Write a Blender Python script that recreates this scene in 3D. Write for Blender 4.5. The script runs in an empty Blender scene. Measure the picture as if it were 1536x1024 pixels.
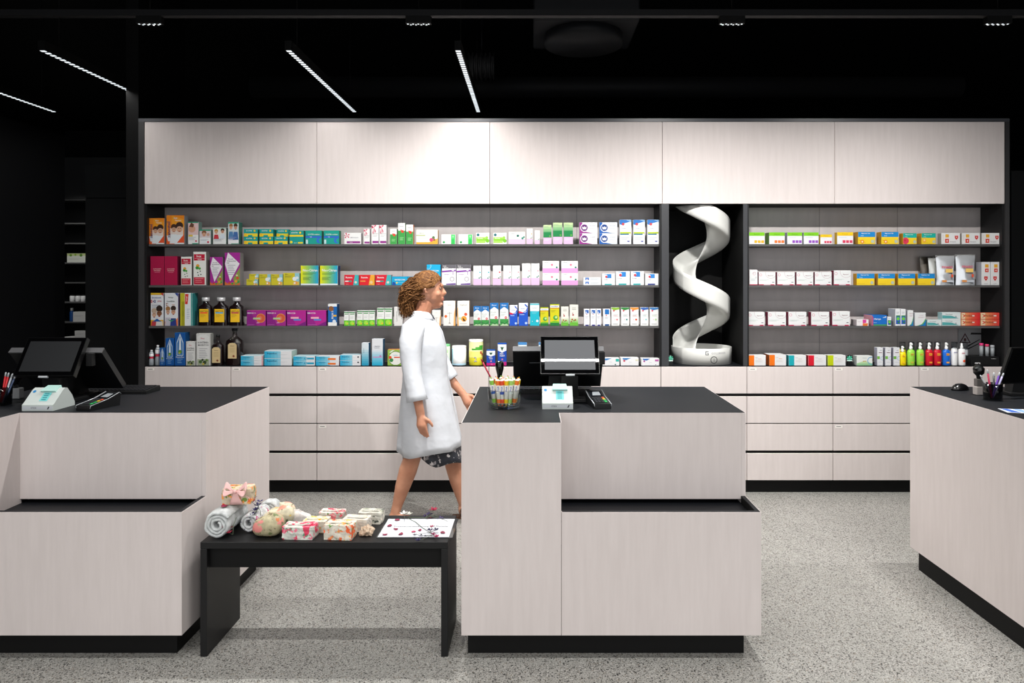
LED_E = 1.1; P_TOP = 8; LAMP_C = (1.0, .985, .955)
LAMPS_X = [(-1.9, 2.22, 20), (.35, 2.22, 20), (2.6, 2.22, 20)]
LAMPS_BACK = [(-2.4, .1, 40), (0.0, -.3, 40), (2.4, .1, 40), (-1.8, -2.6, 90), (1.8, -2.6, 90)]
WASH = [9, 40, 42, 28]; WASH_TILT = 20
WORLD_C = (.95, .97, 1.0); WORLD_E = 1.25; EXPO = 0
import bpy, bmesh, math, random
from mathutils import Vector, Matrix
random.seed(7)
S = bpy.context.scene
COL = S.collection
PI = math.pi
F = 1045.0; CX = 800.0; CY = 417.0; H = 1.65       # camera calibration (pixels of the 1536x1024 frame)
def wx(px, D): return (px - CX) * D / F
def wz(py, D): return H - (py - CY) * D / F

# ---------------------------------------------------------------- materials
def lin(c):
    return tuple((v/12.92 if v <= .04045 else ((v+.055)/1.055)**2.4) for v in c)
def hexc(h):
    h = h.lstrip('#'); return lin(tuple(int(h[i:i+2], 16)/255 for i in (0, 2, 4)))
_M = {}
def mat(h, rough=.5, metal=0, spec=.5, emit=0, trans=0, alpha=1, name=None, sheen=0, coat=0):
    key = (h, rough, metal, spec, emit, trans, alpha, coat)
    if key in _M: return _M[key]
    m = bpy.data.materials.new(name or 'paint_' + str(h).strip('#')); m.use_nodes = True
    b = m.node_tree.nodes['Principled BSDF']
    c = hexc(h) if isinstance(h, str) else h
    b.inputs['Base Color'].default_value = (*c, 1)
    b.inputs['Roughness'].default_value = rough
    b.inputs['Metallic'].default_value = metal
    b.inputs['Specular IOR Level'].default_value = spec
    b.inputs['Transmission Weight'].default_value = trans
    b.inputs['Coat Weight'].default_value = coat
    b.inputs['Alpha'].default_value = alpha
    if emit:
        b.inputs['Emission Color'].default_value = (*c, 1); b.inputs['Emission Strength'].default_value = emit
    _M[key] = m; return m
def nodes(name):
    m = bpy.data.materials.new(name); m.use_nodes = True
    nt = m.node_tree; return m, nt, nt.nodes['Principled BSDF'], nt.links
def N(nt, t, **kw):
    n = nt.nodes.new(t)
    for k, v in kw.items():
        if k in n.inputs: n.inputs[k].default_value = v
        else: setattr(n, k, v)
    return n
def ramp(nt, stops, interp='LINEAR'):
    r = nt.nodes.new('ShaderNodeValToRGB'); r.color_ramp.interpolation = interp
    e = r.color_ramp.elements
    while len(e) < len(stops): e.new(0.5)
    for i, (p, c) in enumerate(stops):
        e[i].position = p; e[i].color = (*c, 1)
    return r

def cladding():
    m, nt, b, L = nodes('pale_birch_cladding')
    tc = N(nt, 'ShaderNodeTexCoord'); mp = N(nt, 'ShaderNodeMapping'); mp.inputs['Scale'].default_value = (9, 9, .8)
    L.new(tc.outputs['Object'], mp.inputs['Vector'])
    n1 = N(nt, 'ShaderNodeTexNoise', Scale=4.0, Detail=6.0, Roughness=.6); L.new(mp.outputs[0], n1.inputs['Vector'])
    mp2 = N(nt, 'ShaderNodeMapping'); mp2.inputs['Scale'].default_value = (60, 60, 5)
    L.new(tc.outputs['Object'], mp2.inputs['Vector'])
    n2 = N(nt, 'ShaderNodeTexNoise', Scale=4.0, Detail=3.0); L.new(mp2.outputs[0], n2.inputs['Vector'])
    n3 = N(nt, 'ShaderNodeTexNoise', Scale=1.7, Detail=2.0); L.new(tc.outputs['Object'], n3.inputs['Vector'])
    mx = N(nt, 'ShaderNodeMath', operation='ADD'); L.new(n1.outputs['Fac'], mx.inputs[0])
    m2 = N(nt, 'ShaderNodeMath', operation='MULTIPLY'); m2.inputs[1].default_value = .18; L.new(n2.outputs['Fac'], m2.inputs[0]); L.new(m2.outputs[0], mx.inputs[1])
    m3 = N(nt, 'ShaderNodeMath', operation='MULTIPLY'); m3.inputs[1].default_value = .5; L.new(n3.outputs['Fac'], m3.inputs[0])
    ma = N(nt, 'ShaderNodeMath', operation='ADD'); L.new(mx.outputs[0], ma.inputs[0]); L.new(m3.outputs[0], ma.inputs[1])
    r = ramp(nt, [(.5, CLAD_A), (1.3, CLAD_B)]); 
    mr = N(nt, 'ShaderNodeMapRange'); mr.inputs['From Min'].default_value = .55; mr.inputs['From Max'].default_value = 1.25
    L.new(ma.outputs[0], mr.inputs['Value']); r.color_ramp.elements[0].position = 0; r.color_ramp.elements[1].position = 1
    L.new(mr.outputs[0], r.inputs['Fac']); L.new(r.outputs['Color'], b.inputs['Base Color'])
    b.inputs['Roughness'].default_value = .6; b.inputs['Specular IOR Level'].default_value = .25
    return m
CLAD_A = (.59, .530, .514); CLAD_B = (.67, .607, .591)
M_CLAD = cladding()
M_EDGE = mat((.80, .72, .70), .5, name='cladding_edge')
def black_top():
    m, nt, b, L = nodes('anthracite_laminate')
    tc = N(nt, 'ShaderNodeTexCoord'); n = N(nt, 'ShaderNodeTexNoise', Scale=260.0, Detail=2.0); L.new(tc.outputs['Object'], n.inputs['Vector'])
    r = ramp(nt, [(.3, (.0065, .0075, .0098)), (.7, (.009, .0102, .0132))]); L.new(n.outputs['Fac'], r.inputs['Fac']); L.new(r.outputs['Color'], b.inputs['Base Color'])
    b.inputs['Roughness'].default_value = .5; b.inputs['Specular IOR Level'].default_value = .24
    return m
M_TOP = black_top()
M_BLACK = mat((.007, .007, .0075), .45, spec=.3, name='black_lacquer')
M_KICK = mat((.004, .004, .004), .6, spec=.2, name='black_plinth')
M_DARK = mat((.0035, .0037, .0045), .6, spec=.15, name='dark_wall')
M_FRAME = mat((.028, .027, .028), .45, name='frame_grey')
def back_panel():
    m, nt, b, L = nodes('grey_back_panel')
    tc = N(nt, 'ShaderNodeTexCoord'); n = N(nt, 'ShaderNodeTexNoise', Scale=3.0, Detail=4.0)
    mp = N(nt, 'ShaderNodeMapping'); mp.inputs['Scale'].default_value = (5, 5, 1); L.new(tc.outputs['Object'], mp.inputs['Vector']); L.new(mp.outputs[0], n.inputs['Vector'])
    r = ramp(nt, [(.3, (.47, .43, .42)), (.7, (.54, .49, .48))]); L.new(n.outputs['Fac'], r.inputs['Fac']); L.new(r.outputs['Color'], b.inputs['Base Color'])
    b.inputs['Roughness'].default_value = .28; b.inputs['Specular IOR Level'].default_value = .6
    return m
M_BACK = back_panel()
M_SHELF = mat((.045, .043, .043), .4, name='shelf_board_grey')
def terrazzo():
    m, nt, b, L = nodes('grey_terrazzo')
    tc = N(nt, 'ShaderNodeTexCoord')
    col = None
    base = N(nt, 'ShaderNodeTexNoise', Scale=1.5, Detail=5.0); L.new(tc.outputs['Object'], base.inputs['Vector'])
    rb = ramp(nt, [(.3, (.325, .318, .295)), (.7, (.37, .362, .338))]); L.new(base.outputs['Fac'], rb.inputs['Fac']); col = rb.outputs['Color']
    fine = N(nt, 'ShaderNodeTexNoise', Scale=170.0, Detail=2.0); L.new(tc.outputs['Object'], fine.inputs['Vector'])
    rf = ramp(nt, [(.36, (.74, .74, .74)), (.64, (1.18, 1.18, 1.18))]); L.new(fine.outputs['Fac'], rf.inputs['Fac'])
    mm = N(nt, 'ShaderNodeMix', data_type='RGBA', blend_type='MULTIPLY'); mm.inputs[0].default_value = 1
    L.new(col, mm.inputs[6]); L.new(rf.outputs['Color'], mm.inputs[7]); col = mm.outputs[2]
    for sc, thr, dist, c in ((135, .80, .42, (.05, .048, .045)), (200, .70, .5, (.09, .086, .078)), (90, .90, .38, (.06, .055, .05)), (150, .86, .40, (.55, .54, .51)), (120, .92, .4, (.22, .18, .14)), (100, .94, .42, (.04, .04, .04))):
        v = N(nt, 'ShaderNodeTexVoronoi', Scale=float(sc)); v.inputs['Randomness'].default_value = 1
        mp = N(nt, 'ShaderNodeMapping'); mp.inputs['Location'].default_value = (sc*.37, sc*.11, 0); L.new(tc.outputs['Object'], mp.inputs['Vector']); L.new(mp.outputs[0], v.inputs['Vector'])
        sp = N(nt, 'ShaderNodeSeparateColor'); L.new(v.outputs['Color'], sp.inputs[0])
        g = N(nt, 'ShaderNodeMath', operation='GREATER_THAN'); g.inputs[1].default_value = thr; L.new(sp.outputs[0], g.inputs[0])
        l = N(nt, 'ShaderNodeMath', operation='LESS_THAN'); l.inputs[1].default_value = dist; L.new(v.outputs['Distance'], l.inputs[0])
        a = N(nt, 'ShaderNodeMath', operation='MULTIPLY'); L.new(g.outputs[0], a.inputs[0]); L.new(l.outputs[0], a.inputs[1])
        x = N(nt, 'ShaderNodeMix', data_type='RGBA'); L.new(a.outputs[0], x.inputs[0]); L.new(col, x.inputs[6]); x.inputs[7].default_value = (*c, 1)
        col = x.outputs[2]
    L.new(col, b.inputs['Base Color']); b.inputs['Roughness'].default_value = .42; b.inputs['Specular IOR Level'].default_value = .4
    return m
M_FLOOR = terrazzo()

# ---------------------------------------------------------------- mesh building
class MB:
    def __init__(s): s.v = []; s.f = []; s.mi = []; s.mats = []; s.sm = []
    def mid(s, m):
        if m not in s.mats: s.mats.append(m)
        return s.mats.index(m)
    def add(s, vs, fs, m, smooth=False):
        o = len(s.v); k = s.mid(m)
        s.v += [tuple(p) for p in vs]
        for f in fs: s.f.append(tuple(i+o for i in f)); s.mi.append(k); s.sm.append(smooth)
        return s
    def box(s, x0, x1, y0, y1, z0, z1, m, ms=None, bev=0):
        # ms: dict face -> material among 'l','r','f','b','t','d'
        bv = bev
        if bv <= 0:
            vs = [(x0,y0,z0),(x1,y0,z0),(x1,y1,z0),(x0,y1,z0),(x0,y0,z1),(x1,y0,z1),(x1,y1,z1),(x0,y1,z1)]
            fs = {'d':(0,3,2,1),'t':(4,5,6,7),'f':(0,1,5,4),'r':(1,2,6,5),'b':(2,3,7,6),'l':(3,0,4,7)}
            for k, f in fs.items():
                mm = (ms or {}).get(k, m); o = [vs[i] for i in f]
                s.add(o, [(0,1,2,3)], mm)
            return s
        # chamfered box
        X = (x0, x1); Y = (y0, y1); Z = (z0, z1); vid = {}; vs = []
        for i in (0,1):
            for j in (0,1):
                for k in (0,1):
                    sx = bv if i == 0 else -bv; sy = bv if j == 0 else -bv; sz = bv if k == 0 else -bv
                    for ax, p in (('x', (X[i], Y[j]+sy, Z[k]+sz)), ('y', (X[i]+sx, Y[j], Z[k]+sz)), ('z', (X[i]+sx, Y[j]+sy, Z[k]))):
                        vid[(i,j,k,ax)] = len(vs); vs.append(p)
        g = lambda i,j,k,a: vid[(i,j,k,a)]
        faces = [('l',[g(0,0,0,'x'),g(0,0,1,'x'),g(0,1,1,'x'),g(0,1,0,'x')]),('r',[g(1,0,0,'x'),g(1,1,0,'x'),g(1,1,1,'x'),g(1,0,1,'x')]),
                 ('f',[g(0,0,0,'y'),g(1,0,0,'y'),g(1,0,1,'y'),g(0,0,1,'y')]),('b',[g(0,1,0,'y'),g(0,1,1,'y'),g(1,1,1,'y'),g(1,1,0,'y')]),
                 ('d',[g(0,0,0,'z'),g(0,1,0,'z'),g(1,1,0,'z'),g(1,0,0,'z')]),('t',[g(0,0,1,'z'),g(1,0,1,'z'),g(1,1,1,'z'),g(0,1,1,'z')])]
        for j in (0,1):
            for k in (0,1): faces.append(('t' if k else 'd',[g(0,j,k,'y'),g(1,j,k,'y'),g(1,j,k,'z'),g(0,j,k,'z')]))
        for i in (0,1):
            for k in (0,1): faces.append(('t' if k else 'd',[g(i,0,k,'x'),g(i,1,k,'x'),g(i,1,k,'z'),g(i,0,k,'z')]))
        for i in (0,1):
            for j in (0,1): faces.append(('f' if j==0 else 'b',[g(i,j,0,'x'),g(i,j,1,'x'),g(i,j,1,'y'),g(i,j,0,'y')]))
        for i in (0,1):
            for j in (0,1):
                for k in (0,1): faces.append(('f',[g(i,j,k,'x'),g(i,j,k,'y'),g(i,j,k,'z')]))
        for key, f in faces: s.add([vs[q] for q in f], [tuple(range(len(f)))], (ms or {}).get(key, m))
        return s
    def hexa(s, p, m):   # 8 corner points, bottom four then top four
        return s.add(p, [(0,3,2,1),(4,5,6,7),(0,1,5,4),(1,2,6,5),(2,3,7,6),(3,0,4,7)], m)
    def lathe(s, prof, m, n=24, c=(0,0,0), smooth=True, sx=1, sy=1, mats=None, cap=True):
        vs = []; fs = []
        for (r, z) in prof:
            for i in range(n):
                a = 2*PI*i/n; vs.append((c[0]+r*sx*math.cos(a), c[1]+r*sy*math.sin(a), c[2]+z))
        for j in range(len(prof)-1):
            q = []
            for i in range(n):
                k = (i+1) % n; q.append((j*n+i, j*n+k, (j+1)*n+k, (j+1)*n+i))
            if mats: s.add(vs, q, mats[j], smooth)
            else: fs += q
        if cap:
            if prof[0][0] > 1e-6: fs.append(tuple(range(n-1, -1, -1)))
            if prof[-1][0] > 1e-6: fs.append(tuple((len(prof)-1)*n+i for i in range(n)))
        if fs: s.add(vs, fs, m, smooth)
        return s
    def tube(s, pts, rad, m, n=10, closed_ends=True, smooth=True, flat=1.0):
        # rad: number or list of numbers / (ra, rb)
        P = [Vector(p) for p in pts]; k = len(P)
        if not isinstance(rad, (list, tuple)): rad = [rad]*k
        vs = []; fs = []; up = None
        for i in range(k):
            t = (P[min(i+1,k-1)] - P[max(i-1,0)])
            t = t.normalized() if t.length > 1e-9 else Vector((0,0,1))
            if up is None:
                up = Vector((0,1,0)) if abs(t.y) < .9 else Vector((1,0,0))
            a = (up - t*up.dot(t)); 
            if a.length < 1e-6: a = t.orthogonal()
            a.normalize(); b = t.cross(a).normalized(); up = a
            r = rad[i]; ra, rb = (r if isinstance(r, (list, tuple)) else (r, r*flat))
            for j in range(n):
                g = 2*PI*j/n; vs.append(P[i] + a*math.cos(g)*ra + b*math.sin(g)*rb)
        for i in range(k-1):
            for j in range(n):
                q = (j+1) % n; fs.append((i*n+j, i*n+q, (i+1)*n+q, (i+1)*n+j))
        if closed_ends: fs.append(tuple(range(n-1,-1,-1))); fs.append(tuple((k-1)*n+j for j in range(n)))
        return s.add(vs, fs, m, smooth)
    def ball(s, c, r, m, n=14, k=9):
        rx, ry, rz = r if isinstance(r, (list, tuple)) else (r, r, r)
        vs = [(c[0], c[1], c[2]-rz)]; fs = []
        for j in range(1, k):
            th = PI*j/k
            for i in range(n):
                a = 2*PI*i/n; vs.append((c[0]+rx*math.sin(th)*math.cos(a), c[1]+ry*math.sin(th)*math.sin(a), c[2]-rz*math.cos(th)))
        vs.append((c[0], c[1], c[2]+rz))
        for i in range(n): fs.append((0, 1+(i+1)%n, 1+i))
        for j in range(k-2):
            for i in range(n):
                q = (i+1) % n; fs.append((1+j*n+i, 1+j*n+q, 1+(j+1)*n+q, 1+(j+1)*n+i))
        o = 1+(k-2)*n
        for i in range(n): fs.append((o+i, o+(i+1)%n, len(vs)-1))
        return s.add(vs, fs, m, True)
    def poly(s, pts, m): return s.add(pts, [tuple(range(len(pts)))], m)
    def sheet(s, rows, m, smooth=True):
        k = len(rows[0]); vs = [p for r in rows for p in r]
        fs = [(i*k+j, i*k+j+1, (i+1)*k+j+1, (i+1)*k+j) for i in range(len(rows)-1) for j in range(k-1)]
        return s.add(vs, fs, m, smooth)
    def build(s, name, parent=None, loc=None, rz=0):
        me = bpy.data.meshes.new(name); me.from_pydata(s.v, [], s.f)
        for m in s.mats: me.materials.append(m)
        me.polygons.foreach_set('material_index', s.mi); me.polygons.foreach_set('use_smooth', s.sm)
        me.update()
        o = bpy.data.objects.new(name, me); COL.objects.link(o)
        if parent: o.parent = parent
        if loc: o.location = loc
        if rz: o.rotation_euler.z = rz
        return o
def weld(o, d=1e-5, recalc=True):
    bm = bmesh.new(); bm.from_mesh(o.data); bmesh.ops.remove_doubles(bm, verts=bm.verts, dist=d)
    if recalc: bmesh.ops.recalc_face_normals(bm, faces=bm.faces)
    bm.to_mesh(o.data); bm.free(); return o
def empty(name, loc=(0,0,0), rz=0, parent=None):
    o = bpy.data.objects.new(name, None); COL.objects.link(o); o.location = loc; o.rotation_euler.z = rz
    o.empty_display_size = .05
    if parent: o.parent = parent
    return o
def tag(o, label, cat=None, group=None, kind=None):
    if label: o['label'] = label
    if cat: o['category'] = cat
    if group: o['group'] = group
    if kind: o['kind'] = kind
    return o
def struct(o): o['kind'] = 'structure'; return o
def copy_tree(o, parent=None):
    c = o.copy(); COL.objects.link(c)
    if parent: c.parent = parent
    for ch in list(o.children): copy_tree(ch, c)
    return c

# ---------------------------------------------------------------- flat lettering (meshes of the built-in font)
_T = {}
def glyphs(txt):
    if txt in _T: return _T[txt]
    cu = bpy.data.curves.new('lettering', 'FONT'); cu.body = txt; cu.resolution_u = 1; cu.size = 1; cu.offset = .018
    cu.fill_mode = 'BOTH'
    o = bpy.data.objects.new('lettering', cu); COL.objects.link(o)
    bpy.context.view_layer.update()
    dg = bpy.context.evaluated_depsgraph_get(); me = o.evaluated_get(dg).to_mesh()
    vs = [(v.co.x, v.co.y) for v in me.vertices]; fs = [tuple(p.vertices) for p in me.polygons]
    o.evaluated_get(dg).to_mesh_clear(); bpy.data.objects.remove(o); bpy.data.curves.remove(cu)
    if not vs: _T[txt] = ([], [], 1, 1); return _T[txt]
    x0 = min(p[0] for p in vs); x1 = max(p[0] for p in vs); y0 = min(p[1] for p in vs); y1 = max(p[1] for p in vs)
    vs = [(p[0]-(x0+x1)/2, p[1]-(y0+y1)/2) for p in vs]
    _T[txt] = (vs, fs, x1-x0, y1-y0); return _T[txt]
def text_on(mb, txt, origin, ux, uz, hgt, wmax, m, rot=0, slant=0):
    vs, fs, w, h = glyphs(txt)
    if not vs: return
    sy = hgt/h; sx = min(sy, wmax/w) if wmax else sy
    if wmax and sx < sy*.62: sy = sx/.62
    o = Vector(origin); ux = Vector(ux); uz = Vector(uz); c, s_ = math.cos(rot), math.sin(rot)
    out = []
    for (a, b) in vs:
        a = a*sx + slant*b*sy; b = b*sy; a, b = a*c - b*s_, a*s_ + b*c
        out.append(o + ux*a + uz*b)
    mb.add(out, fs, m)
# ================================================================ the setting
RX0, RX1, RY0, RY1, CEIL = -7.8, 7.4, -5.2, 11.6, 4.1
struct(MB().box(RX0, RX1, RY0, RY1, -.1, 0, M_FLOOR).build('floor'))
struct(MB().box(RX0, RX1, RY0, RY1, CEIL, CEIL+.1, M_DARK).build('ceiling'))
struct(MB().box(RX0-.12, RX0, RY0, RY1, 0, CEIL, M_DARK).build('wall_left'))
struct(MB().box(RX1, RX1+.12, RY0, RY1, 0, CEIL, M_DARK).build('wall_right'))
struct(MB().box(RX0-.12, RX1+.12, RY1, RY1+.12, 0, CEIL, M_DARK).build('wall_back'))

def carc(mb, *a, **k): return mb.box(*a, **k)
DW = 5.33                      # front plane of the wall unit
BAYS = [wx(v, DW) for v in (216.5, 475, 734.5, 993.5, 1252, 1507)]
COLX = [wx(217 + 129.05*i, DW) for i in range(11)]
ZT = wz(182.8, DW); ZB = wz(305.3, DW); ZC = wz(549, DW)
# ---- upper cabinets
names = ['leftmost upper wall cabinet with a plain pale birch front', 'second upper wall cabinet from the left, above the walking person',
         'middle upper wall cabinet, above the row of green and purple cartons', 'upper wall cabinet with the brightest front, above the white spiral chute',
         'rightmost upper wall cabinet, above the yellow cartons']
UPD = 6.02
for i in range(5):
    x0, x1 = BAYS[i], BAYS[i+1]
    r = empty('upper_cabinet', ((x0+x1)/2, DW, ZB)); w = (x1-x0)/2; h = ZT-ZB
    MB().box(-w+.0005, w-.0005, .02, UPD-DW, 0.004, h, M_BLACK).build('body', r)
    MB().box(-w+.0015, w-.0015, 0, .019, 0, h, M_CLAD, {'t': M_EDGE, 'd': M_EDGE, 'l': M_EDGE, 'r': M_EDGE}, bev=.0012).build('door', r)
    tag(r, names[i], 'cabinet', 'pale upper wall cabinets')
# ---- drawer cabinets
rows = [(550, 590), (594.6, 634.3), (636, 675.5), (680, 720)]
ordn = ['leftmost', 'second', 'third', 'fourth', 'fifth', 'sixth', 'seventh', 'eighth', 'ninth', 'rightmost']
where = ['mostly behind the left counter', 'half hidden by the left counter', 'between the left counter and the person', 'behind the walking person',
         'behind the glass of fruit sticks', 'behind the middle till screen', 'behind the card terminal of the middle counter', 'below the white spiral chute',
         'right of the middle counter', 'partly hidden by the right counter']
tags_ = {(0,0),(1,0),(2,0),(2,2),(7,0),(8,0),(8,2),(9,0),(9,1),(9,2),(9,3)}
M_TAG = mat('e9e4de', .4); M_INK = mat('3a3a3c', .5)
drawer_mesh = {}
for i in range(10):
    x0, x1 = COLX[i], COLX[i+1]; w = (x1-x0)/2; r = empty('drawer_cabinet', ((x0+x1)/2, DW, 0))
    MB().box(-w+.0005, w-.0005, .021, .60, .0848, ZC-.003, M_KICK).build('body', r)
    MB().box(-w+.0005, w-.0005, .045, .58, 0, .0845, M_KICK).build('plinth', r)
    for j, (ya, yb) in enumerate(rows):
        z1, z0 = wz(ya, DW), wz(yb, DW)
        if i == 9 and j == 0 and False: continue
        d = MB().box(-w+.0022, w-.0022, 0, .02, z0, z1, M_CLAD, {'t': M_EDGE}, bev=.0012).build('drawer', r)
        if (i, j) in tags_:
            p = MB().box(-.028, .028, -.0012, .0, -.009, .009, M_TAG)
            p.box(-.02, .016, -.0016, -.0012, -.001, .003, M_INK)
            p.build('name_plate', d, (-w+.045, 0, z1-.018))
    tag(r, 'pale birch drawer cabinet, %s of ten, %s' % (ordn[i], where[i]), 'drawer cabinet', 'drawer cabinets along the wall')
# ---- slim frame round the whole wall unit
XL, XR = BAYS[0], BAYS[5]
struct(MB().box(wx(208, DW), XR+.035, DW-.004, UPD+.02, ZT+.0012, ZT+.026, mat((.05,.052,.06), .4)).build('trim_2'))
struct(MB().box(wx(208, DW), XL-.0012, DW-.004, UPD+.02, 0, ZT+.001, M_FRAME).build('trim_3'))
struct(MB().box(XR+.0012, XR+.035, DW-.004, UPD+.02, 0, ZT+.001, M_FRAME).build('trim_4'))
# ---- open shelving bays
SH = [366.0, 427.6, 488.6]      # pixel rows of the shelf tops at the shelf front
YS = 5.365                      # shelf front
ZSH = [wz(v, YS) for v in SH]; ZCT = ZC + .0015
def shelving(xa, xb, label, seams):
    r = empty('open_shelving', ((xa+xb)/2, DW, ZC)); w = (xb-xa)/2; hh = ZB-ZC
    bp = MB().box(-w+.001, w-.001, .27, .29, .0, hh-.001, M_BACK)
    for s_ in seams:
        q = s_-(xa+xb)/2; bp.box(q-.0012, q+.0012, .2694, .27, .0, hh-.002, M_KICK)
    bp.build('back_panel', r)
    MB().box(-w, -w+.012, .012, .27, 0, hh-.001, M_BLACK).build('side_panel', r)
    MB().box(w-.012, w, .012, .27, 0, hh-.001, M_BLACK).build('side_panel', r)
    MB().box(-w, w, .002, .27, -.0005, .0005, M_TOP).build('bottom_board', r)
    MB().box(-w, w, .004, .27, hh-.0035, hh-.001, M_KICK).build('top_board', r)
    for z in ZSH:
        MB().box(-w+.013, w-.013, YS-DW, .269, z-ZC-.018, z-ZC, M_SHELF, {'f': mat((.075,.072,.072), .4)}, bev=.001).build('shelf', r)
    return tag(r, label, 'shelving')
XD0, XD1 = wx(992.5, DW), wx(1003.5, DW); XD2, XD3 = wx(1115, DW), wx(1121.5, DW)
shelving(XL+.001, XD0-.001, 'wide open shelving with a grey back panel, left of the white spiral chute', [wx(475,5.6), wx(735,5.6), wx(604,5.6), wx(865,5.6)])
shelving(XD3+.001, XR-.001, 'open shelving with a grey back panel, right of the white spiral chute', [wx(1229,5.6), wx(1346,5.6)])
# ---- dark niche for the chute
r = empty('chute_niche', ((XD0+XD3)/2, DW, ZC)); a0, a1 = XD0-(XD0+XD3)/2, XD3-(XD0+XD3)/2; b0 = XD1-(XD0+XD3)/2; b1 = XD2-(XD0+XD3)/2
MB().box(a0, b0, .004, .62, 0, ZB-ZC-.001, M_KICK, {'f': mat((.03,.031,.035), .4)}).build('side_panel', r)
MB().box(b1, a1, .004, .62, 0, ZB-ZC-.001, M_KICK, {'f': mat((.03,.031,.035), .4)}).build('side_panel', r)
MB().box(b0+.001, b1-.001, .60, .62, 0, ZB-ZC-.001, M_KICK).build('back_panel', r)
MB().box(b0+.001, b1-.001, .004, .60, -.0005, .0012, M_TOP).build('bottom_board', r)
tag(r, 'black recessed niche holding the white spiral chute', 'niche')

# ---- counters
def counter(X0, label, name='sales_counter', flip=False):
    # local x from the left edge; front plane y=3.0; column 0..0.43, low tier 0.43..1.29
    W = 1.292; r = empty(name, (X0, 3.0, 0)); zt = 1.027; zb = .112; yr = .223; yb = .994; c = .431
    def bx(n, *a, ms=None, m=M_CLAD): return MB().box(*a, m, ms).build(n, r)
    t = .019
    bx('column_front', 0, c-.001, 0, t, zb, zt, ms={'t': M_EDGE})
    bx('side_panel', 0, t, t, yb, zb, zt, ms={'t': M_EDGE})
    bx('column_return', c-t, c, t+.0, yr+.01, .60, zt, ms={'t': M_EDGE})
    bx('lower_front', c+.001, W, 0, t, zb, .642, ms={'t': M_EDGE})
    # right side panel with the step cut
    p = [(0.019,zb),(yb,zb),(yb,zt),(yr,zt),(yr,.629),(.019,.629),(.019,zb)][:6]
    mb = MB(); n = len(p)
    A = [(W-t, y, z) for y, z in p]; B = [(W, y, z) for y, z in p]
    mb.add(A, [tuple(range(n))], M_CLAD); mb.add(B, [tuple(range(n-1,-1,-1))], M_CLAD)
    for i in range(n):
        j = (i+1) % n; mb.add([A[i], B[i], B[j], A[j]], [(0,1,2,3)], M_EDGE if i in (2, 4) else M_CLAD)
    weld(mb.build('stepped_side_panel', r))
    MB().box(W-t, W, .0195, yr-.0005, .6295, .642, M_CLAD).build('side_lip', r)
    bx('recessed_front', c, W-t-.0005, yr, yr+t, .629, zt-.0005, ms={'t': M_EDGE})
    bx('rear_panel', t, W-t, yb-t, yb, zb, zt-.0005, ms={'t': M_EDGE})
    bx('low_shelf', c+.0005, W-t-.0005, t+.0005, yr+.09, .590, .608, m=M_TOP)
    bx('shelf_backboard', c+.0005, W-t-.0005, yr+.06, yr+.08, .6085, .70, m=M_KICK)
    MB().box(W-t-.0030, W-t-.0005, t+.001, yr-.001, .6085, .6428, M_KICK).build('shelf_liner', r)
    bx('shelf_edging', c+.003, W-.003, .003, t+.002, .6421, .6432, m=M_TOP)
    bx('shelf_edging', W-t-.0005, W-.003, t+.0021, yr-.0005, .6421, .6432, m=M_TOP)
    e = .0028
    MB().box(e, c-e, e, yr+e, zt+.0001, zt+.0012, M_TOP).box(e, W-e, yr+e, yb-e, zt+.0001, zt+.0012, M_TOP).build('worktop', r)
    bx('base_panel', t, W-t, t, yb-t, zb, zb+.018, m=M_KICK)
    bx('plinth', .022, W-.055, .068, yb-.05, 0, zb-.0005, m=M_KICK)
    return tag(r, label, 'counter', 'pharmacy counters')
counter(-.310, 'middle pale birch counter with the glass of fruit sticks on its black top')
counter(-2.806, 'left pale birch counter cut off by the photo edge, beside the low black bench')
counter(2.160, 'right pale birch counter seen along its plain left side')

# ---- bench
r = empty('display_bench', (-1.452, 3.036, 0)); bw = 1.079; bd = .345; t = .029
MB().box(0, bw, 0, bd, .4705, .4995, M_BLACK, bev=.0015).build('bench_top', r)
MB().box(0, t, 0, bd, 0, .470, M_BLACK, bev=.0012).build('leg', r)
MB().box(bw-t, bw, 0, bd, 0, .470, M_BLACK, bev=.0012).build('leg', r)
MB().box(t+.0005, bw-t-.0005, .03, .052, .378, .470, M_KICK).build('apron', r)
MB().box(t+.0005, bw-t-.0005, bd-.052, bd-.03, .378, .470, M_KICK).build('apron', r)
tag(r, 'low black bench with towels and wrapped soaps between the left and middle counters', 'bench')

# ---- dark furniture further back
def dark_block(name, x0, x1, y0, y1, z1, label, cat, panels):
    r = empty(name, ((x0+x1)/2, y0, 0)); w = (x1-x0)/2
    MB().box(-w, w, .022, y1-y0, 0, z1, M_DARK, {'t': mat((.10,.10,.10), .4)}).build('body', r)
    for (a, b) in panels: MB().box(-w, w, 0, .021, a, b, mat((.012,.0125,.013), .5), {'t': mat((.10,.10,.10), .4)}, bev=.001).build('panel', r)
    return tag(r, label, cat)
dark_block('tall_cabinet', wx(128, 7.5), wx(190, 7.5)+.4, 7.5, 8.1, 2.87, 'tall black cabinet standing in the dark left of the wall unit', 'cabinet', [(2.515, 2.87), (.1, 2.505)])
dark_block('side_cabinet', -4.7, -4.022, -1.0, 5.98, 2.87, 'long black cabinet wall at the far left edge', 'cabinet', [])
dark_block('display_cabinet', 5.40, 6.8, 7.87, 8.5, 2.87, 'tall black cabinet at the far right edge behind the wall unit', 'cabinet', [(.1, 2.86)])
struct(MB().box(-3.115, wx(208, DW)-.001, DW-.001, 6.04, 0, CEIL, mat((.003,.003,.0032), .7, spec=.1)).build('trim_1'))
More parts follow.
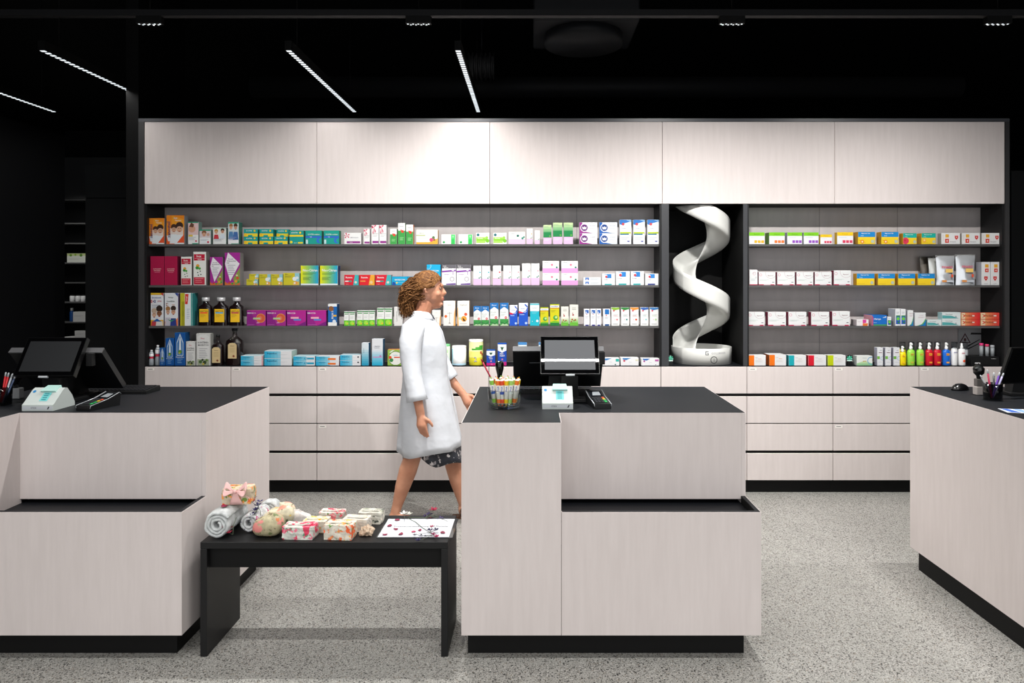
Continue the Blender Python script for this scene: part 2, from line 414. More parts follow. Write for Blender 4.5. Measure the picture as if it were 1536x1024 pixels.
# far shelving seen through the gap
r = empty('far_shelving', (-7.5, 10.7, 0))
MB().box(0, 1.3, .0, .30, wz(298,10.7), wz(236,10.7), mat((.03,.03,.031), .5)).build('upper_panel', r)
MB().box(0, 1.3, .28, .30, 0, wz(298.2,10.7), M_DARK).build('back_panel', r)
FS = [298.5, 334, 364, 393.5, 423, 452.5, 482.5, 508]
for yv in FS: MB().box(0, 1.3, .0, .279, wz(yv,10.7)-.02, wz(yv,10.7), mat((.09,.09,.09), .4)).build('shelf', r)
tag(r, 'far black shelving glimpsed through the gap at the left, holding a few white packs', 'shelving')

# ---- ceiling services
M_PIPE = mat((.008,.008,.009), .6, spec=.2); M_PIPE2 = mat((.006,.0065,.008), .6, spec=.2)
def along_x(name, x0, x1, y, z, rad, m, label, cat, n=16):
    o = MB().tube([(x0-(x0+x1)/2,0,0),(x1-(x0+x1)/2,0,0)], rad, m, n).build(name, None, ((x0+x1)/2, y, z)); return tag(o, label, cat)
along_x('ceiling_pipe', -2.9, 4.4, 7.2, 3.62, .11, M_PIPE, 'thick black pipe crossing the ceiling behind the lit strip lamps', 'pipe')
rr = [];  pp = []
for i in range(61):
    pp.append((i*.004-.12, 0, 0)); rr.append(.115 + .018*math.cos(i*PI/5))
o = empty('flexible_duct', (-.49, 6.6, 3.65)); MB().tube(pp, rr, mat((.03,.029,.029), .5), 16).build('ribbed_hose', o); MB().tube([(0,0,.13),(0,0,CEIL-3.65)], .006, M_PIPE2, 6).build('hanger', o); tag(o, 'short ribbed grey duct on the dark ceiling beside the strip lamp', 'duct')
o = empty('ventilation_duct', (.36, 5.0, 3.45)); MB().box(-.36, .36, -.3, .3, -.06, .22, M_PIPE2, bev=.01).build('casing', o); MB().lathe([(.28,-.13),(.28,-.06)], M_PIPE2, 24).build('outlet', o)
MB().tube([(-.3,0,.22),(-.3,0,.65)], .006, M_PIPE2, 6).build('hanger', o); MB().tube([(.3,0,.22),(.3,0,.65)], .006, M_PIPE2, 6).build('hanger', o)
tag(o, 'black ventilation box hung under the ceiling above the middle of the wall unit', 'duct')

# ================================================================ lamps
M_HOUS = mat((.003,.003,.003), .6, spec=.15); M_TRACKLINE = mat((.008,.008,.009), .6, spec=.2)
M_LED = mat((.86,.93,.97), .5, emit=LED_E, name='led_cell'); M_CELL = mat((.02,.02,.02), .5)
def strip_lamp(x, y0, y1, z, label, power, along='y', cells=True, spread=2.6):
    L_ = y1-y0; r = empty('strip_lamp', (x, (y0+y1)/2, z) if along == 'y' else ((y0+y1)/2, x, z), 0 if along == 'y' else PI/2)
    MB().box(-.021, .021, -L_/2, L_/2, .0, .06, M_HOUS).build('housing', r)
    e = MB(); n = int(L_/.045); st = L_/n
    for i in range(n):
        ya = -L_/2+i*st
        e.box(-.015, .015, ya+.010, ya+st-.014, -.002, .0, M_LED)
    e.build('led_cells', r)['kind'] = 'stuff'
    for q in (-.4, .4): MB().tube([(0, q*L_, .06), (0, q*L_, CEIL-z)], .002, M_HOUS, 5).build('hanger', r)
    ld = bpy.data.lights.new('lamp', 'AREA'); ld.shape = 'RECTANGLE'; ld.size = .02; ld.size_y = L_; ld.energy = power; ld.color = LAMP_C
    ld.spread = spread
    lo = bpy.data.objects.new('lamp_light', ld); COL.objects.link(lo); lo.parent = r; lo.location = (0,0,-.006)
    return tag(r, label, 'ceiling lamp', 'black strip lamps')
LZ = 3.10
strip_lamp(-6.95, 8.5, 10.2, LZ, 'added fill strip lamp for the far shelving, unseen behind the black cabinet wall', 22)  # added lamp, kept out of view, to brighten the goods on the far shelving
strip_lamp(-1.560, 4.43, 6.09, LZ, 'strip lamp above the second upper cabinet from the left', P_TOP)
strip_lamp(-.480, 4.43, 6.09, LZ, 'strip lamp above the middle of the wall unit, beside the ribbed duct', P_TOP*2)
strip_lamp(-3.13, 4.43, 6.09, LZ, 'strip lamp in the upper left, running toward the dark column', P_TOP)
strip_lamp(-4.18, 4.43, 6.09, LZ, 'strip lamp furthest to the left, cut off by the photo edge', P_TOP)
# crosswise lamps over and in front of the counters (above the frame)
for (xc, yc, p) in LAMPS_X:
    strip_lamp(yc, xc-.75, xc+.75, LZ, 'strip lamp hung crosswise above the counters, outside the view', p, 'x')
# wall-washer track with four small modules
YT = 3.9; ZTK = LZ
tr = MB().box(-7.0, 7.2, -.02, .02, 0, .035, M_TRACKLINE).build('lamp_track', None, (0, YT, ZTK+.012)); tag(tr, 'thin black lamp track running across the ceiling in front of the wall unit', 'track')
for k, (xa, xb) in enumerate(((207, 243), (611, 645), (1080, 1115), (1479, 1514))):
    X = (wx(xa, YT)+wx(xb, YT))/2; r = empty('washer_lamp', (X, YT, ZTK))
    MB().box(-.07, .07, -.018, .018, -.028, .012, M_HOUS).build('housing', r)
    e = MB()
    for i in range(9):
        e.box(-.064+i*.0145, -.064+i*.0145+.008, -.004+.012*(i%2), .004+.012*(i%2), -.0295, -.028, M_LED)
    
    e.build('led_cells', r)
    MB().tube([(0,0,.049),(0,0,CEIL-ZTK)], .002, M_HOUS, 5).build('hanger', r)
    ld = bpy.data.lights.new('washer', 'AREA'); ld.shape = 'RECTANGLE'; ld.size = .14; ld.size_y = .03; ld.energy = WASH[k]; ld.color = LAMP_C; ld.spread = 2.4
    lo = bpy.data.objects.new('washer_light', ld); COL.objects.link(lo); lo.parent = r; lo.location = (0, 0, -.034)
    lo.rotation_euler = (math.radians(WASH_TILT), 0, 0)
    tag(r, ['small dotted wall washer lamp above the left end of the wall unit', 'small dotted wall washer lamp above the walking person', 'small dotted wall washer lamp above the spiral chute', 'small dotted wall washer lamp at the top right corner'][k], 'ceiling lamp', 'small wall washer lamps')

# shop lighting behind the camera, lamps of the same row
for (x, y, p) in LAMPS_BACK:
    strip_lamp(x, y-.8, y+.8, LZ, 'strip lamp in the shop behind the viewpoint, outside the view', p)
w = bpy.data.worlds.new('world'); S.world = w; w.use_nodes = True
w.node_tree.nodes['Background'].inputs[0].default_value = (*WORLD_C, 1); w.node_tree.nodes['Background'].inputs[1].default_value = WORLD_E

cd = bpy.data.cameras.new('camera'); cam = bpy.data.objects.new('camera', cd); COL.objects.link(cam); S.camera = cam
cam.location = (0, 0, H); cam.rotation_euler = (PI/2, 0, 0)
cd.sensor_width = 36; cd.lens = F/1536*36; cd.shift_x = -(CX-768)/1536; cd.shift_y = -(512-CY)/1536; cd.clip_start = .05
S.view_settings.view_transform = 'Standard'; S.view_settings.look = 'None'; S.view_settings.gamma = 1; S.view_settings.use_curve_mapping = False
S.view_settings.exposure = EXPO
# ================================================================ goods on the shelves
def clip01(pts, x0, x1, z0, z1):
    for ax, lim, sg in ((0, x0, 1), (0, x1, -1), (1, z0, 1), (1, z1, -1)):
        out = []
        for i in range(len(pts)):
            a, b = pts[i], pts[(i+1) % len(pts)]; ia = sg*(a[ax]-lim) >= -1e-9; ib = sg*(b[ax]-lim) >= -1e-9
            if ia: out.append(a)
            if ia != ib:
                t = (lim-a[ax])/(b[ax]-a[ax]); out.append((a[0]+t*(b[0]-a[0]), a[1]+t*(b[1]-a[1])))
        pts = out
        if len(pts) < 3: return []
    return pts
_DC = {}
def DIM(c):
    if c not in _DC: _DC[c] = tuple(round(v*.74, 5) for v in hexc(c))
    return _DC[c]
def carton_mesh(key, w, d, h, ops, base, side=None, top=None, left=None, right=None):
    mb = MB(); P = lambda c: mat(DIM(c), .5, spec=.3)
    ms = {}
    if side: ms['l'] = ms['r'] = P(side)
    if left: ms['l'] = P(left)
    if right: ms['r'] = P(right)
    if top: ms['t'] = P(top)
    mb.box(-w/2, w/2, 0, d, 0, h, P(base), ms, bev=min(.0009, w*.03))
    e = .00035; dk = MIX(base, '000000', .25)
    # closing flap seams on top and on the two sides
    mb.box(-w/2+.002, w/2-.002, d*.5-.0003, d*.5+.0003, h-.0002, h+.0001, P(dk))
    for k, op in enumerate(ops):
        y = -e - k*.00006
        U = lambda u: -w/2 + u*w
        V = lambda v: v*h
        t = op[0]
        def PL(pts, m, y=y):
            q = clip01(pts, -w/2+.0006, w/2-.0006, .0006, h-.0006)
            if len(q) > 2: mb.poly([(a, y, b) for a, b in q], m)
        if t == 'r': PL([(U(op[1]), V(op[2])), (U(op[3]), V(op[2])), (U(op[3]), V(op[4])), (U(op[1]), V(op[4]))], P(op[5]))
        elif t == 'p': PL([(U(a), V(b)) for a, b in op[1]], P(op[2]))
        elif t == 'c':
            rr = op[3]*min(w, h); n = 14
            PL([(U(op[1])+rr*math.cos(2*PI*i/n), V(op[2])+rr*math.sin(2*PI*i/n)) for i in range(n)], P(op[4]))
        elif t == 'o':   # ring
            rr = op[3]*min(w, h); ri = rr*op[5]; n = 18
            for i in range(n):
                a, b2 = 2*PI*i/n, 2*PI*(i+1)/n; cu, cv = U(op[1]), V(op[2])
                PL([(cu+rr*math.cos(a), cv+rr*math.sin(a)), (cu+rr*math.cos(b2), cv+rr*math.sin(b2)), (cu+ri*math.cos(b2), cv+ri*math.sin(b2)), (cu+ri*math.cos(a), cv+ri*math.sin(a))], P(op[4]))
        elif t == 't':   # ('t', text, u, v, h_frac, color, wmax_frac, rot)
            rot = op[7] if len(op) > 7 else 0
            hf = op[4]*(w if rot else h); wm = op[6]*(h if rot else w)
            text_on(mb, op[1], (U(op[2]), y, V(op[3])), (1,0,0), (0,0,1), hf, wm, P(op[5]), rot*PI/2)
        elif t == 'l':   # thin lines of small print: u0,u1,v_top,count,color
            for q in range(op[4]):
                v = op[3]-q*.055; u1 = op[2] - (.08*(op[2]-op[1])*((q*7) % 4))
                mb.poly([(U(op[1]), y, V(v)), (U(u1), y, V(v)), (U(u1), y, V(v+.02)), (U(op[1]), y, V(v+.02))], P(op[5]))
    me_o = mb.build(key); me = me_o.data; bpy.data.objects.remove(me_o); return me
def MIX(a, b, t):
    A = [int(a[i:i+2], 16) for i in (0,2,4)]; B = [int(b[i:i+2], 16) for i in (0,2,4)]
    return '%02x%02x%02x' % tuple(int(x+(y-x)*t) for x, y in zip(A, B))
W_ = 'f4f4f2'
def face(u, v, r, hair='5b3a28', skin='d9a98a', shirt='e8eef2'):
    return [('c', u, v+.12*r/.2, r*1.05, hair), ('c', u, v, r*.85, skin), ('p', [(u-r*1.5, v-r*3.0), (u-r*1.0, v-r*1.0), (u+r*1.0, v-r*1.0), (u+r*1.5, v-r*3.0)], shirt),
            ('r', u-.35*r, v+.05*r, u-.15*r, v+.2*r, '3a2a22'), ('r', u+.15*r, v+.05*r, u+.35*r, v+.2*r, '3a2a22'), ('r', u-.3*r, v-.45*r, u+.3*r, v-.3*r, 'a8564a')]
def gradient(c0, c1, n=10, v0=0, v1=1):
    return [('r', i/n, v0, (i+1)/n+.001, v1, MIX(c0, c1, (i+.5)/n)) for i in range(n)]
def vgrad(c0, c1, u0, u1, v0, v1, n=6):
    return [('r', u0, v0+(v1-v0)*i/n, u1, v0+(v1-v0)*(i+1)/n, MIX(c0, c1, (i+.5)/n)) for i in range(n)]
D_ = {}
D_['sano'] = ('ee8a1c', dict(right='8f9499', top='d97a1a'), [('p', [(0,0),(1,0),(1,.25),(.45,.1),(0,.3)], 'e9622a'), ('p', [(.3,.62),(1,.45),(1,.85),(.3,1)], 'f2a024'), ('p', [(.22,.12),(.95,.12),(.95,.6),(.22,.55)], 'e7d7cf')]
    + face(.42,.50,.16,'4a2e22') + face(.74,.52,.2,'3d261d') + [('p', [(.6,.05),(1,.05),(1,.35)], 'e9562a'), ('p', [(.02,.3),(.22,.3),(.22,.1),(.1,.1)], 'dfe7ee'), ('t', 'sanostol', .13, .5, .2, '25356b', .9, 1), ('t', 'Multi', .52, .9, .045, W_, .3), ('t', 'Vitamine', .66, .82, .045, W_, .45)])
D_['baby'] = ('eef0ef', dict(right='7f9a92', top='6aa58f'), [('r', 0,.95,1,1,'2f9a78'), ('r', 0,.42,1,.95,'e3c3c4'), ('c', .38,.68,.34,'d8a488'), ('p', [(.1,.78),(.3,.98),(.6,.88),(.5,.75)], '6b4432'), ('r', .04,.34,.45,.42,'e8c84a'), ('l', .08,.75,.30,3,'a5a8b8'), ('c', .78,.14,.09,'d02f50'), ('r', .4,0,1,.045,'2f9a78')])
D_['baby_small'] = ('eef0ef', dict(right='7f9a92', top='6aa58f'), [('r', 0,.9,1,1,'2f9a78'), ('r', 0,.44,1,.9,'d8cbd0')] + face(.42,.66,.2,'8a5a3a') + [('c', .78,.66,.14,'caa08a'), ('l', .1,.8,.3,2,'a5a8b8'), ('c', .78,.14,.09,'d02f50')])
D_['couple'] = ('eef0ef', dict(right='7f9a92', top='6aa58f'), [('r', 0,.92,1,1,'b9d2c6'), ('r', 0,.42,1,.92,'e6e4df')] + face(.25,.72,.14,'b4862f','d9a98a','c9333f') + face(.74,.76,.14,'3d2a20','c99579','d9e4ee') + [('l', .1,.8,.3,3,'a5a8b8')])
D_['pair'] = ('f1f1f4', dict(right='3f7d6c', top='6aa58f'), [('r', 0,.93,1,1,'2f9a78'), ('r', 0,.42,1,.93,'ccdadc')] + face(.28,.74,.17,'9c6a3a','dba98c','4f82b4') + face(.72,.74,.18,'4a3020','cf9c80','3f6aa8') + [('l', .1,.8,.3,3,'9aa0c8'), ('r', .3,0,1,.03,'2f9a78')])
def iso(n=''): return [('r', 0,.0,1,.42,'f0d326'), ('r', .3,.0,.62,.22,'0e9c97'), ('c', .12,.3,.17,'f0b820'), ('t', 'ISOSTIN', .38,.77,.16,W_,.5), ('c', .78,.78,.13,'f2d028')]
D_['iso'] = ('0e9c97', dict(right='0b6f62'), iso())
D_['iso_big'] = ('119b90', dict(right='0c6e62'), [('r', 0,.55,.98,.68,'f0d326'), ('t', 'ISOSTIN', .36,.84,.1,W_,.55), ('c', .76,.84,.08,'f2d028'), ('c', .13,.15,.1,'f0d326'), ('r', .6,.04,.95,.15,'f0d326'), ('t', 'lutsch', .42,.1,.06,W_,.25)])
D_['iso_blue'] = ('12a090', dict(right='0b7a58'), [('r', 0,.46,1,.6,'2f66c8'), ('t', 'ISOSTIN comfort', .52,.72,.09,W_,.88), ('c', .84,.27,.2,'2c6fd0'), ('c', .94,.27,.14,'12a090'), ('r', .04,.03,.16,.33,'cfe8ee'), ('t', 'neu', .34,.53,.05,W_,.3)])
def star(u, v, r, c='d63a63'):
    o = []
    for i in range(5):
        a = 2*PI*i/5+.5; o.append(('p', [(u, v), (u+r*math.cos(a-.25), v+r*math.sin(a-.25)*1.2), (u+r*math.cos(a+.25), v+r*math.sin(a+.25)*1.2)], c))
    return o
D_['bow_w'] = (W_, dict(right='a9a3a6'), star(.14,.75,.2) + [('t', 'MEDIVALIN', .6,.58,.1,'9a9aa4',.5), ('r', .15,.08,.95,.26,'96308c'), ('t', 'comfort', .4,.17,.06,W_,.3)])
D_['bow_t'] = (W_, dict(right='a9a3a6'), star(.32,.86,.3) + [('t', 'MEDIVALIN', .55,.55,.04,'9a9aa4',.75), ('l', .2,.85,.45,2,'c9c9d0'), ('r', .12,.05,.98,.17,'96308c')])
D_['weleda_g'] = (W_, dict(right='3f7a3a', top='e9e9e6'), [('r', 0,0,1,.64,'3fa24a'), ('c', .62,.6,.2,'dd3d2c'), ('c', .42,.66,.1,'e0553f'), ('t', 'Natura', .5,.85,.05,'8f8f98',.7), ('l', .25,.8,.3,3,'a9d8a0')])
D_['weleda_or'] = (W_, dict(right='e8822e', top='e9e9e6'), D_['weleda_g'][2])
D_['echin'] = ('f8f6ee', dict(right='e8a230', top='fffaf0'), [('r', 0,0,1,.14,'f2b13a'), ('p', [(.6,.14),(1,.14),(1,.4)], 'f2b13a'), ('t', 'Hibiscan', .25,.76,.07,'7a8a6a',.4), ('r', 0,.58,.42,.63,'9cb04a'), ('l', .08,.6,.42,2,'c4c4bc'), ('c', .7,.3,.13,'d64a7c'), ('c', .8,.46,.1,'5b7a4a'), ('c', .84,.3,.09,'a8664a')])
D_['grn_sq'] = ('f5f7f5', dict(right='dfe8df'), [('r', .68,0,.96,.98,'2fc455'), ('r', .7,.5,.94,.95,'4ad86c'), ('t', 'T', .82,.75,.2,W_,.2), ('c', .17,.2,.12,'28a454'), ('l', .08,.5,.85,2,'b9c4b9')])
D_['grn_lf'] = ('f4f7f0', dict(right='cfdac9'), [('r', .02,.1,.7,.62,'a8dd5c'), ('r', .02,.3,.85,.5,'8ed03a'), ('t', 'Ginsana', .3,.52,.11,W_,.5), ('c', .15,.82,.12,'1d6f7a'), ('c', .85,.3,.17,'7cc62c'), ('c', .8,.58,.12,'9ad84c'), ('l', .35,.9,.85,1,'bcc8b8')])
def pink(acc, split=.33, line='5fbfb2'):
    return [('r', 0,0,1,split,'ecc3e6'), ('r', 0,split,1,split+.012,line), ('t', 'similasan', .38,.88,.035,'9aa0a6',.6), ('l', .15,.8,.72,2,'d5dade'), ('c', .82,.66,.09,acc), ('c', .72,split+.04,.08,'2c8a74'), ('c', .88,split+.09,.07,'2c8a74')]
D_['pk_w'] = (W_, dict(right='b6a9b6'), [('r', 0,0,1,.38,'ecc8ea'), ('r', 0,.38,1,.4,'8a9ab0'), ('t', 'similasan', .25,.86,.07,'9aa0a6',.35), ('c', .56,.68,.1,'1f6a5c'), ('c', .84,.48,.09,'2c8a74'), ('c', .93,.58,.07,'2c8a74')])
D_['pk_y'] = (W_, dict(right='b6a9b6'), pink('e8b830',.35,'e8a84c')); D_['pk_g'] = (W_, dict(right='b6a9b6'), pink('bfe0c8',.3,'a8d8c0'))
D_['pk_teal'] = (W_, dict(right='c9b6c9'), pink('2fb4c0')); D_['pk_red'] = (W_, dict(right='c9b6c9'), pink('d8243c',.33,'c83a5a')); D_['pk_pale'] = (W_, dict(right='c9b6c9'), pink('e0a8b4',.33,'e8d0e4'))
D_['pk_st'] = (W_, dict(right='c9b6c9'), [('r', 0,0,1,.4,'e6a6dc'), ('t', 'similasan', .24,.88,.07,'9aa0a6',.35), ('c', .57,.68,.09,'e27a98'), ('c', .86,.47,.08,'2c8a74'), ('l', .1,.5,.7,1,'d5dade')])
D_['wel_pk'] = ('f2f6ea', dict(right='6f9a4a'), [('r', 0,0,1,.34,'e8bfe6')] + vgrad('0f7a44', 'dfeeb4', 0,1,.34,1,6) + [('r', 0,.36,1,.62,'18884a'), ('t', 'WELEDA', .35,.9,.04,'8a9a8a',.5), ('l', .1,.8,.24,2,'f6e6f6'), ('c', .8,.42,.1,'6ab04a')])
def crown(c): return [('r', 0,0,.16,1,c), ('p', [(.16,0),(.16,.2),(.75,0)], c), ('c', .28,.5,.38,W_), ('c', .28,.5,.31,MIX(c,'20205a',.4)), ('p', [(.18,.36),(.16,.62),(.23,.52),(.28,.64),(.33,.52),(.4,.62),(.38,.36)], W_), ('t', 'dolo-spedifen', .74,.66,.09,'8a8a9a',.42), ('l', .55,.94,.45,2,'c0bcc8')]
D_['crown_p'] = ('efecf2', dict(right='b8b0c0'), crown('9c2f90')); D_['crown_b'] = ('e8eef6', dict(right='b8c0cc'), crown('1a62b8'))
D_['blue_t'] = ('f6f6f8', dict(right='b4b8c0'), [('p', [(0,1),(1,1),(1,.93),(.45,.86),(.2,.78),(0,.82)], '2c78c8'), ('p', [(.5,1),(1,1),(1,.9)], '8cb8e4'), ('c', .3,.82,.12,'cf4a54'), ('t', 'Triofan', .34,.65,.05,'8a98a8',.45), ('r', .04,.43,.96,.50,'b8cc2c'), ('r', .04,.38,.8,.43,'1f6f9c'), ('l', .12,.8,.25,2,'b4bac4'), ('p', [(.62,.14),(.9,.14),(.8,.09),(.68,.1)], '3a3f9a')])
# second shelf
D_['ruby'] = ('b01448', dict(right='6a1234', top='8f1a40'), [('t', 'ALPINAMED', .5,.56,.04,'f0a8b0',.62), ('t', 'MADENA', .5,.5,.04,'f0b0b4',.66), ('l', .3,.7,.43,1,'d86a84')])
D_['bux'] = ('eeefea', dict(right='8a8582'), [('r', .04,.74,.9,.93,'c4143a'), ('t', 'bux', .45,.87,.07,W_,.5), ('r', .08,.8,.9,.805,W_), ('t', 'tussin', .5,.77,.035,W_,.5), ('r', .04,.02,.9,.24,'c42a44'), ('l', .15,.8,.19,3,'e88a90'), ('c', .35,.58,.14,'e8a23a'), ('c', .3,.52,.13,'3a9a3a'), ('c', .5,.5,.1,'4fae40'), ('c', .55,.42,.05,'2a4a34'), ('c', .35,.38,.05,'2a4a34'), ('c', .6,.32,.05,'2a4a34'), ('c', .4,.3,.05,'2a4a34')])
D_['flora'] = ('a82a96', dict(right='8d8a88', top='9a2a8a'), [('p', [(0,0),(1,0),(1,.3),(.7,.1),(.2,.05),(0,.12)], 'd8743a'), ('p', [(.55,.2),(1,.55),(1,.1),(.7,.0)], '8aa04a'), ('p', [(.22,1),(.98,.66),(.36,.12),(.02,.66)], 'f0eef2'), ('t', 'Floradix', .4,.80,.035,'2a2a34',.4), ('t', 'Kräuterblut', .46,.74,.04,'2a2a34',.62), ('t', 'Saft', .22,.68,.035,'2a2a34',.2), ('l', .2,.7,.60,6,'a8a8b4'), ('c', .84,.22,.09,'d84a2a'), ('c', .74,.12,.09,'e8a23a'), ('c', .9,.1,.08,'3a9a4a'), ('c', .3,.07,.07,'d8422a'), ('c', .5,.05,.07,'4a9a3a'), ('c', .8,.3,.06,'efd8c0')])
D_['muco'] = ('d2c52c', dict(right='8fc0c8'), [('r', .72,.3,1,1,'8ec8d4'), ('r', .6,.0,.96,.26,'e8c060'), ('t', 'Muco', .22,.9,.08,'3a3a20',.36), ('t', 'stop', .6,.9,.07,'d8743a',.25), ('l', .1,.6,.75,3,'8a8a30'), ('c', .7,.52,.17,'e8eef0'), ('c', .86,.6,.12,'dfe8ee'), ('c', .8,.2,.13,'f0a040'), ('c', .72,.18,.07,W_)])
D_['neo'] = ('f0ea1c', dict(right='0f2f6a', top='5aa0c8'), gradient('f2ea10', '18a0d8', 10, .08, 1) + [('r', 0,0,1,.08,'e8f0f4'), ('t', 'NeoCitran', .53,.76,.13,W_,.9), ('l', .12,.85,.6,2,'5a8a3a'), ('l', .12,.6,.38,3,'4a7a4a')])
D_['renr'] = ('d81e34', dict(right='7a9aa4'), [('p', [(.62,0),(1,0),(1,1),(.74,1)], '3fb4b8'), ('t', 'Rennie', .34,.75,.17,W_,.58), ('r', .06,.32,.52,.44,'e8dada'), ('r', .3,.32,.52,.44,'3f9a90'), ('c', .8,.28,.12,'d8d4c4'), ('t', 'Digestif', .2,.1,.07,'f0c8c8',.3)])
D_['reno'] = ('e0202c', dict(right='a8923a'), [('p', [(.6,0),(1,0),(1,1),(.74,1)], 'f0a832'), ('t', 'Rennie', .34,.75,.17,W_,.55), ('r', .06,.34,.4,.44,'f0a050'), ('c', .78,.28,.15,'e8c890')])
D_['gav'] = ('14a6d4', dict(right='0d6f9c', top='0a5a7c'), [('p', [(.02,0),(.06,.4),(.22,.32),(.26,0)], '1b4fa4'), ('c', .32,.28,.1,'f0d24a'), ('t', 'GAVISCON', .5,.62,.18,W_,.84), ('l', .4,.8,.3,1,'bfe8f4')])
D_['gav_t'] = ('14b0e0', dict(right='0f3a5a', top='14a0d0'), [('p', [(.02,.1),(.06,.6),(.24,.5),(.34,.25),(.3,.0)], '1b56b4'), ('c', .4,.62,.08,'f0e29a'), ('o', .1,.92,.22,'c8f0fa',.9), ('t', 'GAVISCON', .52,.7,.07,W_,.82), ('t', 'Pastillen', .6,.6,.04,W_,.5), ('c', .9,.2,.1,'cfe8f0')])
D_['purp'] = ('f1eff3', dict(right='a09aa6', top='8f8a94'), [('r', 0,.82,1,1,'6a686e'), ('t', 'Dolo', .22,.93,.05,W_,.3), ('t', 'Balance', .3,.86,.05,W_,.4), ('p', [(0,.62),(1,.68),(1,.76),(0,.7)], '8a45a8'), ('t', 'KAPSELN', .34,.52,.045,'8a5aa0',.5), ('o', .72,.3,.16,'8f8a94',.8), ('c', .78,.76,.1,'f4f2f8'), ('r', .77,.5,.8,.68,'8a45a8'), ('p', [(.3,.02),(.98,.02),(.98,.1),(.3,.07)], '70489a')])
D_['triA'] = ('eff1f3', dict(right='8a9098', top='dfe3e8'), [('r', .04,.3,.98,.95,W_), ('r', .2,.6,.72,.95,'2f86d4'), ('c', .28,.76,.16,'e8eef4'), ('c', .33,.72,.1,'d0434c'), ('t', 'Triofan', .28,.48,.09,'6a7a8a',.4), ('r', .2,.02,.75,.12,'2fb0b4')])
D_['triB'] = ('eff1f3', dict(right='8a9098', top='dfe3e8'), D_['triA'][2][:-1] + [('r', .2,.02,.75,.14,'2a3a8a')])
D_['triS'] = ('eff1f3', dict(right='8a9098'), [('r', .12,.3,.32,.9,'2f76c8'), ('c', .22,.45,.2,'e8eef4'), ('c', .24,.5,.1,'d0434c'), ('r', .4,.55,.9,.68,'c0c6cc'), ('r', .4,.3,.8,.4,'d0d4da')])
# third shelf
D_['biom'] = ('eceef2', dict(right='8f94a4', top='e0b82a'), [('r', 0,.94,1,1,'e4b82c'), ('p', [(.75,1),(1,1),(1,.9)], 'c42438'), ('r', 0,0,1,.18,'e8b422'), ('t', 'biomont', .46,.86,.06,'2a4a8c',.85), ('r', .02,.7,.18,.79,'c42a48'), ('r', .2,.7,.38,.79,'2a3a80'), ('o', .2,.745,.12,W_,.6), ('t', 'plus', .7,.75,.07,'c42a58',.42), ('l', .1,.8,.62,3,'a0a4b0')] + face(.28,.34,.2,'c8b09a','e0b498','c8424a') + face(.68,.38,.24,'33241c','8a5a3e','e4e0dc') + [('p', [(.15,.13),(.5,.22),(.85,.13)], '1f5fa8')])
D_['gink'] = ('eceef2', dict(right='6f5f88', top='c9ccd8'), [('p', [(0,.12),(.25,.24),(.5,.1),(.8,.16),(1,.26),(1,0),(0,0)], 'ee7e3a'), ('p', [(.75,1),(1,1),(1,.88)], '2f4aa0'), ('t', 'Ginkgo', .46,.86,.055,'3f5a4a',.72), ('t', 'Lecithin', .46,.75,.055,'3f5a4a',.78), ('r', .1,.6,.26,.69,'8a3a34'), ('c', .2,.645,.08,'e8e0d8'), ('t', 'plus', .66,.64,.055,'d8946a',.38)] + face(.25,.42,.17,'a87848','dcb094','c8c4d0') + face(.66,.42,.19,'3a2a20','d8a484','2f3f8c') + [('p', [(.2,.2),(.5,.12),(.8,.2),(.5,.17)], '3f9a6a')])
D_['isla'] = ('eef2f4', dict(right='2a8a8a', top='dfe6e8'), [('r', 0,0,.38,1,'c9c22e'), ('r', .12,0,.36,.74,'a8a41e'), ('p', [(.4,.66),(.62,.66),(.7,.97),(.42,.97)], 'e03a2c'), ('t', 'A.Vogel', .54,.82,.13,W_,.26,1), ('t', 'santasapina', .24,.38,.1,'6a7a14',.6,1), ('l', .55,.8,.5,6,'b8c4cc'), ('r', .9,0,1,1,'1f9a94')])
D_['mag_c'] = ('8c1f84', dict(right='6a1a6a', top='d84a9c'), [('p', [(.55,0),(1,0),(1,1),(.2,1)], 'a82a8e'), ('c', .74,.5,.3,'d8603c'), ('o', .74,.5,.3,'e0904a',.86), ('c', .7,.5,.14,'e87a60'), ('t', 'BERPLEX 10', .26,.83,.09,'f4e8f4',.44), ('r', .34,.42,.72,.53,'b8d49a'), ('t', 'plus', .6,.2,.1,'f4e0e8',.2), ('l', .05,.4,.06,1,'c880c4')])
D_['mag_m'] = ('9a1f8a', dict(right='6a1a6a', top='d84a9c'), [('p', [(.5,0),(1,.3),(1,1),(.1,1)], 'b82492'), ('p', [(.55,.0),(1,.0),(1,.3)], '7a1c7c'), ('t', 'BEROCCA', .24,.83,.11,'f4e8f4',.42), ('r', .2,.46,.62,.58,'f0b0c0'), ('r', .36,.34,.74,.45,'5a8ad4'), ('l', .05,.5,.06,1,'c880c4')])
D_['blu_b'] = ('1868b4', dict(right='12406a', top='dfe6ee'), [('r', 0,.88,1,1,W_), ('c', .35,.78,.3,'8a5a34'), ('r', 0,0,1,.16,W_), ('t', 'BION 3', .5,.5,.22,W_,.45,1), ('r', .6,.42,.95,.5,'e8b032'), ('c', .7,.2,.2,'e0e8f0')])
def grn(): return [('r', 0,0,1,.38,'5cc41c'), ('c', .5,.2,.36,'a4e04a'), ('c', .72,.14,.14,'e8c83a'), ('r', 0,.9,1,.97,'3f8a4c'), ('r', .1,.79,.9,.85,'5a9a5c'), ('l', .15,.85,.62,3,'cfd4d0')]
D_['gr1'] = (W_, dict(right='9aa79a'), grn())
D_['whi'] = ('eceae8', dict(right='9a9490'), [('t', 'Leinsamen', .3,.5,.2,'a8a8a8',.8,1), ('l', .5,.9,.7,4,'c9c9c9')])
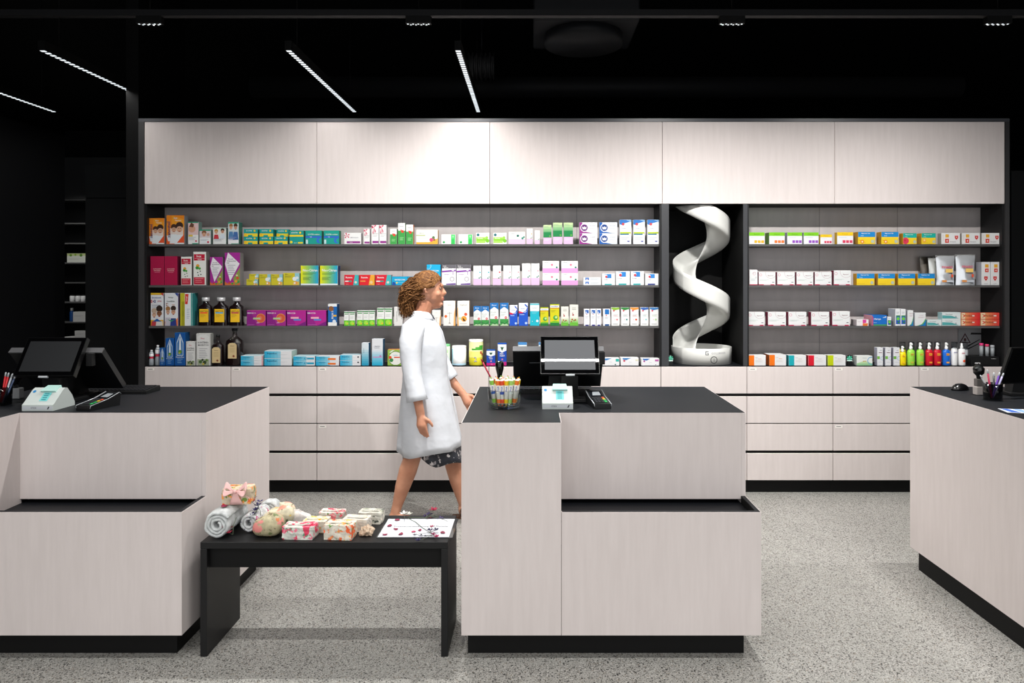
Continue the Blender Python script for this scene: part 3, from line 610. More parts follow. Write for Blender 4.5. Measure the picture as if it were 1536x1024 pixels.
D_['cur1'] = ('faf7f2', dict(right='f0c890'), [('p', [(.85,0),(1,0),(1,.75),(.9,.5)], 'f4b460'), ('c', .2,.38,.12,'e8743a'), ('r', .5,.1,.54,.55,'b0a8a0'), ('r', .32,.5,.72,.515,'b0a8a0'), ('r', .44,.1,.6,.12,'5a5048'), ('t', 'Carica', .5,.84,.04,'c4c0ba',.5)])
D_['cur2'] = ('faf7f2', dict(right='e8b070'), [('p', [(0,0),(.12,0),(.05,.7),(0,.75)], 'f4b460'), ('t', 'Caricol', .5,.84,.07,'b4b0aa',.66), ('c', .7,.46,.13,'e8603a'), ('c', .55,.28,.24,'f4a83c'), ('p', [(.42,.34),(.56,.28),(.72,.18),(.5,.2)], '4a3020'), ('c', .22,.3,.12,'cfe4b8'), ('l', .2,.8,.08,1,'c4c0ba')])
D_['alp'] = ('eef2f0', dict(right='b4b8b4', top='1768b0'), [('r', 0,.82,1,1,'1a74c0'), ('p', [(0,.7),(.5,.84),(1,.7),(1,.83),(0,.83)], '1a74c0'), ('t', 'Emser', .5,.91,.06,'e8f0f8',.8), ('t', 'Bronchial', .4,.6,.05,'a8b4b0',.6), ('r', 0,0,1,.3,'3f9a4a'), ('p', [(0,.0),(.5,.14),(1,.04),(1,0)], 'b8d4a8'), ('p', [(0,.2),(.6,.12),(1,.24),(1,.17),(.6,.06),(0,.14)], '2a7a3c'), ('c', .7,.36,.16,'d83a4c'), ('r', .58,.34,.82,.37,'f0c8c8'), ('l', .12,.6,.5,2,'c8d0cc')])
D_['nas'] = ('1c55c8', dict(right='143a88', top='e8ecf2'), [('p', [(0,.58),(0,1),(1,1),(1,.7),(.7,.58)], 'f2f4f8'), ('p', [(.4,.58),(.75,.66),(.95,.68),(.45,.55)], '1c55c8'), ('p', [(.75,.66),(.92,.80),(1,.80),(.95,.66)], '1c55c8'), ('p', [(.92,.80),(.6,.93),(.72,.96),(1,.84)], '1c55c8'), ('p', [(0,.55),(.4,.55),(.55,.58),(0,.66)], 'd82a48'), ('t', 'triofan', .45,.76,.05,'6a8ac8',.6), ('l', .1,.6,.48,1,'cfe0f8'), ('c', .8,.12,.14,'b8d0f4')])
D_['aqua'] = ('1cb8cc', dict(right='138a9c', top='e8f4f6'), [('r', 0,.66,1,.93,'f2f6f8'), ('r', 0,.93,1,1,'5ac4d4'), ('t', 'marimer', .5,.8,.045,'8a9aa4',.7), ('l', .2,.8,.6,2,'7adae4'), ('c', .78,.22,.13,'e8f8fa'), ('c', .25,.2,.04,W_)])
D_['mento'] = ('d8d018', dict(right='9aa414', top='8ac820'), [('r', 0,.85,1,.95,'e8eaf4'), ('t', 'resorban', .5,.9,.06,'3a3a9c',.8), ('r', 0,.8,1,.82,'d8503c'), ('r', 0,0,1,.14,'1f7a3a'), ('p', [(0,.14),(1,.14),(1,.2),(.5,.24),(0,.18)], '7ac02a'), ('c', .6,.38,.26,'3aa04a'), ('c', .66,.4,.14,'bfe088'), ('l', .1,.6,.7,2,'a8a420')])
D_['osan'] = ('eceae2', dict(right='b4b4a4', top='d8dccc'), [('r', 0,0,1,.16,'6ab83c')] + vgrad('86c860', 'eceae2', 0,1,.16,.4,4) + [('t', 'Osanit', .5,.87,.05,'a4a49a',.6), ('t', 'Herbal', .5,.79,.05,'7a7a72',.7), ('c', .4,.52,.1,'a83a34'), ('c', .35,.6,.06,'a83a34'), ('c', .3,.3,.1,'b84a34'), ('c', .65,.28,.1,'a8402c'), ('c', .2,.2,.08,'984030'), ('c', .5,.24,.08,'6a8a3a')])
D_['tri_t'] = ('f1f1f4', dict(right='b0b0bc'), [('r', .22,.74,.85,.93,'2f66b8'), ('c', .4,.8,.12,'e8ecf4'), ('c', .5,.68,.09,'d0434c'), ('l', .2,.8,.55,3,'c0c4d0'), ('r', .25,0,.85,.07,'30308a')])
D_['tri_w'] = ('f1f1f4', dict(right='a8b0bc'), [('r', .25,.68,.85,.97,'1f72c0'), ('c', .45,.62,.08,'d0434c'), ('l', .25,.8,.52,3,'b0c0c8'), ('r', .25,0,.85,.1,'2f5a94')])
def tric(c, c2): return ('f3f3f1', dict(right='a8a8a4'), [('p', [(0,1),(1,1),(1,.9),(.4,.84),(0,.92)], c), ('c', .3,.82,.11,'cf4a60'), ('l', .25,.85,.6,2,'c0c0c4'), ('r', .25,.52,.85,.535,c2), ('c', .7,.34,.12,c2), ('c', .42,.34,.04,'c84a54'), ('r', .2,.08,.8,.11,'9a9aa0')])
D_['tc1'] = tric('8cbc3a', 'e88a94'); D_['tc2'] = tric('2f8a3c', '5a9a9a'); D_['tc3'] = tric('e8963a', 'e05a3a'); D_['tc4'] = tric('3a6ab8', '9ad0d4'); D_['tc5'] = tric('3a7ab8', 'b4d4a0')
# bottom row
D_['arch'] = ('1358a4', dict(right='0e4a80', top='2a70b0'), [('p', [(.18,.3),(.18,.7),(.5,.98),(.82,.7),(.82,.3)], 'cfe0ee'), ('p', [(.24,.32),(.24,.68),(.5,.9),(.76,.68),(.76,.32)], '3a78b8'), ('p', [(.4,.4),(.44,.78),(.5,.86),(.58,.78),(.62,.4)], 'eef4f8'), ('c', .5,.42,.18,'6a9a3a'), ('c', .44,.38,.1,'b8b84a'), ('t', 'Klosterfrau', .5,.26,.04,'dfe8f4',.84), ('l', .25,.75,.19,3,'7aa8d8')])
D_['herb'] = ('d8d8d6', dict(right='a0a09c', top='e4e4e0'), [('p', [(.08,.02),(.08,.9),(.3,.965),(.7,.965),(.92,.9),(.92,.02)], 'e6e6e4'), ('r', .08,.0,.92,.2,'a8b098'), ('t', 'Neu', .45,.85,.05,'c84a68',.4), ('t', 'KONTERRA', .5,.72,.06,'2a2a2e',.76), ('t', 'MAGENTON', .5,.64,.05,'3a3a3e',.74), ('l', .2,.8,.52,6,'b0b0b4'), ('c', .3,.12,.12,'4a6a34'), ('c', .6,.1,.13,'3a4a2a'), ('c', .75,.17,.09,'6a8a3a'), ('c', .45,.18,.08,'2e3a26'), ('c', .5,.05,.08,'c8b44a')])
def bep(c, extra): return gradient('28b0dc', 'e4eef4', 8, 0, .95)[:5] + [('r', .6,0,1,.95,'eeeef0'), ('t', 'Bepanthen', .28,.62,.3,'16557c',.48)] + extra
D_['bep1'] = ('e6ecf0', dict(right='cfd4d8', top='d8eef4'), bep(0, [('l', .55,.9,.5,2,'b8bcc4'), ('r', .955,0,1,1,'e88a94')]))
D_['bep2'] = ('e6ecf0', dict(right='bcd4cc', top='e4f0f4'), bep(0, [('l', .5,.85,.5,2,'c4c8d0')]))
D_['bep3'] = ('e6ecf0', dict(right='2a6a8a', top='c8e8f0'), bep(0, [('r', .5,.3,.96,.7,'24a4c8'), ('t', 'Plus', .6,.5,.2,W_,.15)]))
D_['bep4'] = ('e6ecf0', dict(right='c84a2a', top='e4ecf0'), bep(0, [('r', .52,.2,.86,.6,'ee7a2c')]))
D_['bep5'] = ('e6ecf0', dict(right='a8acb4', top='c8e4ee'), bep(0, [('c', .88,.6,.16,'30343c'), ('l', .5,.8,.5,2,'c4c8d0')]))
D_['bpv'] = ('dfe8ee', dict(right='1a6a94', top='e4e8ee'), vgrad('1f9cc4', 'e8ecf0', 0,1,0,.8,8) + [('t', 'Bepanthen', .3,.66,.16,'6a8494',.5,1)])
D_['bpv2'] = ('e8eaee', dict(right='1f5a80', top='e4e8ee'), vgrad('22b0d8', 'eceaf0', 0,1,0,.6,8) + [('t', 'Bepanthen', .5,.73,.045,'6a7484',.78), ('r', .08,.3,.95,.34,'d49ac8'), ('c', .78,.36,.09,'b880b8'), ('l', .2,.7,.66,1,'b0b8c4')])
D_['opti'] = ('9cc054', dict(right='a0b088', top='e88a4a'), [('c', .5,.45,.42,'f2f2ea'), ('o', .5,.45,.45,'5a8a2c',.93), ('t', 'OptiFibre', .5,.64,.08,'4a9ac8',.6), ('r', .4,.48,.78,.55,'e04a2a'), ('c', .16,.5,.1,'e8582c'), ('c', .24,.34,.12,'3a8a4a'), ('p', [(.1,.82),(.3,.97),(.45,.97),(.2,.8)], 'e4ecd8'), ('r', 0,.0,1,.05,'7aa83a')])
D_['vick'] = ('1a4cb4', dict(right='123480', top='1f6ac8'), [('p', [(0,.68),(0,.95),(1,.95),(1,.68),(.5,.58)], 'eef2f8'), ('p', [(.3,.83),(.5,.66),(.7,.83)], '1f5a3a'), ('t', 'VICK', .5,.84,.05,'e8f4e8',.28), ('t', 'MEDI', .45,.53,.07,W_,.4), ('t', 'NAIT', .52,.44,.07,W_,.55), ('c', .52,.28,.1,'d8809c'), ('r', 0,0,1,.17,'c8147c'), ('t', 'plus', .6,.09,.07,'f4d0e4',.5)])
D_['w_bl'] = ('e8f0f4', dict(right='b8c8d4', top='4a8ac8'), [('r', 0,.9,1,1,'4a90d0'), ('t', 'nicotinell', .5,.8,.05,'3a4a5a',.6)])
D_['flatA'] = ('f2f2f4', dict(right='a0a4ac', top='f6f6f6'), [('p', [(.1,1),(.6,1),(.3,.7),(.12,.78)], '4a8ac8'), ('c', .2,.65,.12,'d05a9c'), ('r', .8,.55,.98,.92,'2fb4a8'), ('t', 'Trimag', .52,.48,.12,'b0b8c4',.4), ('c', .78,.15,.09,'2a6a5a')])
D_['flatB'] = ('f2f2f4', dict(right='c0b8a8', top='f6f6f6'), [('p', [(.1,1),(.6,1),(.3,.7),(.12,.78)], '4a8ac8'), ('c', .2,.62,.14,'d05a6c'), ('r', .82,.6,.98,.8,'e8e4c4'), ('t', 'Trimag', .52,.45,.12,'b0b8c4',.4)])
D_['flatC'] = ('f2f2f4', dict(right='d898c8', top='f6f6f6'), [('p', [(.06,1),(.5,1),(.3,.7),(.1,.78)], '4a7ac0'), ('c', .16,.62,.13,'b04a9c'), ('r', .76,.6,.96,.88,'c060a8'), ('t', 'Trimag', .5,.45,.12,'b0b8c4',.4), ('c', .8,.12,.07,'3a3a4a')])
# right bay
def burg(c, side, n='Burgerstein'):
    return ('eff0f4', dict(left=side, top='7cc414' if side != 'e8b81c' else 'f0c41c'), [('r', 0,.7,1,1,'7fce18' if side != 'e8b81c' else 'f6cc14'), ('t', n, .5,.84,.1,'4a7a14' if side != 'e8b81c' else 'b89010',.6), ('l', .1,.6,.55,1,'b0b4c4')] + [('r', .34+k*.22,.1,.52+k*.22,.33,c) for k in range(3)])
D_['bu1'] = burg('f4b41c', 'a4a8b0'); D_['bu2'] = burg('ee7a30', '5a8a30'); D_['bu3'] = burg('9a50c4', '9a9ea8')
D_['by1'] = burg('e03a60', 'e8b81c'); 
def magn(top, l2, circ=None): return ('f8d428', dict(left='e0a410', top='e0b420'), [('r', 0,.58,1,1,top), ('t', 'Magnesium Vital', .45,.86,.1,W_,.84), ('t', l2, .24,.68,.07,'e8f4fa',.4), ('c', .86,.22,.14,'b8c4b4'), ('l', .05,.45,.12,1,'d0a818')] + (circ or []))
D_['mg1'] = magn('1a8ad0', 'direkt', [('c', .25,.2,.15,'ec8a20'), ('c', .25,.2,.07,'f8e8c0'), ('p', [(.02,.36),(.2,.2),(.2,.3)], 'e88a20')])
D_['mg2'] = magn('1a8ad0', 'Brause')
D_['mt1'] = magn('10b0a0', 'Forte', [('c', .18,.3,.3,'e03a58'), ('c', .14,.34,.08,'c0243c')]); D_['mt2'] = magn('10b0a0', 'Forte', [('c', .2,.34,.18,'f8b040'), ('c', .2,.36,.09,'fbe08a')])
D_['shld'] = ('efefef', dict(left='b4aca4', top='f4f4f4'), [('r', .22,.6,.4,.88,'f0b030'), ('r', .2,.12,.4,.48,'e0402c'), ('t', '4', .3,.3,.2,W_,.1), ('p', [(.72,.76),(.9,.76),(.9,.55),(.81,.38),(.72,.55)], 'd8362c'), ('t', '+', .81,.62,.12,W_,.1), ('t', 'Hansaplast', .62,.2,.12,'8a8a94',.44), ('l', .06,.14,.8,10,'e8d0cc')])
D_['shld_t'] = ('efefef', dict(left='b0b0b8', top='f4f4f4'), [('r', .4,.76,.8,.9,'f0b030'), ('r', .4,.56,.8,.72,'e0402c'), ('t', '4', .6,.64,.09,W_,.2), ('p', [(.3,.38),(.7,.38),(.7,.28),(.5,.18),(.3,.28)], 'd8362c'), ('t', '+', .5,.3,.06,W_,.2), ('t', 'Hansaplast', .5,.06,.035,'8a8a94',.8)])
def jem(): return [('r', 0,0,1,.08,'e8d0d8'), ('r', 0,0,.3,.07,'c81c54'), ('r', .7,0,.93,.07,'c81c54'), ('o', .12,.78,.1,'e28aa0',.75), ('o', .72,.92,.42,'c8a8b4',.955), ('r', .5,1,1,1.0,'eee'*2), ('t', 'Magnesiocard', .7,.72,.1,'a8848c',.32), ('l', .06,.6,.4,2,'c4d4d0'), ('r', .8,.2,.92,.25,'6a6a70')]
D_['jem'] = ('eef0f0', dict(left='7a1238', top='f0e8ea'), jem())
D_['jem_s'] = ('eef0f0', dict(left='8a1240', top='e8d0d8'), [('r', 0,0,1,.06,'c81c54'), ('o', .6,.75,.2,'d8a0ac',.8), ('o', .8,.5,.1,'a0a0a8',.7), ('l', .2,.8,.4,3,'c4d0d0'), ('t', 'Magnesio', .55,.78,.04,'a8848c',.6)])
D_['pkf'] = ('f3eef0', dict(left='c8bcc0', top='f4f0f0'), [('p', [(.5,1),(.8,1),(.8,.5),(.5,.4)], 'e0409c'), ('p', [(.5,0),(.9,0),(.95,.4),(.5,.4)], 'ee7a3a'), ('l', .08,.4,.7,3,'c8b8bc')])
D_['clar'] = ('1a72cc', dict(left='e4a0b0', top='1a68b8'), [('r', 0,0,1,.14,'4a9a6a'), ('t', 'Clarityn', .34,.62,.2,W_,.54), ('p', [(.7,.75),(.95,.9),(.95,.78)], 'e8f0f8'), ('t', 'Allergie', .2,.3,.09,'bfe0f4',.28), ('p', [(0,0),(.06,0),(.06,.9),(0,.9)], 'e04a6a')])
D_['wg_t'] = ('f2f4f6', dict(left='c4c8d0', top='f6f6f8'), [('r', .12,.1,.95,.62,'2a5ac0'), ('c', .55,.42,.34,'7ad04a'), ('c', .62,.2,.2,'2f8a3a'), ('r', .12,.55,.95,.62,'2a8a4a'), ('l', .2,.8,.8,2,'b4b8c4')])
D_['wave'] = ('eff1f2', dict(left='c8ccd4', top='f4f4f6'), [('p', [(1,0),(.3,0),(.7,.1),(.9,.3),(1,.5)], '1a80cc'), ('p', [(.2,.0),(.3,0),(.7,.1),(.9,.3),(1,.5),(1,.6),(.8,.3),(.6,.12)], '6ac04a'), ('t', 'Fluimucil', .6,.8,.06,'c4a0a8',.6), ('l', .3,.9,.66,2,'d4b4bc')])
D_['teal_f'] = ('eaf2f2', dict(left='a8ccd0', top='dceef0'), [('p', [(0,.08),(.9,.1),(.5,.5),(0,.55)], '5ab0b0'), ('t', 'Voltaren Emulgel', .36,.7,.15,'4a5a68',.62), ('c', .74,.35,.13,'a8b4bc'), ('l', .6,.95,.8,1,'c4d4d8')])
D_['red_f'] = ('f2a84a', dict(left='e8a070', top='d83a24'), [('r', 0,.02,.2,.98,'f4dcb8')] + gradient('f4c478', 'e4222c', 10, 0, 1)[2:] + [('p', [(.02,.2),(.14,.5),(.02,.85),(.2,.6),(.18,.4)], 'e0402c'), ('t', 'Perskindol', .42,.55,.3,'8a4a2a',.42), ('r', .58,.45,.7,.62,'f8e8e0'), ('r', 0,0,1,.06,'d83024')])
def bandb(c, t2='b8a8a8'): return ('f1f1f2', dict(left=MIX(c,'000000',.3), top='f4f4f4'), [('r', 0,0,.32,1,c), ('t', 'Omni', .45,.76,.08,'a0a0a8',.3), ('t', 'biotic', .66,.66,.1,t2,.5), ('l', .4,.85,.5,4,'dcd8d4')])
D_['b_or'] = bandb('fa7a10', 'f0905a'); D_['b_te'] = bandb('18b0bc'); D_['b_re'] = bandb('e01830'); D_['b_li'] = bandb('c8d80c')
D_['wgb'] = ('f0f3ee', dict(left='c0c8c4', top='f4f6f4'), [('r', 0,0,1,.22,'a0d4a0'), ('p', [(0,.22),(.5,.5),(1,.22)], 'c4e4b0'), ('t', 'anti', .5,.46,.16,'e08a40',.34), ('t', 'brumm', .5,.78,.1,'a0b0b8',.5), ('o', .93,.5,.4,'5aa8e0',.85)])
D_['wgt'] = ('f1f2f6', dict(left='b4b4c4', top='f4f4f6'), [('r', 0,.36,.45,.52,'7ac04a'), ('t', 'anti', .6,.85,.05,'8a9098',.6), ('r', .25,.7,.85,.74,'9a8088'), ('o', .92,.4,.34,'4aa0e0',.85), ('l', .2,.8,.18,1,'c4c4d0')])
D_['fargr'] = ('dfe2d8', dict(right='9aa488'), [('r', 0,.75,1,1,'c4d090'), ('c', .2,.8,.14,'6a9a2a'), ('c', .45,.85,.12,'8ab03a'), ('c', .75,.8,.16,'5a8a2a'), ('l', .1,.8,.4,2,'b4b8b0')])
D_['plainw'] = ('e4e4e2', dict(right='b0b0b0'), [('l', .1,.8,.6,2,'bcbcbc')])

_CM = {}
YI = 5.372
ORD = {2: ['left', 'right'], 3: ['leftmost', 'middle', 'rightmost']}
NUM = ['', 'one', 'two', 'three', 'four', 'five', 'six', 'seven', 'eight']
def nth(i, n):
    if n in ORD: return ORD[n][i]
    if i == 0: return 'leftmost'
    if i == n-1: return 'rightmost'
    return ['', 'second from left', 'third from left', 'fourth from left', 'fifth from left'][i]
LEVEL = {1: (ZSH[0], 'top'), 2: (ZSH[1], 'second'), 3: (ZSH[2], 'third'), 4: (ZCT, 'bottom')}
def carton(level, x0, x1, top, d, design, name='medicine_carton', y=YI, z=None, zbot=None):
    base, kw, ops = D_[design]; z0 = LEVEL[level][0] if z is None else z
    w = wx(x1, y)-wx(x0, y)-.0006; h = wz(top, y)-z0 if zbot is None else zbot
    key = (design, round(w, 3), round(d, 3), round(h, 3))
    for k2 in _CM:
        if k2[0] == design and abs(k2[1]-w) < .0035 and abs(k2[2]-d) < .001 and abs(k2[3]-h) < .004: key = k2; break
    if key not in _CM: _CM[key] = carton_mesh('medicine_carton', w, d, h, ops, base, **kw)
    o = bpy.data.objects.new(name, _CM[key]); COL.objects.link(o); o.location = (wx((x0+x1)/2, y), y, z0)
    return o, key[3]
def rowof(level, xs, top, d, design, desc, group=None, name='medicine_carton', stack=None, cat='carton', where='', y=YI):
    """xs: pixel spans left to right; desc: looks; where: what it stands beside"""
    n = len(xs); out = []
    for i, (a, b) in enumerate(xs):
        st = 1 if not stack else stack
        z = LEVEL[level][0]; hh = (wz(top, y)-z)/st - .0004
        for k in range(st):
            o, h = carton(level, a, b, top, d, design, name, y=y, z=z+k*(hh+.0005), zbot=hh)
            lab = desc
            bits = []
            if n > 1: bits.append(nth(i, n) + (' one' if n == 2 else ' of ' + NUM[n]))
            if st > 1: bits.append('lower' if k == 0 else 'upper')
            if bits: lab += ', ' + ', '.join(bits)
            if where: lab += ', ' + where
            tag(o, lab, cat, group if n*st > 1 else None); out.append(o)
    return out
L, R = 'left bay', 'right bay'
# ---- top shelf, left bay
rowof(1, [(223.6, 246.4)], 327, .055, 'sano', 'small orange carton with dark blue upright lettering and two children')
rowof(1, [(249.6, 276.3)], 322.6, .065, 'sano', 'large orange carton with dark blue upright lettering and two children')
rowof(1, [(282, 297.6)], 332.6, .06, 'baby', 'tall white carton showing a sleeping baby, right of the large orange one')
rowof(1, [(299, 316)], 344, .06, 'baby_small', 'short white carton showing a small child, left of the couple carton')
rowof(1, [(319.5, 339)], 341.3, .06, 'couple', 'short white carton showing a couple in red and white')
rowof(1, [(342, 358)], 332.8, .07, 'pair', 'tall white carton with two smiling faces and a green side')
rowof(1, [(365.7, 386.6), (389, 410)], 343.5, .07, 'iso', 'small teal and yellow carton', 'stacked small teal and yellow cartons', stack=2)
o, h0 = carton(1, 411.4, 431.5, 354.6, .09, 'iso'); tag(o, 'small teal and yellow carton lying under another, left of the large teal one', 'carton')
o, _ = carton(1, 414.5, 433, 346, .045, 'iso', y=YI+.04, z=ZSH[0]+h0+.0005, zbot=h0-.002); tag(o, 'small teal and yellow carton set back on top of another, by the large teal one', 'carton')
rowof(1, [(434, 455.5)], 345.5, .06, 'iso_big', 'large teal carton with one yellow band')
rowof(1, [(458, 482.5), (485.5, 508.6)], 345.5, .06, 'iso_blue', 'teal carton with a blue band and blue circle', 'teal cartons with a blue band')
rowof(1, [(516.3, 541.7)], 349, .05, 'bow_w', 'wide white carton with a pink star flower and purple band')
rowof(1, [(545.5, 554.7)], 343.2, .04, 'bow_t', 'short narrow white carton with a pink star flower and purple foot')
rowof(1, [(557.4, 568.2), (568.9, 579.6)], 337.2, .045, 'bow_t', 'tall white carton with a pink star flower and purple foot', 'tall white cartons with a pink flower')
rowof(1, [(585, 595.3)], 343, .05, 'weleda_g', 'short white and green carton with a red fruit')
rowof(1, [(597, 607.8)], 334.3, .05, 'weleda_g', 'tallest white and green carton with a red fruit')
rowof(1, [(609, 619.8)], 336.6, .05, 'weleda_or', 'white and green carton with a red fruit and an orange side')
rowof(1, [(624.3, 656.7)], 344.4, .05, 'echin', 'wide cream carton with an orange edge and pink blossom')
rowof(1, [(662.2, 683.5), (687.6, 709.2)], 351.4, .05, 'grn_sq', 'low white carton with a bright green end block', 'low white cartons with a green block')
rowof(1, [(714, 734.3), (740, 760)], 349, .05, 'grn_lf', 'low carton with a lime leaf and teal dot', 'low cartons with a lime leaf')
rowof(1, [(763, 787.7)], 347.6, .05, 'pk_w', 'wide low white carton with a pink lower band and green dot')
rowof(1, [(790, 799.1)], 342.8, .04, 'pk_y', 'narrow white and pink carton with an orange line, on the top shelf')
rowof(1, [(802, 809.8)], 345.4, .04, 'pk_g', 'narrowest white and pale pink carton with a pale green line, on the top shelf')
rowof(1, [(815, 827.3)], 337.2, .05, 'wel_pk', 'shorter green carton with a pink foot')
rowof(1, [(829.4, 843.5), (845.6, 859.4)], 333.7, .05, 'wel_pk', 'tall green carton with a pink foot', 'tall green cartons with a pink foot')
rowof(1, [(869, 896)], 333.2, .06, 'crown_p', 'purple and white carton with a crown badge', 'purple cartons with a crown badge', stack=2)
rowof(1, [(899, 926)], 333.2, .06, 'crown_b', 'blue and white carton with a crown badge', 'blue cartons with a crown badge', stack=2)
rowof(1, [(929.4, 947), (950, 967.4), (971, 988.5)], 329.4, .06, 'blue_t', 'tall white carton with a lime and blue stripe', 'tall white cartons with a lime and blue stripe')
# ---- second shelf, left bay
rowof(2, [(225.5, 246), (246.6, 266)], 384, .06, 'ruby', 'plain crimson carton with small pale lettering', 'crimson cartons')
rowof(2, [(271.6, 287.5)], 384.8, .06, 'bux', 'shorter white carton with a red title block and green herb')
rowof(2, [(290, 309)], 377.5, .07, 'bux', 'taller white carton with a red title block and green herb')
rowof(2, [(315, 333.8)], 385.3, .06, 'flora', 'smaller purple carton with a white diamond and fruits')
rowof(2, [(337, 360)], 378.5, .07, 'flora', 'larger purple carton with a white diamond and fruits')
o, h0 = carton(2, 369.5, 386.7, 418.6, .07, 'muco'); tag(o, 'small yellow carton at the left end of its row, under another', 'carton')
o, _ = carton(2, 373.5, 388, 410.2, .05, 'muco', y=YI+.006, z=ZSH[1]+h0+.0005, zbot=.040); tag(o, 'small yellow carton lying on top of another', 'carton')
rowof(2, [(388.6, 406), (406.6, 424)], 411, .06, 'muco', 'small yellow carton with an orange dot standing alone in height', 'small yellow cartons with an orange dot')
rowof(2, [(425, 449)], 409.2, .06, 'muco', 'widest yellow carton with an orange dot')
rowof(2, [(451, 477.8), (480, 506.7)], 398, .07, 'neo', 'carton fading from yellow to blue with white lettering', 'yellow to blue cartons')
rowof(2, [(516.3, 538)], 412, .05, 'renr', 'red carton with a teal end, right of the yellow and blue ones')
rowof(2, [(539, 562)], 412, .05, 'reno', 'red carton with an orange end')
rowof(2, [(563, 586.8)], 412, .05, 'renr', 'red carton with a teal end, beside the low blue cartons')
rowof(2, [(587.5, 611.6), (612.2, 636)], 414.3, .05, 'gav', 'low bright blue carton with white capitals', 'low bright blue cartons')
rowof(2, [(640, 661)], 396.5, .05, 'gav_t', 'tall bright blue carton behind the head of the walking person')
rowof(2, [(662.8, 684), (684.6, 706)], 396.8, .05, 'purp', 'grey and white carton with a purple stripe', 'grey and white cartons with a purple stripe')
rowof(2, [(710, 722.3), (722.8, 735.5)], 398.4, .045, 'pk_teal', 'narrow white carton with a pink foot and teal dot', 'narrow white cartons with a teal dot')
rowof(2, [(739.3, 751.7)], 398, .045, 'pk_red', 'narrow white carton with a pink foot and a red dot')
rowof(2, [(755, 767.2), (767.7, 779.7)], 398, .045, 'pk_pale', 'narrow white carton with a pink foot and pale dot', 'narrow white cartons with a pale dot')
rowof(2, [(783, 795.8), (796.4, 809.4)], 394.8, .045, 'pk_pale', 'taller white carton with a pink foot and pale dot', 'taller white cartons with a pale dot')
rowof(2, [(813.7, 838.7), (842, 867)], 391.2, .05, 'pk_st', 'wide white and pink carton', 'stacked wide white and pink cartons', stack=2)
rowof(2, [(875, 901)], 415.7, .06, 'triS', 'flat white carton with a small blue square', 'flat white cartons with a blue square', stack=2)
rowof(2, [(903, 922.6)], 410, .05, 'triA', 'shorter white carton with a blue square and teal foot')
rowof(2, [(923.7, 944.8), (946, 965.8)], 406.5, .05, 'triA', 'taller white carton with a blue square and teal foot', 'taller white cartons with a blue square')
rowof(2, [(967.7, 987.7)], 410, .05, 'triB', 'white carton with a blue square and navy foot at the shelf end')
# ---- third shelf, left bay
rowof(3, [(226, 245.3)], 439.2, .06, 'biom', 'tall carton with blue lettering, two faces and a yellow foot')
rowof(3, [(247, 267)], 439.2, .06, 'gink', 'tall carton with green lettering, two faces and an orange foot')
rowof(3, [(270.3, 288.3)], 439.2, .09, 'isla', 'tall white carton with an olive left half and red tag')
rowof(3, [(370, 398.7), (400, 428.8)], 465.4, .06, 'mag_c', 'magenta carton with an orange slice', 'magenta cartons with an orange slice')
rowof(3, [(430.2, 459), (460.7, 489)], 465.4, .06, 'mag_m', 'plain magenta carton with pink and blue bars', 'magenta cartons with two bars')
rowof(3, [(492, 505.4)], 455.5, .07, 'blu_b', 'tall narrow royal blue carton right of the magenta ones')
rowof(3, [(516, 523.4), (523.9, 532.4)], 467, .045, 'gr1', 'small white and green carton of the pair at the left', 'small white and green cartons')
rowof(3, [(535.5, 544.2), (544.7, 553.1), (553.6, 562.2)], 465.3, .045, 'gr1', 'medium white and green carton', 'medium white and green cartons')
rowof(3, [(565.4, 576.5), (577, 588)], 461.6, .045, 'gr1', 'larger white and green carton', 'larger white and green cartons')
rowof(3, [(591, 604)], 460, .045, 'whi', 'plain whitish carton behind the hair of the walking person')
rowof(3, [(648, 661)], 465, .045, 'cur1', 'short white and orange carton in front of the walking person')
rowof(3, [(665, 683)], 451, .045, 'cur1', 'tall white carton with a thin cross and orange dot')
rowof(3, [(686, 704)], 451, .045, 'cur2', 'tall white carton with a cut papaya')
rowof(3, [(710.3, 721.7), (722.2, 733.5)], 459, .045, 'alp', 'shorter blue topped carton with a green meadow', 'shorter meadow cartons')
rowof(3, [(735, 747.8), (749.7, 762.8)], 454.2, .045, 'alp', 'taller blue topped carton with a green meadow', 'taller meadow cartons')
rowof(3, [(764.3, 776.3)], 457.4, .045, 'nas', 'shorter royal blue carton with a white top and red swoosh')
rowof(3, [(778, 792)], 454.3, .045, 'nas', 'taller royal blue carton with a white top and red swoosh')
rowof(3, [(795, 809)], 455, .045, 'aqua', 'turquoise carton with a white title field')
rowof(3, [(810.4, 822.7)], 461, .045, 'mento', 'shorter yellow green carton with a green figure')
rowof(3, [(825, 839)], 456.2, .045, 'mento', 'taller yellow green carton with a green figure')
rowof(3, [(841.6, 853)], 459.7, .045, 'osan', 'shorter cream carton with dark red berries')
rowof(3, [(854.5, 867.4)], 456.8, .045, 'osan', 'taller cream carton with dark red berries')
rowof(3, [(876, 884.3)], 463, .045, 'tri_t', 'single slim white carton with a blue patch, right of the berries')
rowof(3, [(885.7, 893.9), (894.4, 901.8)], 463, .045, 'tri_t', 'slim white carton with a blue patch, standing as a pair', 'pair of slim white cartons')
rowof(3, [(904.6, 915.4)], 463, .045, 'tri_w', 'slim white carton with a large blue patch and navy foot')
for dsg, a, b, nm in (('tc1', 917, 929.3, 'lime'), ('tc2', 931.6, 943.8, 'dark green'), ('tc3', 945.5, 958, 'orange'), ('tc4', 960.8, 972.7, 'royal blue'), ('tc5', 974.6, 987.7, 'steel blue')):
    rowof(3, [(a, b)], 460.8, .045, dsg, 'small white carton with a %s top edge on the third shelf' % nm)
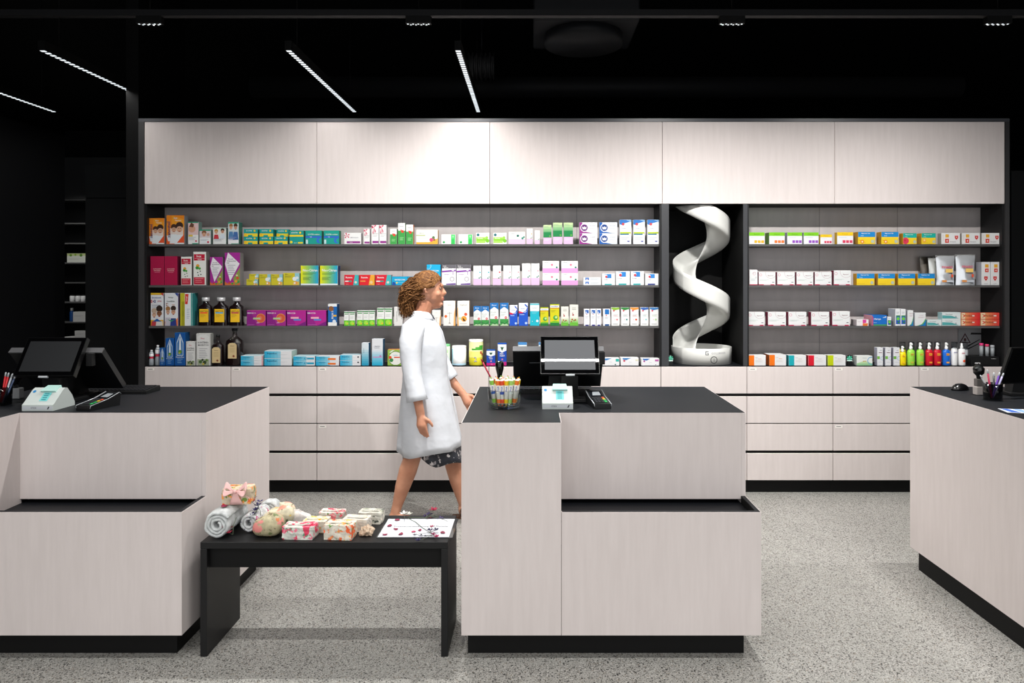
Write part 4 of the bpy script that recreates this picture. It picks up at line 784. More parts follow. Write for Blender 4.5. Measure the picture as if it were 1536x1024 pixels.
# ---- bottom row, left bay
YB = 5.352
rowof(4, [(239.5, 247.5)], 521.5, .04, 'arch', 'smallest dark blue carton with an arched window', y=YB)
rowof(4, [(248.3, 261)], 507, .05, 'arch', 'middle sized dark blue carton with an arched window', y=YB)
rowof(4, [(262, 278)], 498.6, .07, 'arch', 'largest dark blue carton with an arched window', y=YB)
rowof(4, [(279, 293)], 512, .05, 'herb', 'smaller pale grey carton with black capitals and herbs', y=YB)
rowof(4, [(294.4, 315.4)], 500, .06, 'herb', 'larger pale grey carton with black capitals and herbs', y=YB)
rowof(4, [(361, 394.3)], 533.3, .12, 'bep1', 'flat pale blue carton with a pink end', 'flat pale blue cartons with a pink end', stack=2, y=YB)
rowof(4, [(396.4, 437.5)], 526, .12, 'bep2', 'long flat pale blue carton', 'long flat pale blue cartons', stack=2, y=YB)
rowof(4, [(440, 472.4)], 534, .12, 'bep3', 'flat pale blue carton with a teal bar', 'flat cartons with a teal bar', stack=2, y=YB)
rowof(4, [(473.7, 508.6)], 534, .10, 'bep4', 'flat pale blue carton with an orange bar', 'flat cartons with an orange bar', stack=2, y=YB)
rowof(4, [(510, 541)], 532, .10, 'bep5', 'flat pale blue carton with a small dark emblem', 'flat cartons with a dark emblem', stack=2, y=YB)
rowof(4, [(542.5, 553)], 514, .06, 'bpv', 'slim upright carton fading from white to blue', y=YB)
rowof(4, [(557.8, 574.3)], 508.2, .07, 'bpv2', 'tall white and light blue carton with a pink line', y=YB)
rowof(4, [(581.3, 605.5)], 524, .06, 'opti', 'green carton with a large white disc, left of the lab coat', y=YB)
rowof(4, [(729.7, 743)], 524.6, .05, 'vick', 'shorter navy carton with a magenta foot', y=YB)
rowof(4, [(746.5, 759.8)], 514.6, .05, 'vick', 'taller navy carton with a magenta foot', y=YB)
rowof(4, [(777, 790.3), (808, 821)], 513.6, .05, 'w_bl', 'white carton with a blue top edge peeking over the till', 'white cartons behind the till', y=YB)
rowof(4, [(901, 929.3)], 537, .08, 'flatA', 'flat white carton with a teal corner, right of the till screen', y=YB)
rowof(4, [(931, 958)], 536.5, .08, 'flatB', 'flat white carton with a red dot and cream corner', y=YB)
rowof(4, [(962, 989)], 537.5, .08, 'flatC', 'flat white carton with a pink corner, left of the niche', y=YB)
# ---- right bay
rowof(1, [(1123.6, 1147)], 348.3, .10, 'bu1', 'white carton with a lime top band and yellow squares')
rowof(1, [(1153.8, 1177.3)], 348.3, .10, 'bu2', 'white carton with a lime top band and orange squares')
rowof(1, [(1180.9, 1203.4), (1205.6, 1228)], 348.3, .055, 'bu3', 'white carton with a lime top band and violet squares', 'white cartons with violet squares')
rowof(1, [(1230.5, 1248)], 351.4, .05, 'by1', 'small white carton with a yellow top band and red squares')
rowof(1, [(1255.8, 1279.7)], 348, .05, 'by1', 'large white carton with a yellow top band and red squares')
rowof(1, [(1287, 1312.7), (1321.8, 1348)], 347.4, .08, 'mg1', 'yellow carton with a blue band and orange fruit', 'yellow cartons with a blue band and fruit')
rowof(1, [(1354.5, 1375)], 349.5, .06, 'mt1', 'yellow carton with a teal band and a red circle')
rowof(1, [(1382.3, 1403.7)], 349.5, .07, 'mt2', 'yellow carton with a teal band and an orange fruit')
rowof(1, [(1412, 1440), (1442.8, 1470), (1473, 1500.4)], 349.3, .05, 'shld', 'low white carton with a red shield', 'low white cartons with a red shield')
rowof(2, [(1124.2, 1136.4)], 404.2, .06, 'jem_s', 'narrow upright white carton with a crimson edge')
rowof(2, [(1138, 1163.3), (1165.9, 1192.3), (1194.6, 1220.2), (1222, 1247.8)], 407.8, .05, 'jem', 'white carton with a crimson foot on the second shelf', 'smaller white cartons with a crimson foot')
rowof(2, [(1250.8, 1276.5)], 405.2, .05, 'jem', 'larger white carton with a crimson foot, left of the yellow ones')
rowof(2, [(1285, 1311.8), (1317, 1342.5), (1347.6, 1372.4), (1377, 1402)], 410, .06, 'mg2', 'yellow carton with a plain blue band', 'yellow cartons with a plain blue band')
rowof(2, [(1472.3, 1485.4), (1486, 1499)], 392.7, .07, 'shld_t', 'tall white carton with a red shield', 'tall white cartons with a red shield')
rowof(3, [(1122, 1147), (1152, 1179), (1183, 1209.4), (1217, 1243.6)], 467.6, .06, 'jem', 'white carton with a crimson foot on the third shelf', 'white cartons with a crimson foot on the third shelf')
rowof(3, [(1248.4, 1275)], 466.6, .05, 'jem', 'slightly taller white carton with a crimson foot ending its row')
rowof(3, [(1285, 1303)], 479, .10, 'pkf', 'flat white carton with pink and orange corner')
rowof(3, [(1308.4, 1330.4)], 472.4, .14, 'clar', 'blue carton with white lettering and a green foot')
rowof(3, [(1331, 1337)], 475, .04, 'wg_t', 'tiny white and green carton between the blue one and the tall pair')
rowof(3, [(1343, 1350.6), (1351.1, 1358.6)], 463.2, .11, 'wg_t', 'tall slim white carton with a blue and green panel', 'tall slim cartons with a green panel')
rowof(3, [(1361.5, 1370)], 465, .04, 'wave', 'slim white carton with a blue wave foot')
rowof(3, [(1372.3, 1388.7)], 468.8, .05, 'wave', 'broad white carton with a blue wave foot')
rowof(3, [(1391, 1412.5)], 479.3, .05, 'teal_f', 'short flat white and teal carton')
rowof(3, [(1413.2, 1441)], 468.2, .06, 'teal_f', 'flat white and teal carton in a pile', 'flat white and teal cartons', stack=2)
rowof(3, [(1442, 1470)], 468.8, .06, 'red_f', 'flat orange to red carton in the left pile', 'left pile of flat red cartons', stack=2)
rowof(3, [(1471.2, 1504.4)], 468.8, .06, 'red_f', 'flat orange to red carton in the right pile', 'right pile of flat red cartons', stack=2)
rowof(4, [(1123, 1148.7)], 532.6, .08, 'b_or', 'white carton with an orange end, beside the niche', y=YB)
rowof(4, [(1154, 1179.3)], 532, .13, 'b_or', 'white carton with an orange end, left of the turquoise one', y=YB)
rowof(4, [(1183, 1209.2)], 532.6, .07, 'b_te', 'white carton with a turquoise end', y=YB)
rowof(4, [(1212.5, 1239.3)], 532.6, .07, 'b_re', 'white carton with a red end', y=YB)
rowof(4, [(1241.5, 1268.5)], 532.6, .08, 'b_li', 'white carton with a yellow green end', y=YB)
rowof(4, [(1285, 1308.7)], 533.4, .06, 'wgb', 'low white and green carton with a blue arc', y=YB)
rowof(4, [(1315.8, 1324.6), (1327.7, 1337), (1340.3, 1349.7)], 521, .05, 'wgt', 'upright white carton with a green patch and blue arc', 'upright white cartons with a blue arc', y=YB)
# ================================================================ bottles, pouches, jars
def glassm(h, rough=.05, trans=.9):
    return mat(h, rough, trans=trans, spec=.5)
M_BROWN = mat('14090a', .08, spec=.6, name='dark_brown_glass', coat=.5)
def thin_glass(name, tint, gloss=.12):
    m = bpy.data.materials.new(name); m.use_nodes = True; nt = m.node_tree; nt.nodes.clear()
    out = nt.nodes.new('ShaderNodeOutputMaterial'); tr = nt.nodes.new('ShaderNodeBsdfTransparent'); gl = nt.nodes.new('ShaderNodeBsdfGlossy'); mx = nt.nodes.new('ShaderNodeMixShader')
    tr.inputs[0].default_value = (*tint, 1); gl.inputs['Roughness'].default_value = .04
    fr = nt.nodes.new('ShaderNodeLayerWeight'); fr.inputs[0].default_value = gloss
    nt.links.new(fr.outputs['Facing'], mx.inputs[0]); nt.links.new(tr.outputs[0], mx.inputs[1]); nt.links.new(gl.outputs[0], mx.inputs[2]); nt.links.new(mx.outputs[0], out.inputs[0])
    return m
M_CLEAR = thin_glass('clear_plastic', (.8, .82, .84))
M_CLEARCAP = thin_glass('clear_cap', (.80, .82, .83), .3)
M_SMOKE = thin_glass('smoked_acrylic', (.35, .36, .38))
M_GLASS = thin_glass('clear_glass', (.93, .95, .94))
M_WHITE = mat('f4f4f4', .35, name='white_plastic')
def place(o, x, y, z): o.location = (x, y, z); return o
def flatlabel(mb, w, h, z0, y, ops, base):
    mb.poly([(-w/2, y, z0), (w/2, y, z0), (w/2, y, z0+h), (-w/2, y, z0+h)], mat(base, .5))
    for k, op in enumerate(ops):
        yy = y-.0003-k*.00006
        if op[0] == 'r': mb.poly([(-w/2+w*op[1], yy, z0+h*op[2]), (-w/2+w*op[3], yy, z0+h*op[2]), (-w/2+w*op[3], yy, z0+h*op[4]), (-w/2+w*op[1], yy, z0+h*op[4])], mat(op[5], .5))
        if op[0] == 't': text_on(mb, op[1], (-w/2+w*op[2], yy, z0+h*op[3]), (1,0,0), (0,0,1), h*op[4], w*op[6], mat(op[5], .5))
# tonic bottles (three, flat faced, yellow labels)
for i, ((xa, xb), bar, d_) in enumerate((((295.5, 316), 'e04a2a', 'orange'), ((318, 340), '3a9ad4', 'blue'), ((342, 363), 'a8304a', 'dark red'))):
    y = 5.375; w = wx(xb, y)-wx(xa, y); h = wz(446, y)-ZSH[2]; r = empty('tonic_bottle', (wx((xa+xb)/2, y), y, ZSH[2]))
    mb = MB(); rows_ = []
    prof = [(w/2*.96,0),(w/2,.004),(w/2,h*.60),(w/2*.9,h*.68),(w/2*.5,h*.76),(w/2*.36,h*.82),(w/2*.36,h*.9)]
    for (a, z) in prof:
        dd = .06*min(1, a/(w/2)+.0) ; n = 20; ring = []
        for k in range(n+1):
            t = 2*PI*k/n; c, s_ = math.cos(t), math.sin(t)
            e = .45 if a > w*.4 else .9
            ring.append((a*math.copysign(abs(c)**e, c), .032+min(a, .03)*math.copysign(abs(s_)**e, s_), z))
        rows_.append(ring)
    mb.sheet(rows_, M_BROWN); mb.poly([p for p in rows_[0][:-1]][::-1], M_BROWN); mb.build('bottle_body', r)
    MB().lathe([(w*.26, h*.87), (w*.27, h*.875), (w*.27, h*.995), (w*.25, h)], mat('c8c8ca', .25, name='silver_cap', metal=.3), 18, (0, .032, 0)).build('cap', r)
    l = MB(); flatlabel(l, w*.66, h*.46, h*.13, .0005, [('t','LEATON',.5,.84,.12,'3a2a10',.86), ('r',.1,.66,.9,.76,bar), ('r',.12,.56,.6,.58,'8a7420'), ('r',.12,.48,.7,.5,'8a7420'), ('r',.12,.40,.5,.42,'8a7420')], 'e2b41c'); l.build('label', r)
    tag(r, 'dark bottle with a silver cap and yellow label crossed by a %s bar' % d_, 'bottle', 'dark tonic bottles')
# spirit bottles on the bottom row
for (xa, xb, top, lw, lb, lt, nm) in ((315.8, 332.8, 502.5, 12.4, 544, 520.5, 'smaller'), (336, 361, 492.5, 13, 537.5, 514, 'larger')):
    y = 5.36; z = ZCT; w = wx(xb, y)-wx(xa, y); h = wz(top, y)-z; r = empty('spirit_bottle', (wx((xa+xb)/2, y+.0), y, z))
    D2 = min(w*.36, .045)
    mb = MB(); rows_ = []
    for (a, zz) in [(w*.46,0),(w*.5,.006),(w*.5,h*.58),(w*.46,h*.66),(w*.3,h*.72),(w*.14,h*.78),(w*.12,h*.9),(w*.15,h*.91),(w*.15,h)]:
        ring = []; n = 20; e = .55 if a > w*.4 else 1
        for k in range(n+1):
            t = 2*PI*k/n; c, s_ = math.cos(t), math.sin(t); ring.append((a*math.copysign(abs(c)**e, c), D2+min(a, D2)*math.copysign(abs(s_)**e, s_), zz))
        rows_.append(ring)
    mb.sheet(rows_, M_BROWN); mb.poly([p for p in rows_[0][:-1]][::-1], M_BROWN); mb.build('bottle_body', r)
    MB().lathe([(w*.16, h*.93), (w*.165, h*1.0), (w*.14, h*1.005)], M_BLACK, 16, (0, D2, 0)).build('cap', r)
    l = MB(); lw_ = lw*y/F; z0 = wz(lb, y)-z; z1 = wz(lt, y)-z; hh = z1-z0
    l.add([(-lw_/2, -.001, z0), (lw_/2, -.001, z0), (lw_/2, -.001, z1-hh*.12), (lw_*.3, -.001, z1-hh*.02), (0, -.001, z1), (-lw_*.3, -.001, z1-hh*.02), (-lw_/2, -.001, z1-hh*.12)], [(0,1,2,3,4,5,6)], mat('c4ae82', .6))
    text_on(l, 'Kräuter', (0, -.0014, z0+hh*.8), (1,0,0), (0,0,1), hh*.06, lw_*.7, mat('5a4a30')); 
    for q in range(4): l.poly([(-lw_*.3, -.0014, z0+hh*(.65-q*.08)), (lw_*.3, -.0014, z0+hh*(.65-q*.08)), (lw_*.3, -.0014, z0+hh*(.67-q*.08)), (-lw_*.3, -.0014, z0+hh*(.67-q*.08))], mat('a08c62'))
    l.lathe([(0, 0), (lw_*.13, 0)], mat('7a3a22'), 12, (0,0,0), cap=False)
    vs = len(l.v)-24
    for k in range(vs, len(l.v)): p = l.v[k]; l.v[k] = (p[0]+lw_*.15, -.0016, z0+hh*.15+p[1])
    l.build('label', r)
    tag(r, '%s dark spirit bottle with an arched beige label on the bottom row' % nm, 'bottle')
# two small clear bottles with red bands
for (xa, xb, top, nm) in ((221.5, 229, 525, 'smaller'), (230.3, 238.6, 517.8, 'larger')):
    y = 5.36; z = ZCT; w = wx(xb, y)-wx(xa, y); h = wz(top, y)-z; r = empty('small_bottle', (wx((xa+xb)/2, y), y+w/2, z))
    MB().lathe([(w*.44,0),(w*.5,.003),(w*.46,h*.35),(w*.36,h*.45),(w*.42,h*.6),(w*.42,h*.78),(w*.2,h*.92)], mat('8f969c', .25), 16).build('bottle_body', r)
    MB().lathe([(w*.375,h*.44),(w*.385,h*.45),(w*.42,h*.56),(w*.42,h*.565)], mat('c8304a', .4), 16, cap=False).lathe([(w*.43,h*.6),(w*.43,h*.76),(w*.3,h*.86)], mat('e8e8ea', .4), 16, cap=False).build('label', r)
    MB().lathe([(w*.2,h*.9),(w*.21,h*.99),(w*.17,h)], mat('e4e4e6', .4), 12).build('cap', r)
    tag(r, '%s clear bottle with a red band at the left end of the bottom row' % nm, 'bottle')
# canisters
def canister(xa, xb, top, body, lid, bands, label, txt=None, name='canister'):
    y = YB; z = ZCT; w = wx(xb, y)-wx(xa, y); h = wz(top, y)-z; r = empty(name, (wx((xa+xb)/2, y), y+w/2, z))
    mb = MB(); mb.lathe([(w*.47,0),(w*.5,.004),(w*.5,h*.92)], body, 48)
    mb.build('can_body', r)
    MB().lathe([(w*.505,h*.905),(w*.508,h*.91),(w*.505,h*.98),(w*.47,h)], lid, 28).build('lid', r)
    l = MB()
    def curved(u0, v0, u1, v1, m, off=.0006, n=16):
        rr = w*.5+off; rows_ = []
        for i in range(n+1):
            a = -PI/2 + (u0+(u1-u0)*i/n-.5)*PI*.86; rows_.append([(rr*math.cos(a), rr*math.sin(a), h*v0), (rr*math.cos(a), rr*math.sin(a), h*v1)])
        l.sheet(rows_, m)
    for b in bands: curved(*b[:4], mat(b[4], .45), .0009+.0003*bands.index(b))
    if txt:
        for (t_, u, v, hh, c) in txt: text_on(l, t_, (w*(u-.5)*.9, -w*.5-.0036, h*v), (1,0,0), (0,0,1), h*hh, w*.5, mat(c, .5))
    l.build('label', r)
    return tag(r, label, 'canister')
canister(656.5, 674, 516.5, mat('dff0d4', .45), mat('7acb8a', .4), [(.1,.1,.95,.85,'e6f2da'), (.2,.6,.8,.75,'b8dca8')], 'pale green canister half hidden by the lab coat')
canister(677, 698.3, 519, mat('f2f4f6', .4), mat('f6f6f6', .35), [(.0,.12,.16,.85,'9cd0e8'), (0,0.02,1,.1,'b4d8ec')], 'white canister with a pale blue stripe')
canister(702.7, 723.8, 509.6, mat('f2e838', .4), mat('f4f4f0', .35), [(0,.55,1,.9,'f0f2b4'), (0,.3,1,.55,'f4ee80'), (.3,.6,.95,.66,'48a838'), (.5,.66,.95,.72,'48a838'), (.7,.72,.95,.78,'48a838'), (.75,.45,.85,.55,'c8302c'), (.85,.38,.95,.47,'b82a28')], 'tall yellow canister with a green wedge and figure two', [('2', .5, .25, .2, 'a8a8a8')])
# spray bottles of the right bay
for i, (xa, xb, top, body, lab, nm) in enumerate(((1350.5, 1361.3, 519.2, 'f2d80c', 'f0c020', 'yellow spray bottle, leftmost of the coloured spray bottles'),
        (1363, 1374.4, 514, '9ad84a', 'c8c040', 'lime green spray bottle next to the yellow one'), (1377.2, 1388.2, 514, '9ad84a', 'c8c040', 'lime green spray bottle next to the red ones'),
        (1390.6, 1401.8, 514, 'c8182c', 'f0a030', 'red spray bottle beside a lime green one'), (1402.8, 1414.2, 514, 'c8182c', 'f0a030', 'red spray bottle beside the blue one'),
        (1416.3, 1427.8, 514, '1a6ad0', 'e8a040', 'blue spray bottle with an orange label'))):
    y = YB; z = ZCT; w = wx(xb, y)-wx(xa, y); h = wz(top, y)-z; r = empty('spray_bottle', (wx((xa+xb)/2, y), y+w*.4, z)); m = mat(body, .3)
    MB().lathe([(w*.46,0),(w*.5,.004),(w*.5,h*.56),(w*.46,h*.64),(w*.28,h*.69)], m, 20, sy=.75).build('bottle_body', r)
    MB().lathe([(w*.2,h*.68),(w*.21,h*.8),(w*.15,h*.82),(w*.14,h*.98),(w*.1,h)], M_WHITE, 16).box(-w*.12, w*.12, -w*.26, 0, h*.9, h*.96, M_WHITE, bev=.001).build('spray_head', r)
    l = MB(); yy = -w*.5*.75-.0012; 
    flatlabel(l, w*.42, h*.1, h*.44, yy, [('t','anti brumm',.5,.5,.5,'7a2a1a',.9)], lab); l.build('label', r)
    l = MB(); l.poly([(-w*.2, yy, h*.1), (w*.2, yy, h*.1), (w*.2, yy, h*.17), (-w*.2, yy, h*.17)], mat(lab, .5)); l.build('label', r)
    tag(r, nm, 'spray bottle', 'coloured spray bottles')
for (xa, xb, top, nm, capc, t_) in ((1429.4, 1438.3, 513, 'slim white bottle under a clear tall cap, right of the blue one', 'clear', 'NIVEA'), (1440, 1450.8, 515, 'white spray bottle with an orange drawing, last of the bottles', 'white', 'sun')):
    y = YB; z = ZCT; w = wx(xb, y)-wx(xa, y); h = wz(top, y)-z; r = empty('spray_bottle', (wx((xa+xb)/2, y), y+w*.45, z))
    MB().lathe([(w*.46,0),(w*.5,.004),(w*.5,h*.62),(w*.42,h*.72),(w*.25,h*.75)], M_WHITE, 20, sy=.8).build('bottle_body', r)
    if capc == 'clear': MB().lathe([(w*.47,h*.74),(w*.48,h*.98),(w*.4,h)], M_CLEAR, 16).build('cap', r)
    else: MB().lathe([(w*.2,h*.74),(w*.2,h*.85),(w*.13,h*.88),(w*.12,h)], M_WHITE, 16).build('spray_head', r)
    l = MB(); yy = -w*.4-.0015
    text_on(l, t_, (0, yy, h*.56), (1,0,0), (0,0,1), h*.05, w*.6, mat('3a3a8a' if capc == 'clear' else 'c83a5a'))
    if capc == 'white': l.ball((w*.1, -w*.26, h*.2), (w*.26, w*.17, h*.1), mat('f05a30', .4), 12, 8)
    l.build('label', r); tag(r, nm, 'spray bottle')
# second row of bottles with clear caps behind
for i, (xc, cc) in enumerate(((1355.5, 'd8c020'), (1369, '3a8a2a'), (1382, '3a8a2a'), (1396, '8a1020'), (1408.5, '8a1020'), (1434, 'c8ccd0'), (1449, 'c8ccd0'))):
    y = 5.46; z = ZCT; w = .055; h = wz(513, y)-z; r = empty('spray_bottle', (wx(xc, y), y+w*.4, z))
    MB().lathe([(w*.46,0),(w*.5,.004),(w*.5,h*.56),(w*.46,h*.64),(w*.28,h*.69)], mat(cc, .3), 16, sy=.75).build('bottle_body', r)
    MB().lathe([(w*.42,h*.68),(w*.42,h*.98),(w*.38,h)], M_CLEARCAP, 16).build('cap', r)
    tag(r, ['capped bottle in the back row, behind the yellow spray bottle', 'capped green bottle in the back row, second of seven', 'capped green bottle in the back row, beside the red backs', 'capped red bottle in the back row, left of the other', 'capped red bottle in the back row, behind the rightmost red one',
            'capped pale bottle in the back row, behind the slim white one', 'capped pale bottle in the back row, behind the orange drawing bottle'][i], 'bottle', 'back row of capped bottles')
# foil pouches
def pouch(xa, xb, top, y, c, label, printed, tilt=0):
    z = ZSH[1]; w = wx(xb, y)-wx(xa, y); h = wz(top, y)-z; r = empty('foil_pouch', (wx((xa+xb)/2, y), y, z)); m = mat(c, .22, metal=.55, name='foil')
    mb = MB(); n, k = 9, 12
    for side in (1, -1):
        rows_ = []
        for j in range(k+1):
            v = j/k; row = []
            for i in range(n+1):
                u = i/n; b = math.sin(PI*u)**.6*(1-v**3)*(.9 if v > .02 else .8) + .03
                wob = .003*math.sin(9*u+7*v+side+xa)+.002*math.sin(17*v+5*u*side)
                hw = w/2*(1-.08*math.sin(PI*v)+.05*v)
                row.append(((u-.5)*2*hw, .032-side*(.028*b+.0005)+wob*b, h*v*(.985 if 0 < i < n else 1)))
            rows_.append(row)
        mb.sheet(rows_, m)
    mb.poly([(-w*.46,.012,0.0005),(w*.46,.012,0.0005),(w*.46,.052,0.0005),(-w*.46,.052,0.0005)], m)
    o = mb.build('pouch_body', r)
    MB().box(-w*.52, w*.52, .030, .034, h*.93, h*1.0, mat('8a8a88', .3, metal=.3), bev=.001).build('sealed_top', r)
    if printed:
        l = MB(); yy = .032-.0345
        text_on(l, 'PINARD', (0, yy, h*.6), (1,0,0), (0,0,1), h*.075, w*.74, mat('c83a5a'))
        l.poly([(-w*.1,yy,h*.42),(w*.28,yy,h*.42),(w*.28,yy,h*.54),(-w*.1,yy,h*.54)], mat('e8c06a'))
        l.poly([(w*.2,yy-.0003,h*.26),(w*.3,yy-.0003,h*.26),(w*.3,yy-.0003,h*.36),(w*.2,yy-.0003,h*.36)], mat('d8502c'))
        l.poly([(-w*.34,yy,h*.1),(w*.34,yy,h*.1),(w*.34,yy,h*.16),(-w*.34,yy,h*.16)], mat('b8bcc4'))
        l.poly([(-w*.3,yy-.0003,h*.1),(-w*.05,yy-.0003,h*.1),(-w*.05,yy-.0003,h*.17),(-w*.3,yy-.0003,h*.17)], mat('d08a4a'))
        l.build('print', r)
    return tag(r, label, 'pouch')
pouch(1407.5, 1435, 382.5, 5.375, 'dfe2e6', 'silver white pouch with pink capitals, left of the two in front', True)
pouch(1437, 1466, 381.3, 5.375, 'dfe2e6', 'silver white pouch with pink capitals, right of the two in front', True)
pouch(1396, 1418, 386.5, 5.44, 'd0d2cf', 'silver white pouch half hidden behind the front ones', False)
pouch(1383, 1402, 384, 5.515, '6f6960', 'dark grey foil pouch at the back, further left', False)
pouch(1404, 1424, 383, 5.515, '6f6960', 'dark grey foil pouch at the back, further right', False)
# small figures (round green head on a black stand)
for (xc, z, y, nm) in ((1004.8+1, ZCT, 5.35, 'tiny turquoise and black stand sign beside the white chute'), (1275, ZCT, 5.36, 'tiny turquoise and black stand sign between white cartons')):
    h = wz(533, y)-z; r = empty('stand_sign', (wx(xc, y), y, z))
    MB().box(-.018, .018, 0, .02, 0, h*.42, M_BLACK, bev=.001).build('base', r)
    mb = MB(); n = 20
    mb.add([(.025*math.cos(2*PI*i/n), .008+q*.004, h*.66+.030*math.sin(2*PI*i/n)) for q in (0, 1) for i in range(n)], [tuple(range(n))] + [tuple(range(2*n-1, n-1, -1))] + [(i, (i+1)%n, n+(i+1)%n, n+i) for i in range(n)], mat('0f1614', .4))
    for k in range(8): a = 2*PI*k/8; mb.poly([(0, .0075, h*.66), (.022*math.cos(a-.2), .0075, h*.66+.024*math.sin(a-.2)), (.022*math.cos(a+.2), .0075, h*.66+.024*math.sin(a+.2))], mat('2fd4a0' if k % 2 else '8ae8d0', .4))
    mb.poly([(-.02,.007,h*.44),(.02,.007,h*.44),(.02,.007,h*.52),(-.02,.007,h*.52)], W_M := mat('eef6f4', .4)); mb.build('round_sign', r)
    tag(r, nm, 'sign')
# warning board and small black display on the right
r = empty('warning_board', (wx(1456, 5.585), 5.59, ZCT)); w = wx(1474, 5.58)-wx(1438, 5.58); h = wz(491.5, 5.58)-ZCT
mb = MB().box(-w/2, w/2, 0, .006, 0, h, mat('a4a4a6', .35), bev=.0006)
def tri(s, cz, c, y): 
    cx_ = -w*.22; mb.poly([(cx_-s, y, cz-s*.62), (cx_+s, y, cz-s*.62), (cx_, y, cz+s*1.12)], mat(c, .5))
tri(.046, h*.66, '4a1a1e', -.0006); tri(.033, h*.655, 'a4a4a6', -.0009)
mb.ball((-w*.22, -.001, h*.65), (.010, .001, .014), mat('4a1a1e'), 8, 6)
mb.poly([(w*.0,-.0008,h*.80),(w*.48,-.0008,h*.80),(w*.48,-.0008,h*.85),(w*.04,-.0008,h*.86)], mat('1c1c1e'))
mb.poly([(-w*.1,-.0008,h*.44),(w*.38,-.0008,h*.64),(w*.4,-.0008,h*.67),(-w*.1,-.0008,h*.49)], mat('1c1c1e')); mb.poly([(-w*.1,-.0008,h*.36),(w*.46,-.0008,h*.56),(w*.48,-.0008,h*.59),(-w*.1,-.0008,h*.40)], mat('1c1c1e'))
mb.build('board', r); tag(r, 'grey board with a warning triangle standing against the back panel', 'sign')
r = empty('counter_display', (wx(1478, 5.36), 5.36, ZCT)); w = wx(1500, 5.36)-wx(1458, 5.36)
MB().box(-w/2, w/2, 0, .14, 0, .068, mat('0c0c0d', .4), bev=.001).build('display_box', r)
l = MB(); text_on(l, 'care', (-w*.28, -.0008, .018), (1,0,0), (0,0,1), .013, .05, mat('e8e8e8')); text_on(l, 'lip defence', (w*.3, -.0008, .052), (1,0,0), (0,0,1), .008, .055, mat('b8b8b8')); l.build('lettering', r)
tag(r, 'small black box display holding three lip sticks at the right end', 'display')
for i, (xc, c, t_) in enumerate(((1472, 'd8387a', 'leftmost'), (1480.5, 'd83a6a', 'middle'), (1488.5, 'b8bcc0', 'rightmost'))):
    h = .10 - .008*i; r2 = empty('lip_stick', (wx(xc, 5.40), 5.40, ZCT+.0685))
    MB().lathe([(.014,0),(.014,h*.8)], mat('8f9498', .25), 14).build('tube', r2); MB().lathe([(.0145,h*.8),(.0145,h*.97),(.012,h)], mat(c, .35), 14).build('cap', r2)
    tag(r2, '%s of three slim tubes standing on the small black display box' % t_, 'lip stick', 'lip sticks on the display')
# ---- far shelf goods
def far(x0, x1, top, lev, design, label, name='medicine_carton'):
    y = 10.71; z = wz(FS[lev], 10.7); base, kw, ops = D_[design]; w = wx(x1, y)-wx(x0, y); h = wz(top, y)-z
    o = bpy.data.objects.new(name, carton_mesh(name, w, .15, h, ops, base, **kw)); COL.objects.link(o); o.location = (wx((x0+x1)/2, y), y, z)
    tag(o, label, 'carton')
far(100.5, 128.5, 380, 3, 'fargr', 'white carton with green leaves on the far shelf in the gap')
far(112, 128.5, 496, 7, 'plainw', 'plain white carton low on the far shelf')
far(109.5, 128.5, 467.5, 6, 'plainw', 'plain white carton beside a blue bottle on the far shelf')
MB().box(-.16, .2, 0, .25, 0, .03, mat('e0e0de', .5), bev=.002).build('shelf_tray', None, (wx(114, 10.75), 10.72, wz(FS[7], 10.7)))
tag(bpy.data.objects['shelf_tray'], 'flat white tray at the bottom of the far shelf in the gap', 'tray')
for i, xc in enumerate((107.5, 116, 124)):
    r = empty('jar', (wx(xc, 10.78), 10.8, wz(FS[5], 10.7))); MB().lathe([(.034,0),(.037,.004),(.037,.08),(.03,.09)], M_WHITE, 14).build('jar_body', r); MB().lathe([(.031,.09),(.031,.108),(.028,.11)], M_BLACK, 14).build('lid', r)
    tag(r, '%s white jar with a black lid on the far shelf' % ['leftmost', 'middle', 'rightmost'][i], 'jar', 'white jars on the far shelf')
r = empty('small_bottle', (wx(106.5, 10.78), 10.8, wz(FS[6], 10.7))); MB().lathe([(.028,0),(.03,.004),(.03,.14),(.018,.165)], mat('1a4a8a', .3), 14).build('bottle_body', r); MB().lathe([(.019,.165),(.019,.21)], M_WHITE, 12).build('cap', r)
tag(r, 'blue bottle with a white cap on the far shelf', 'bottle')

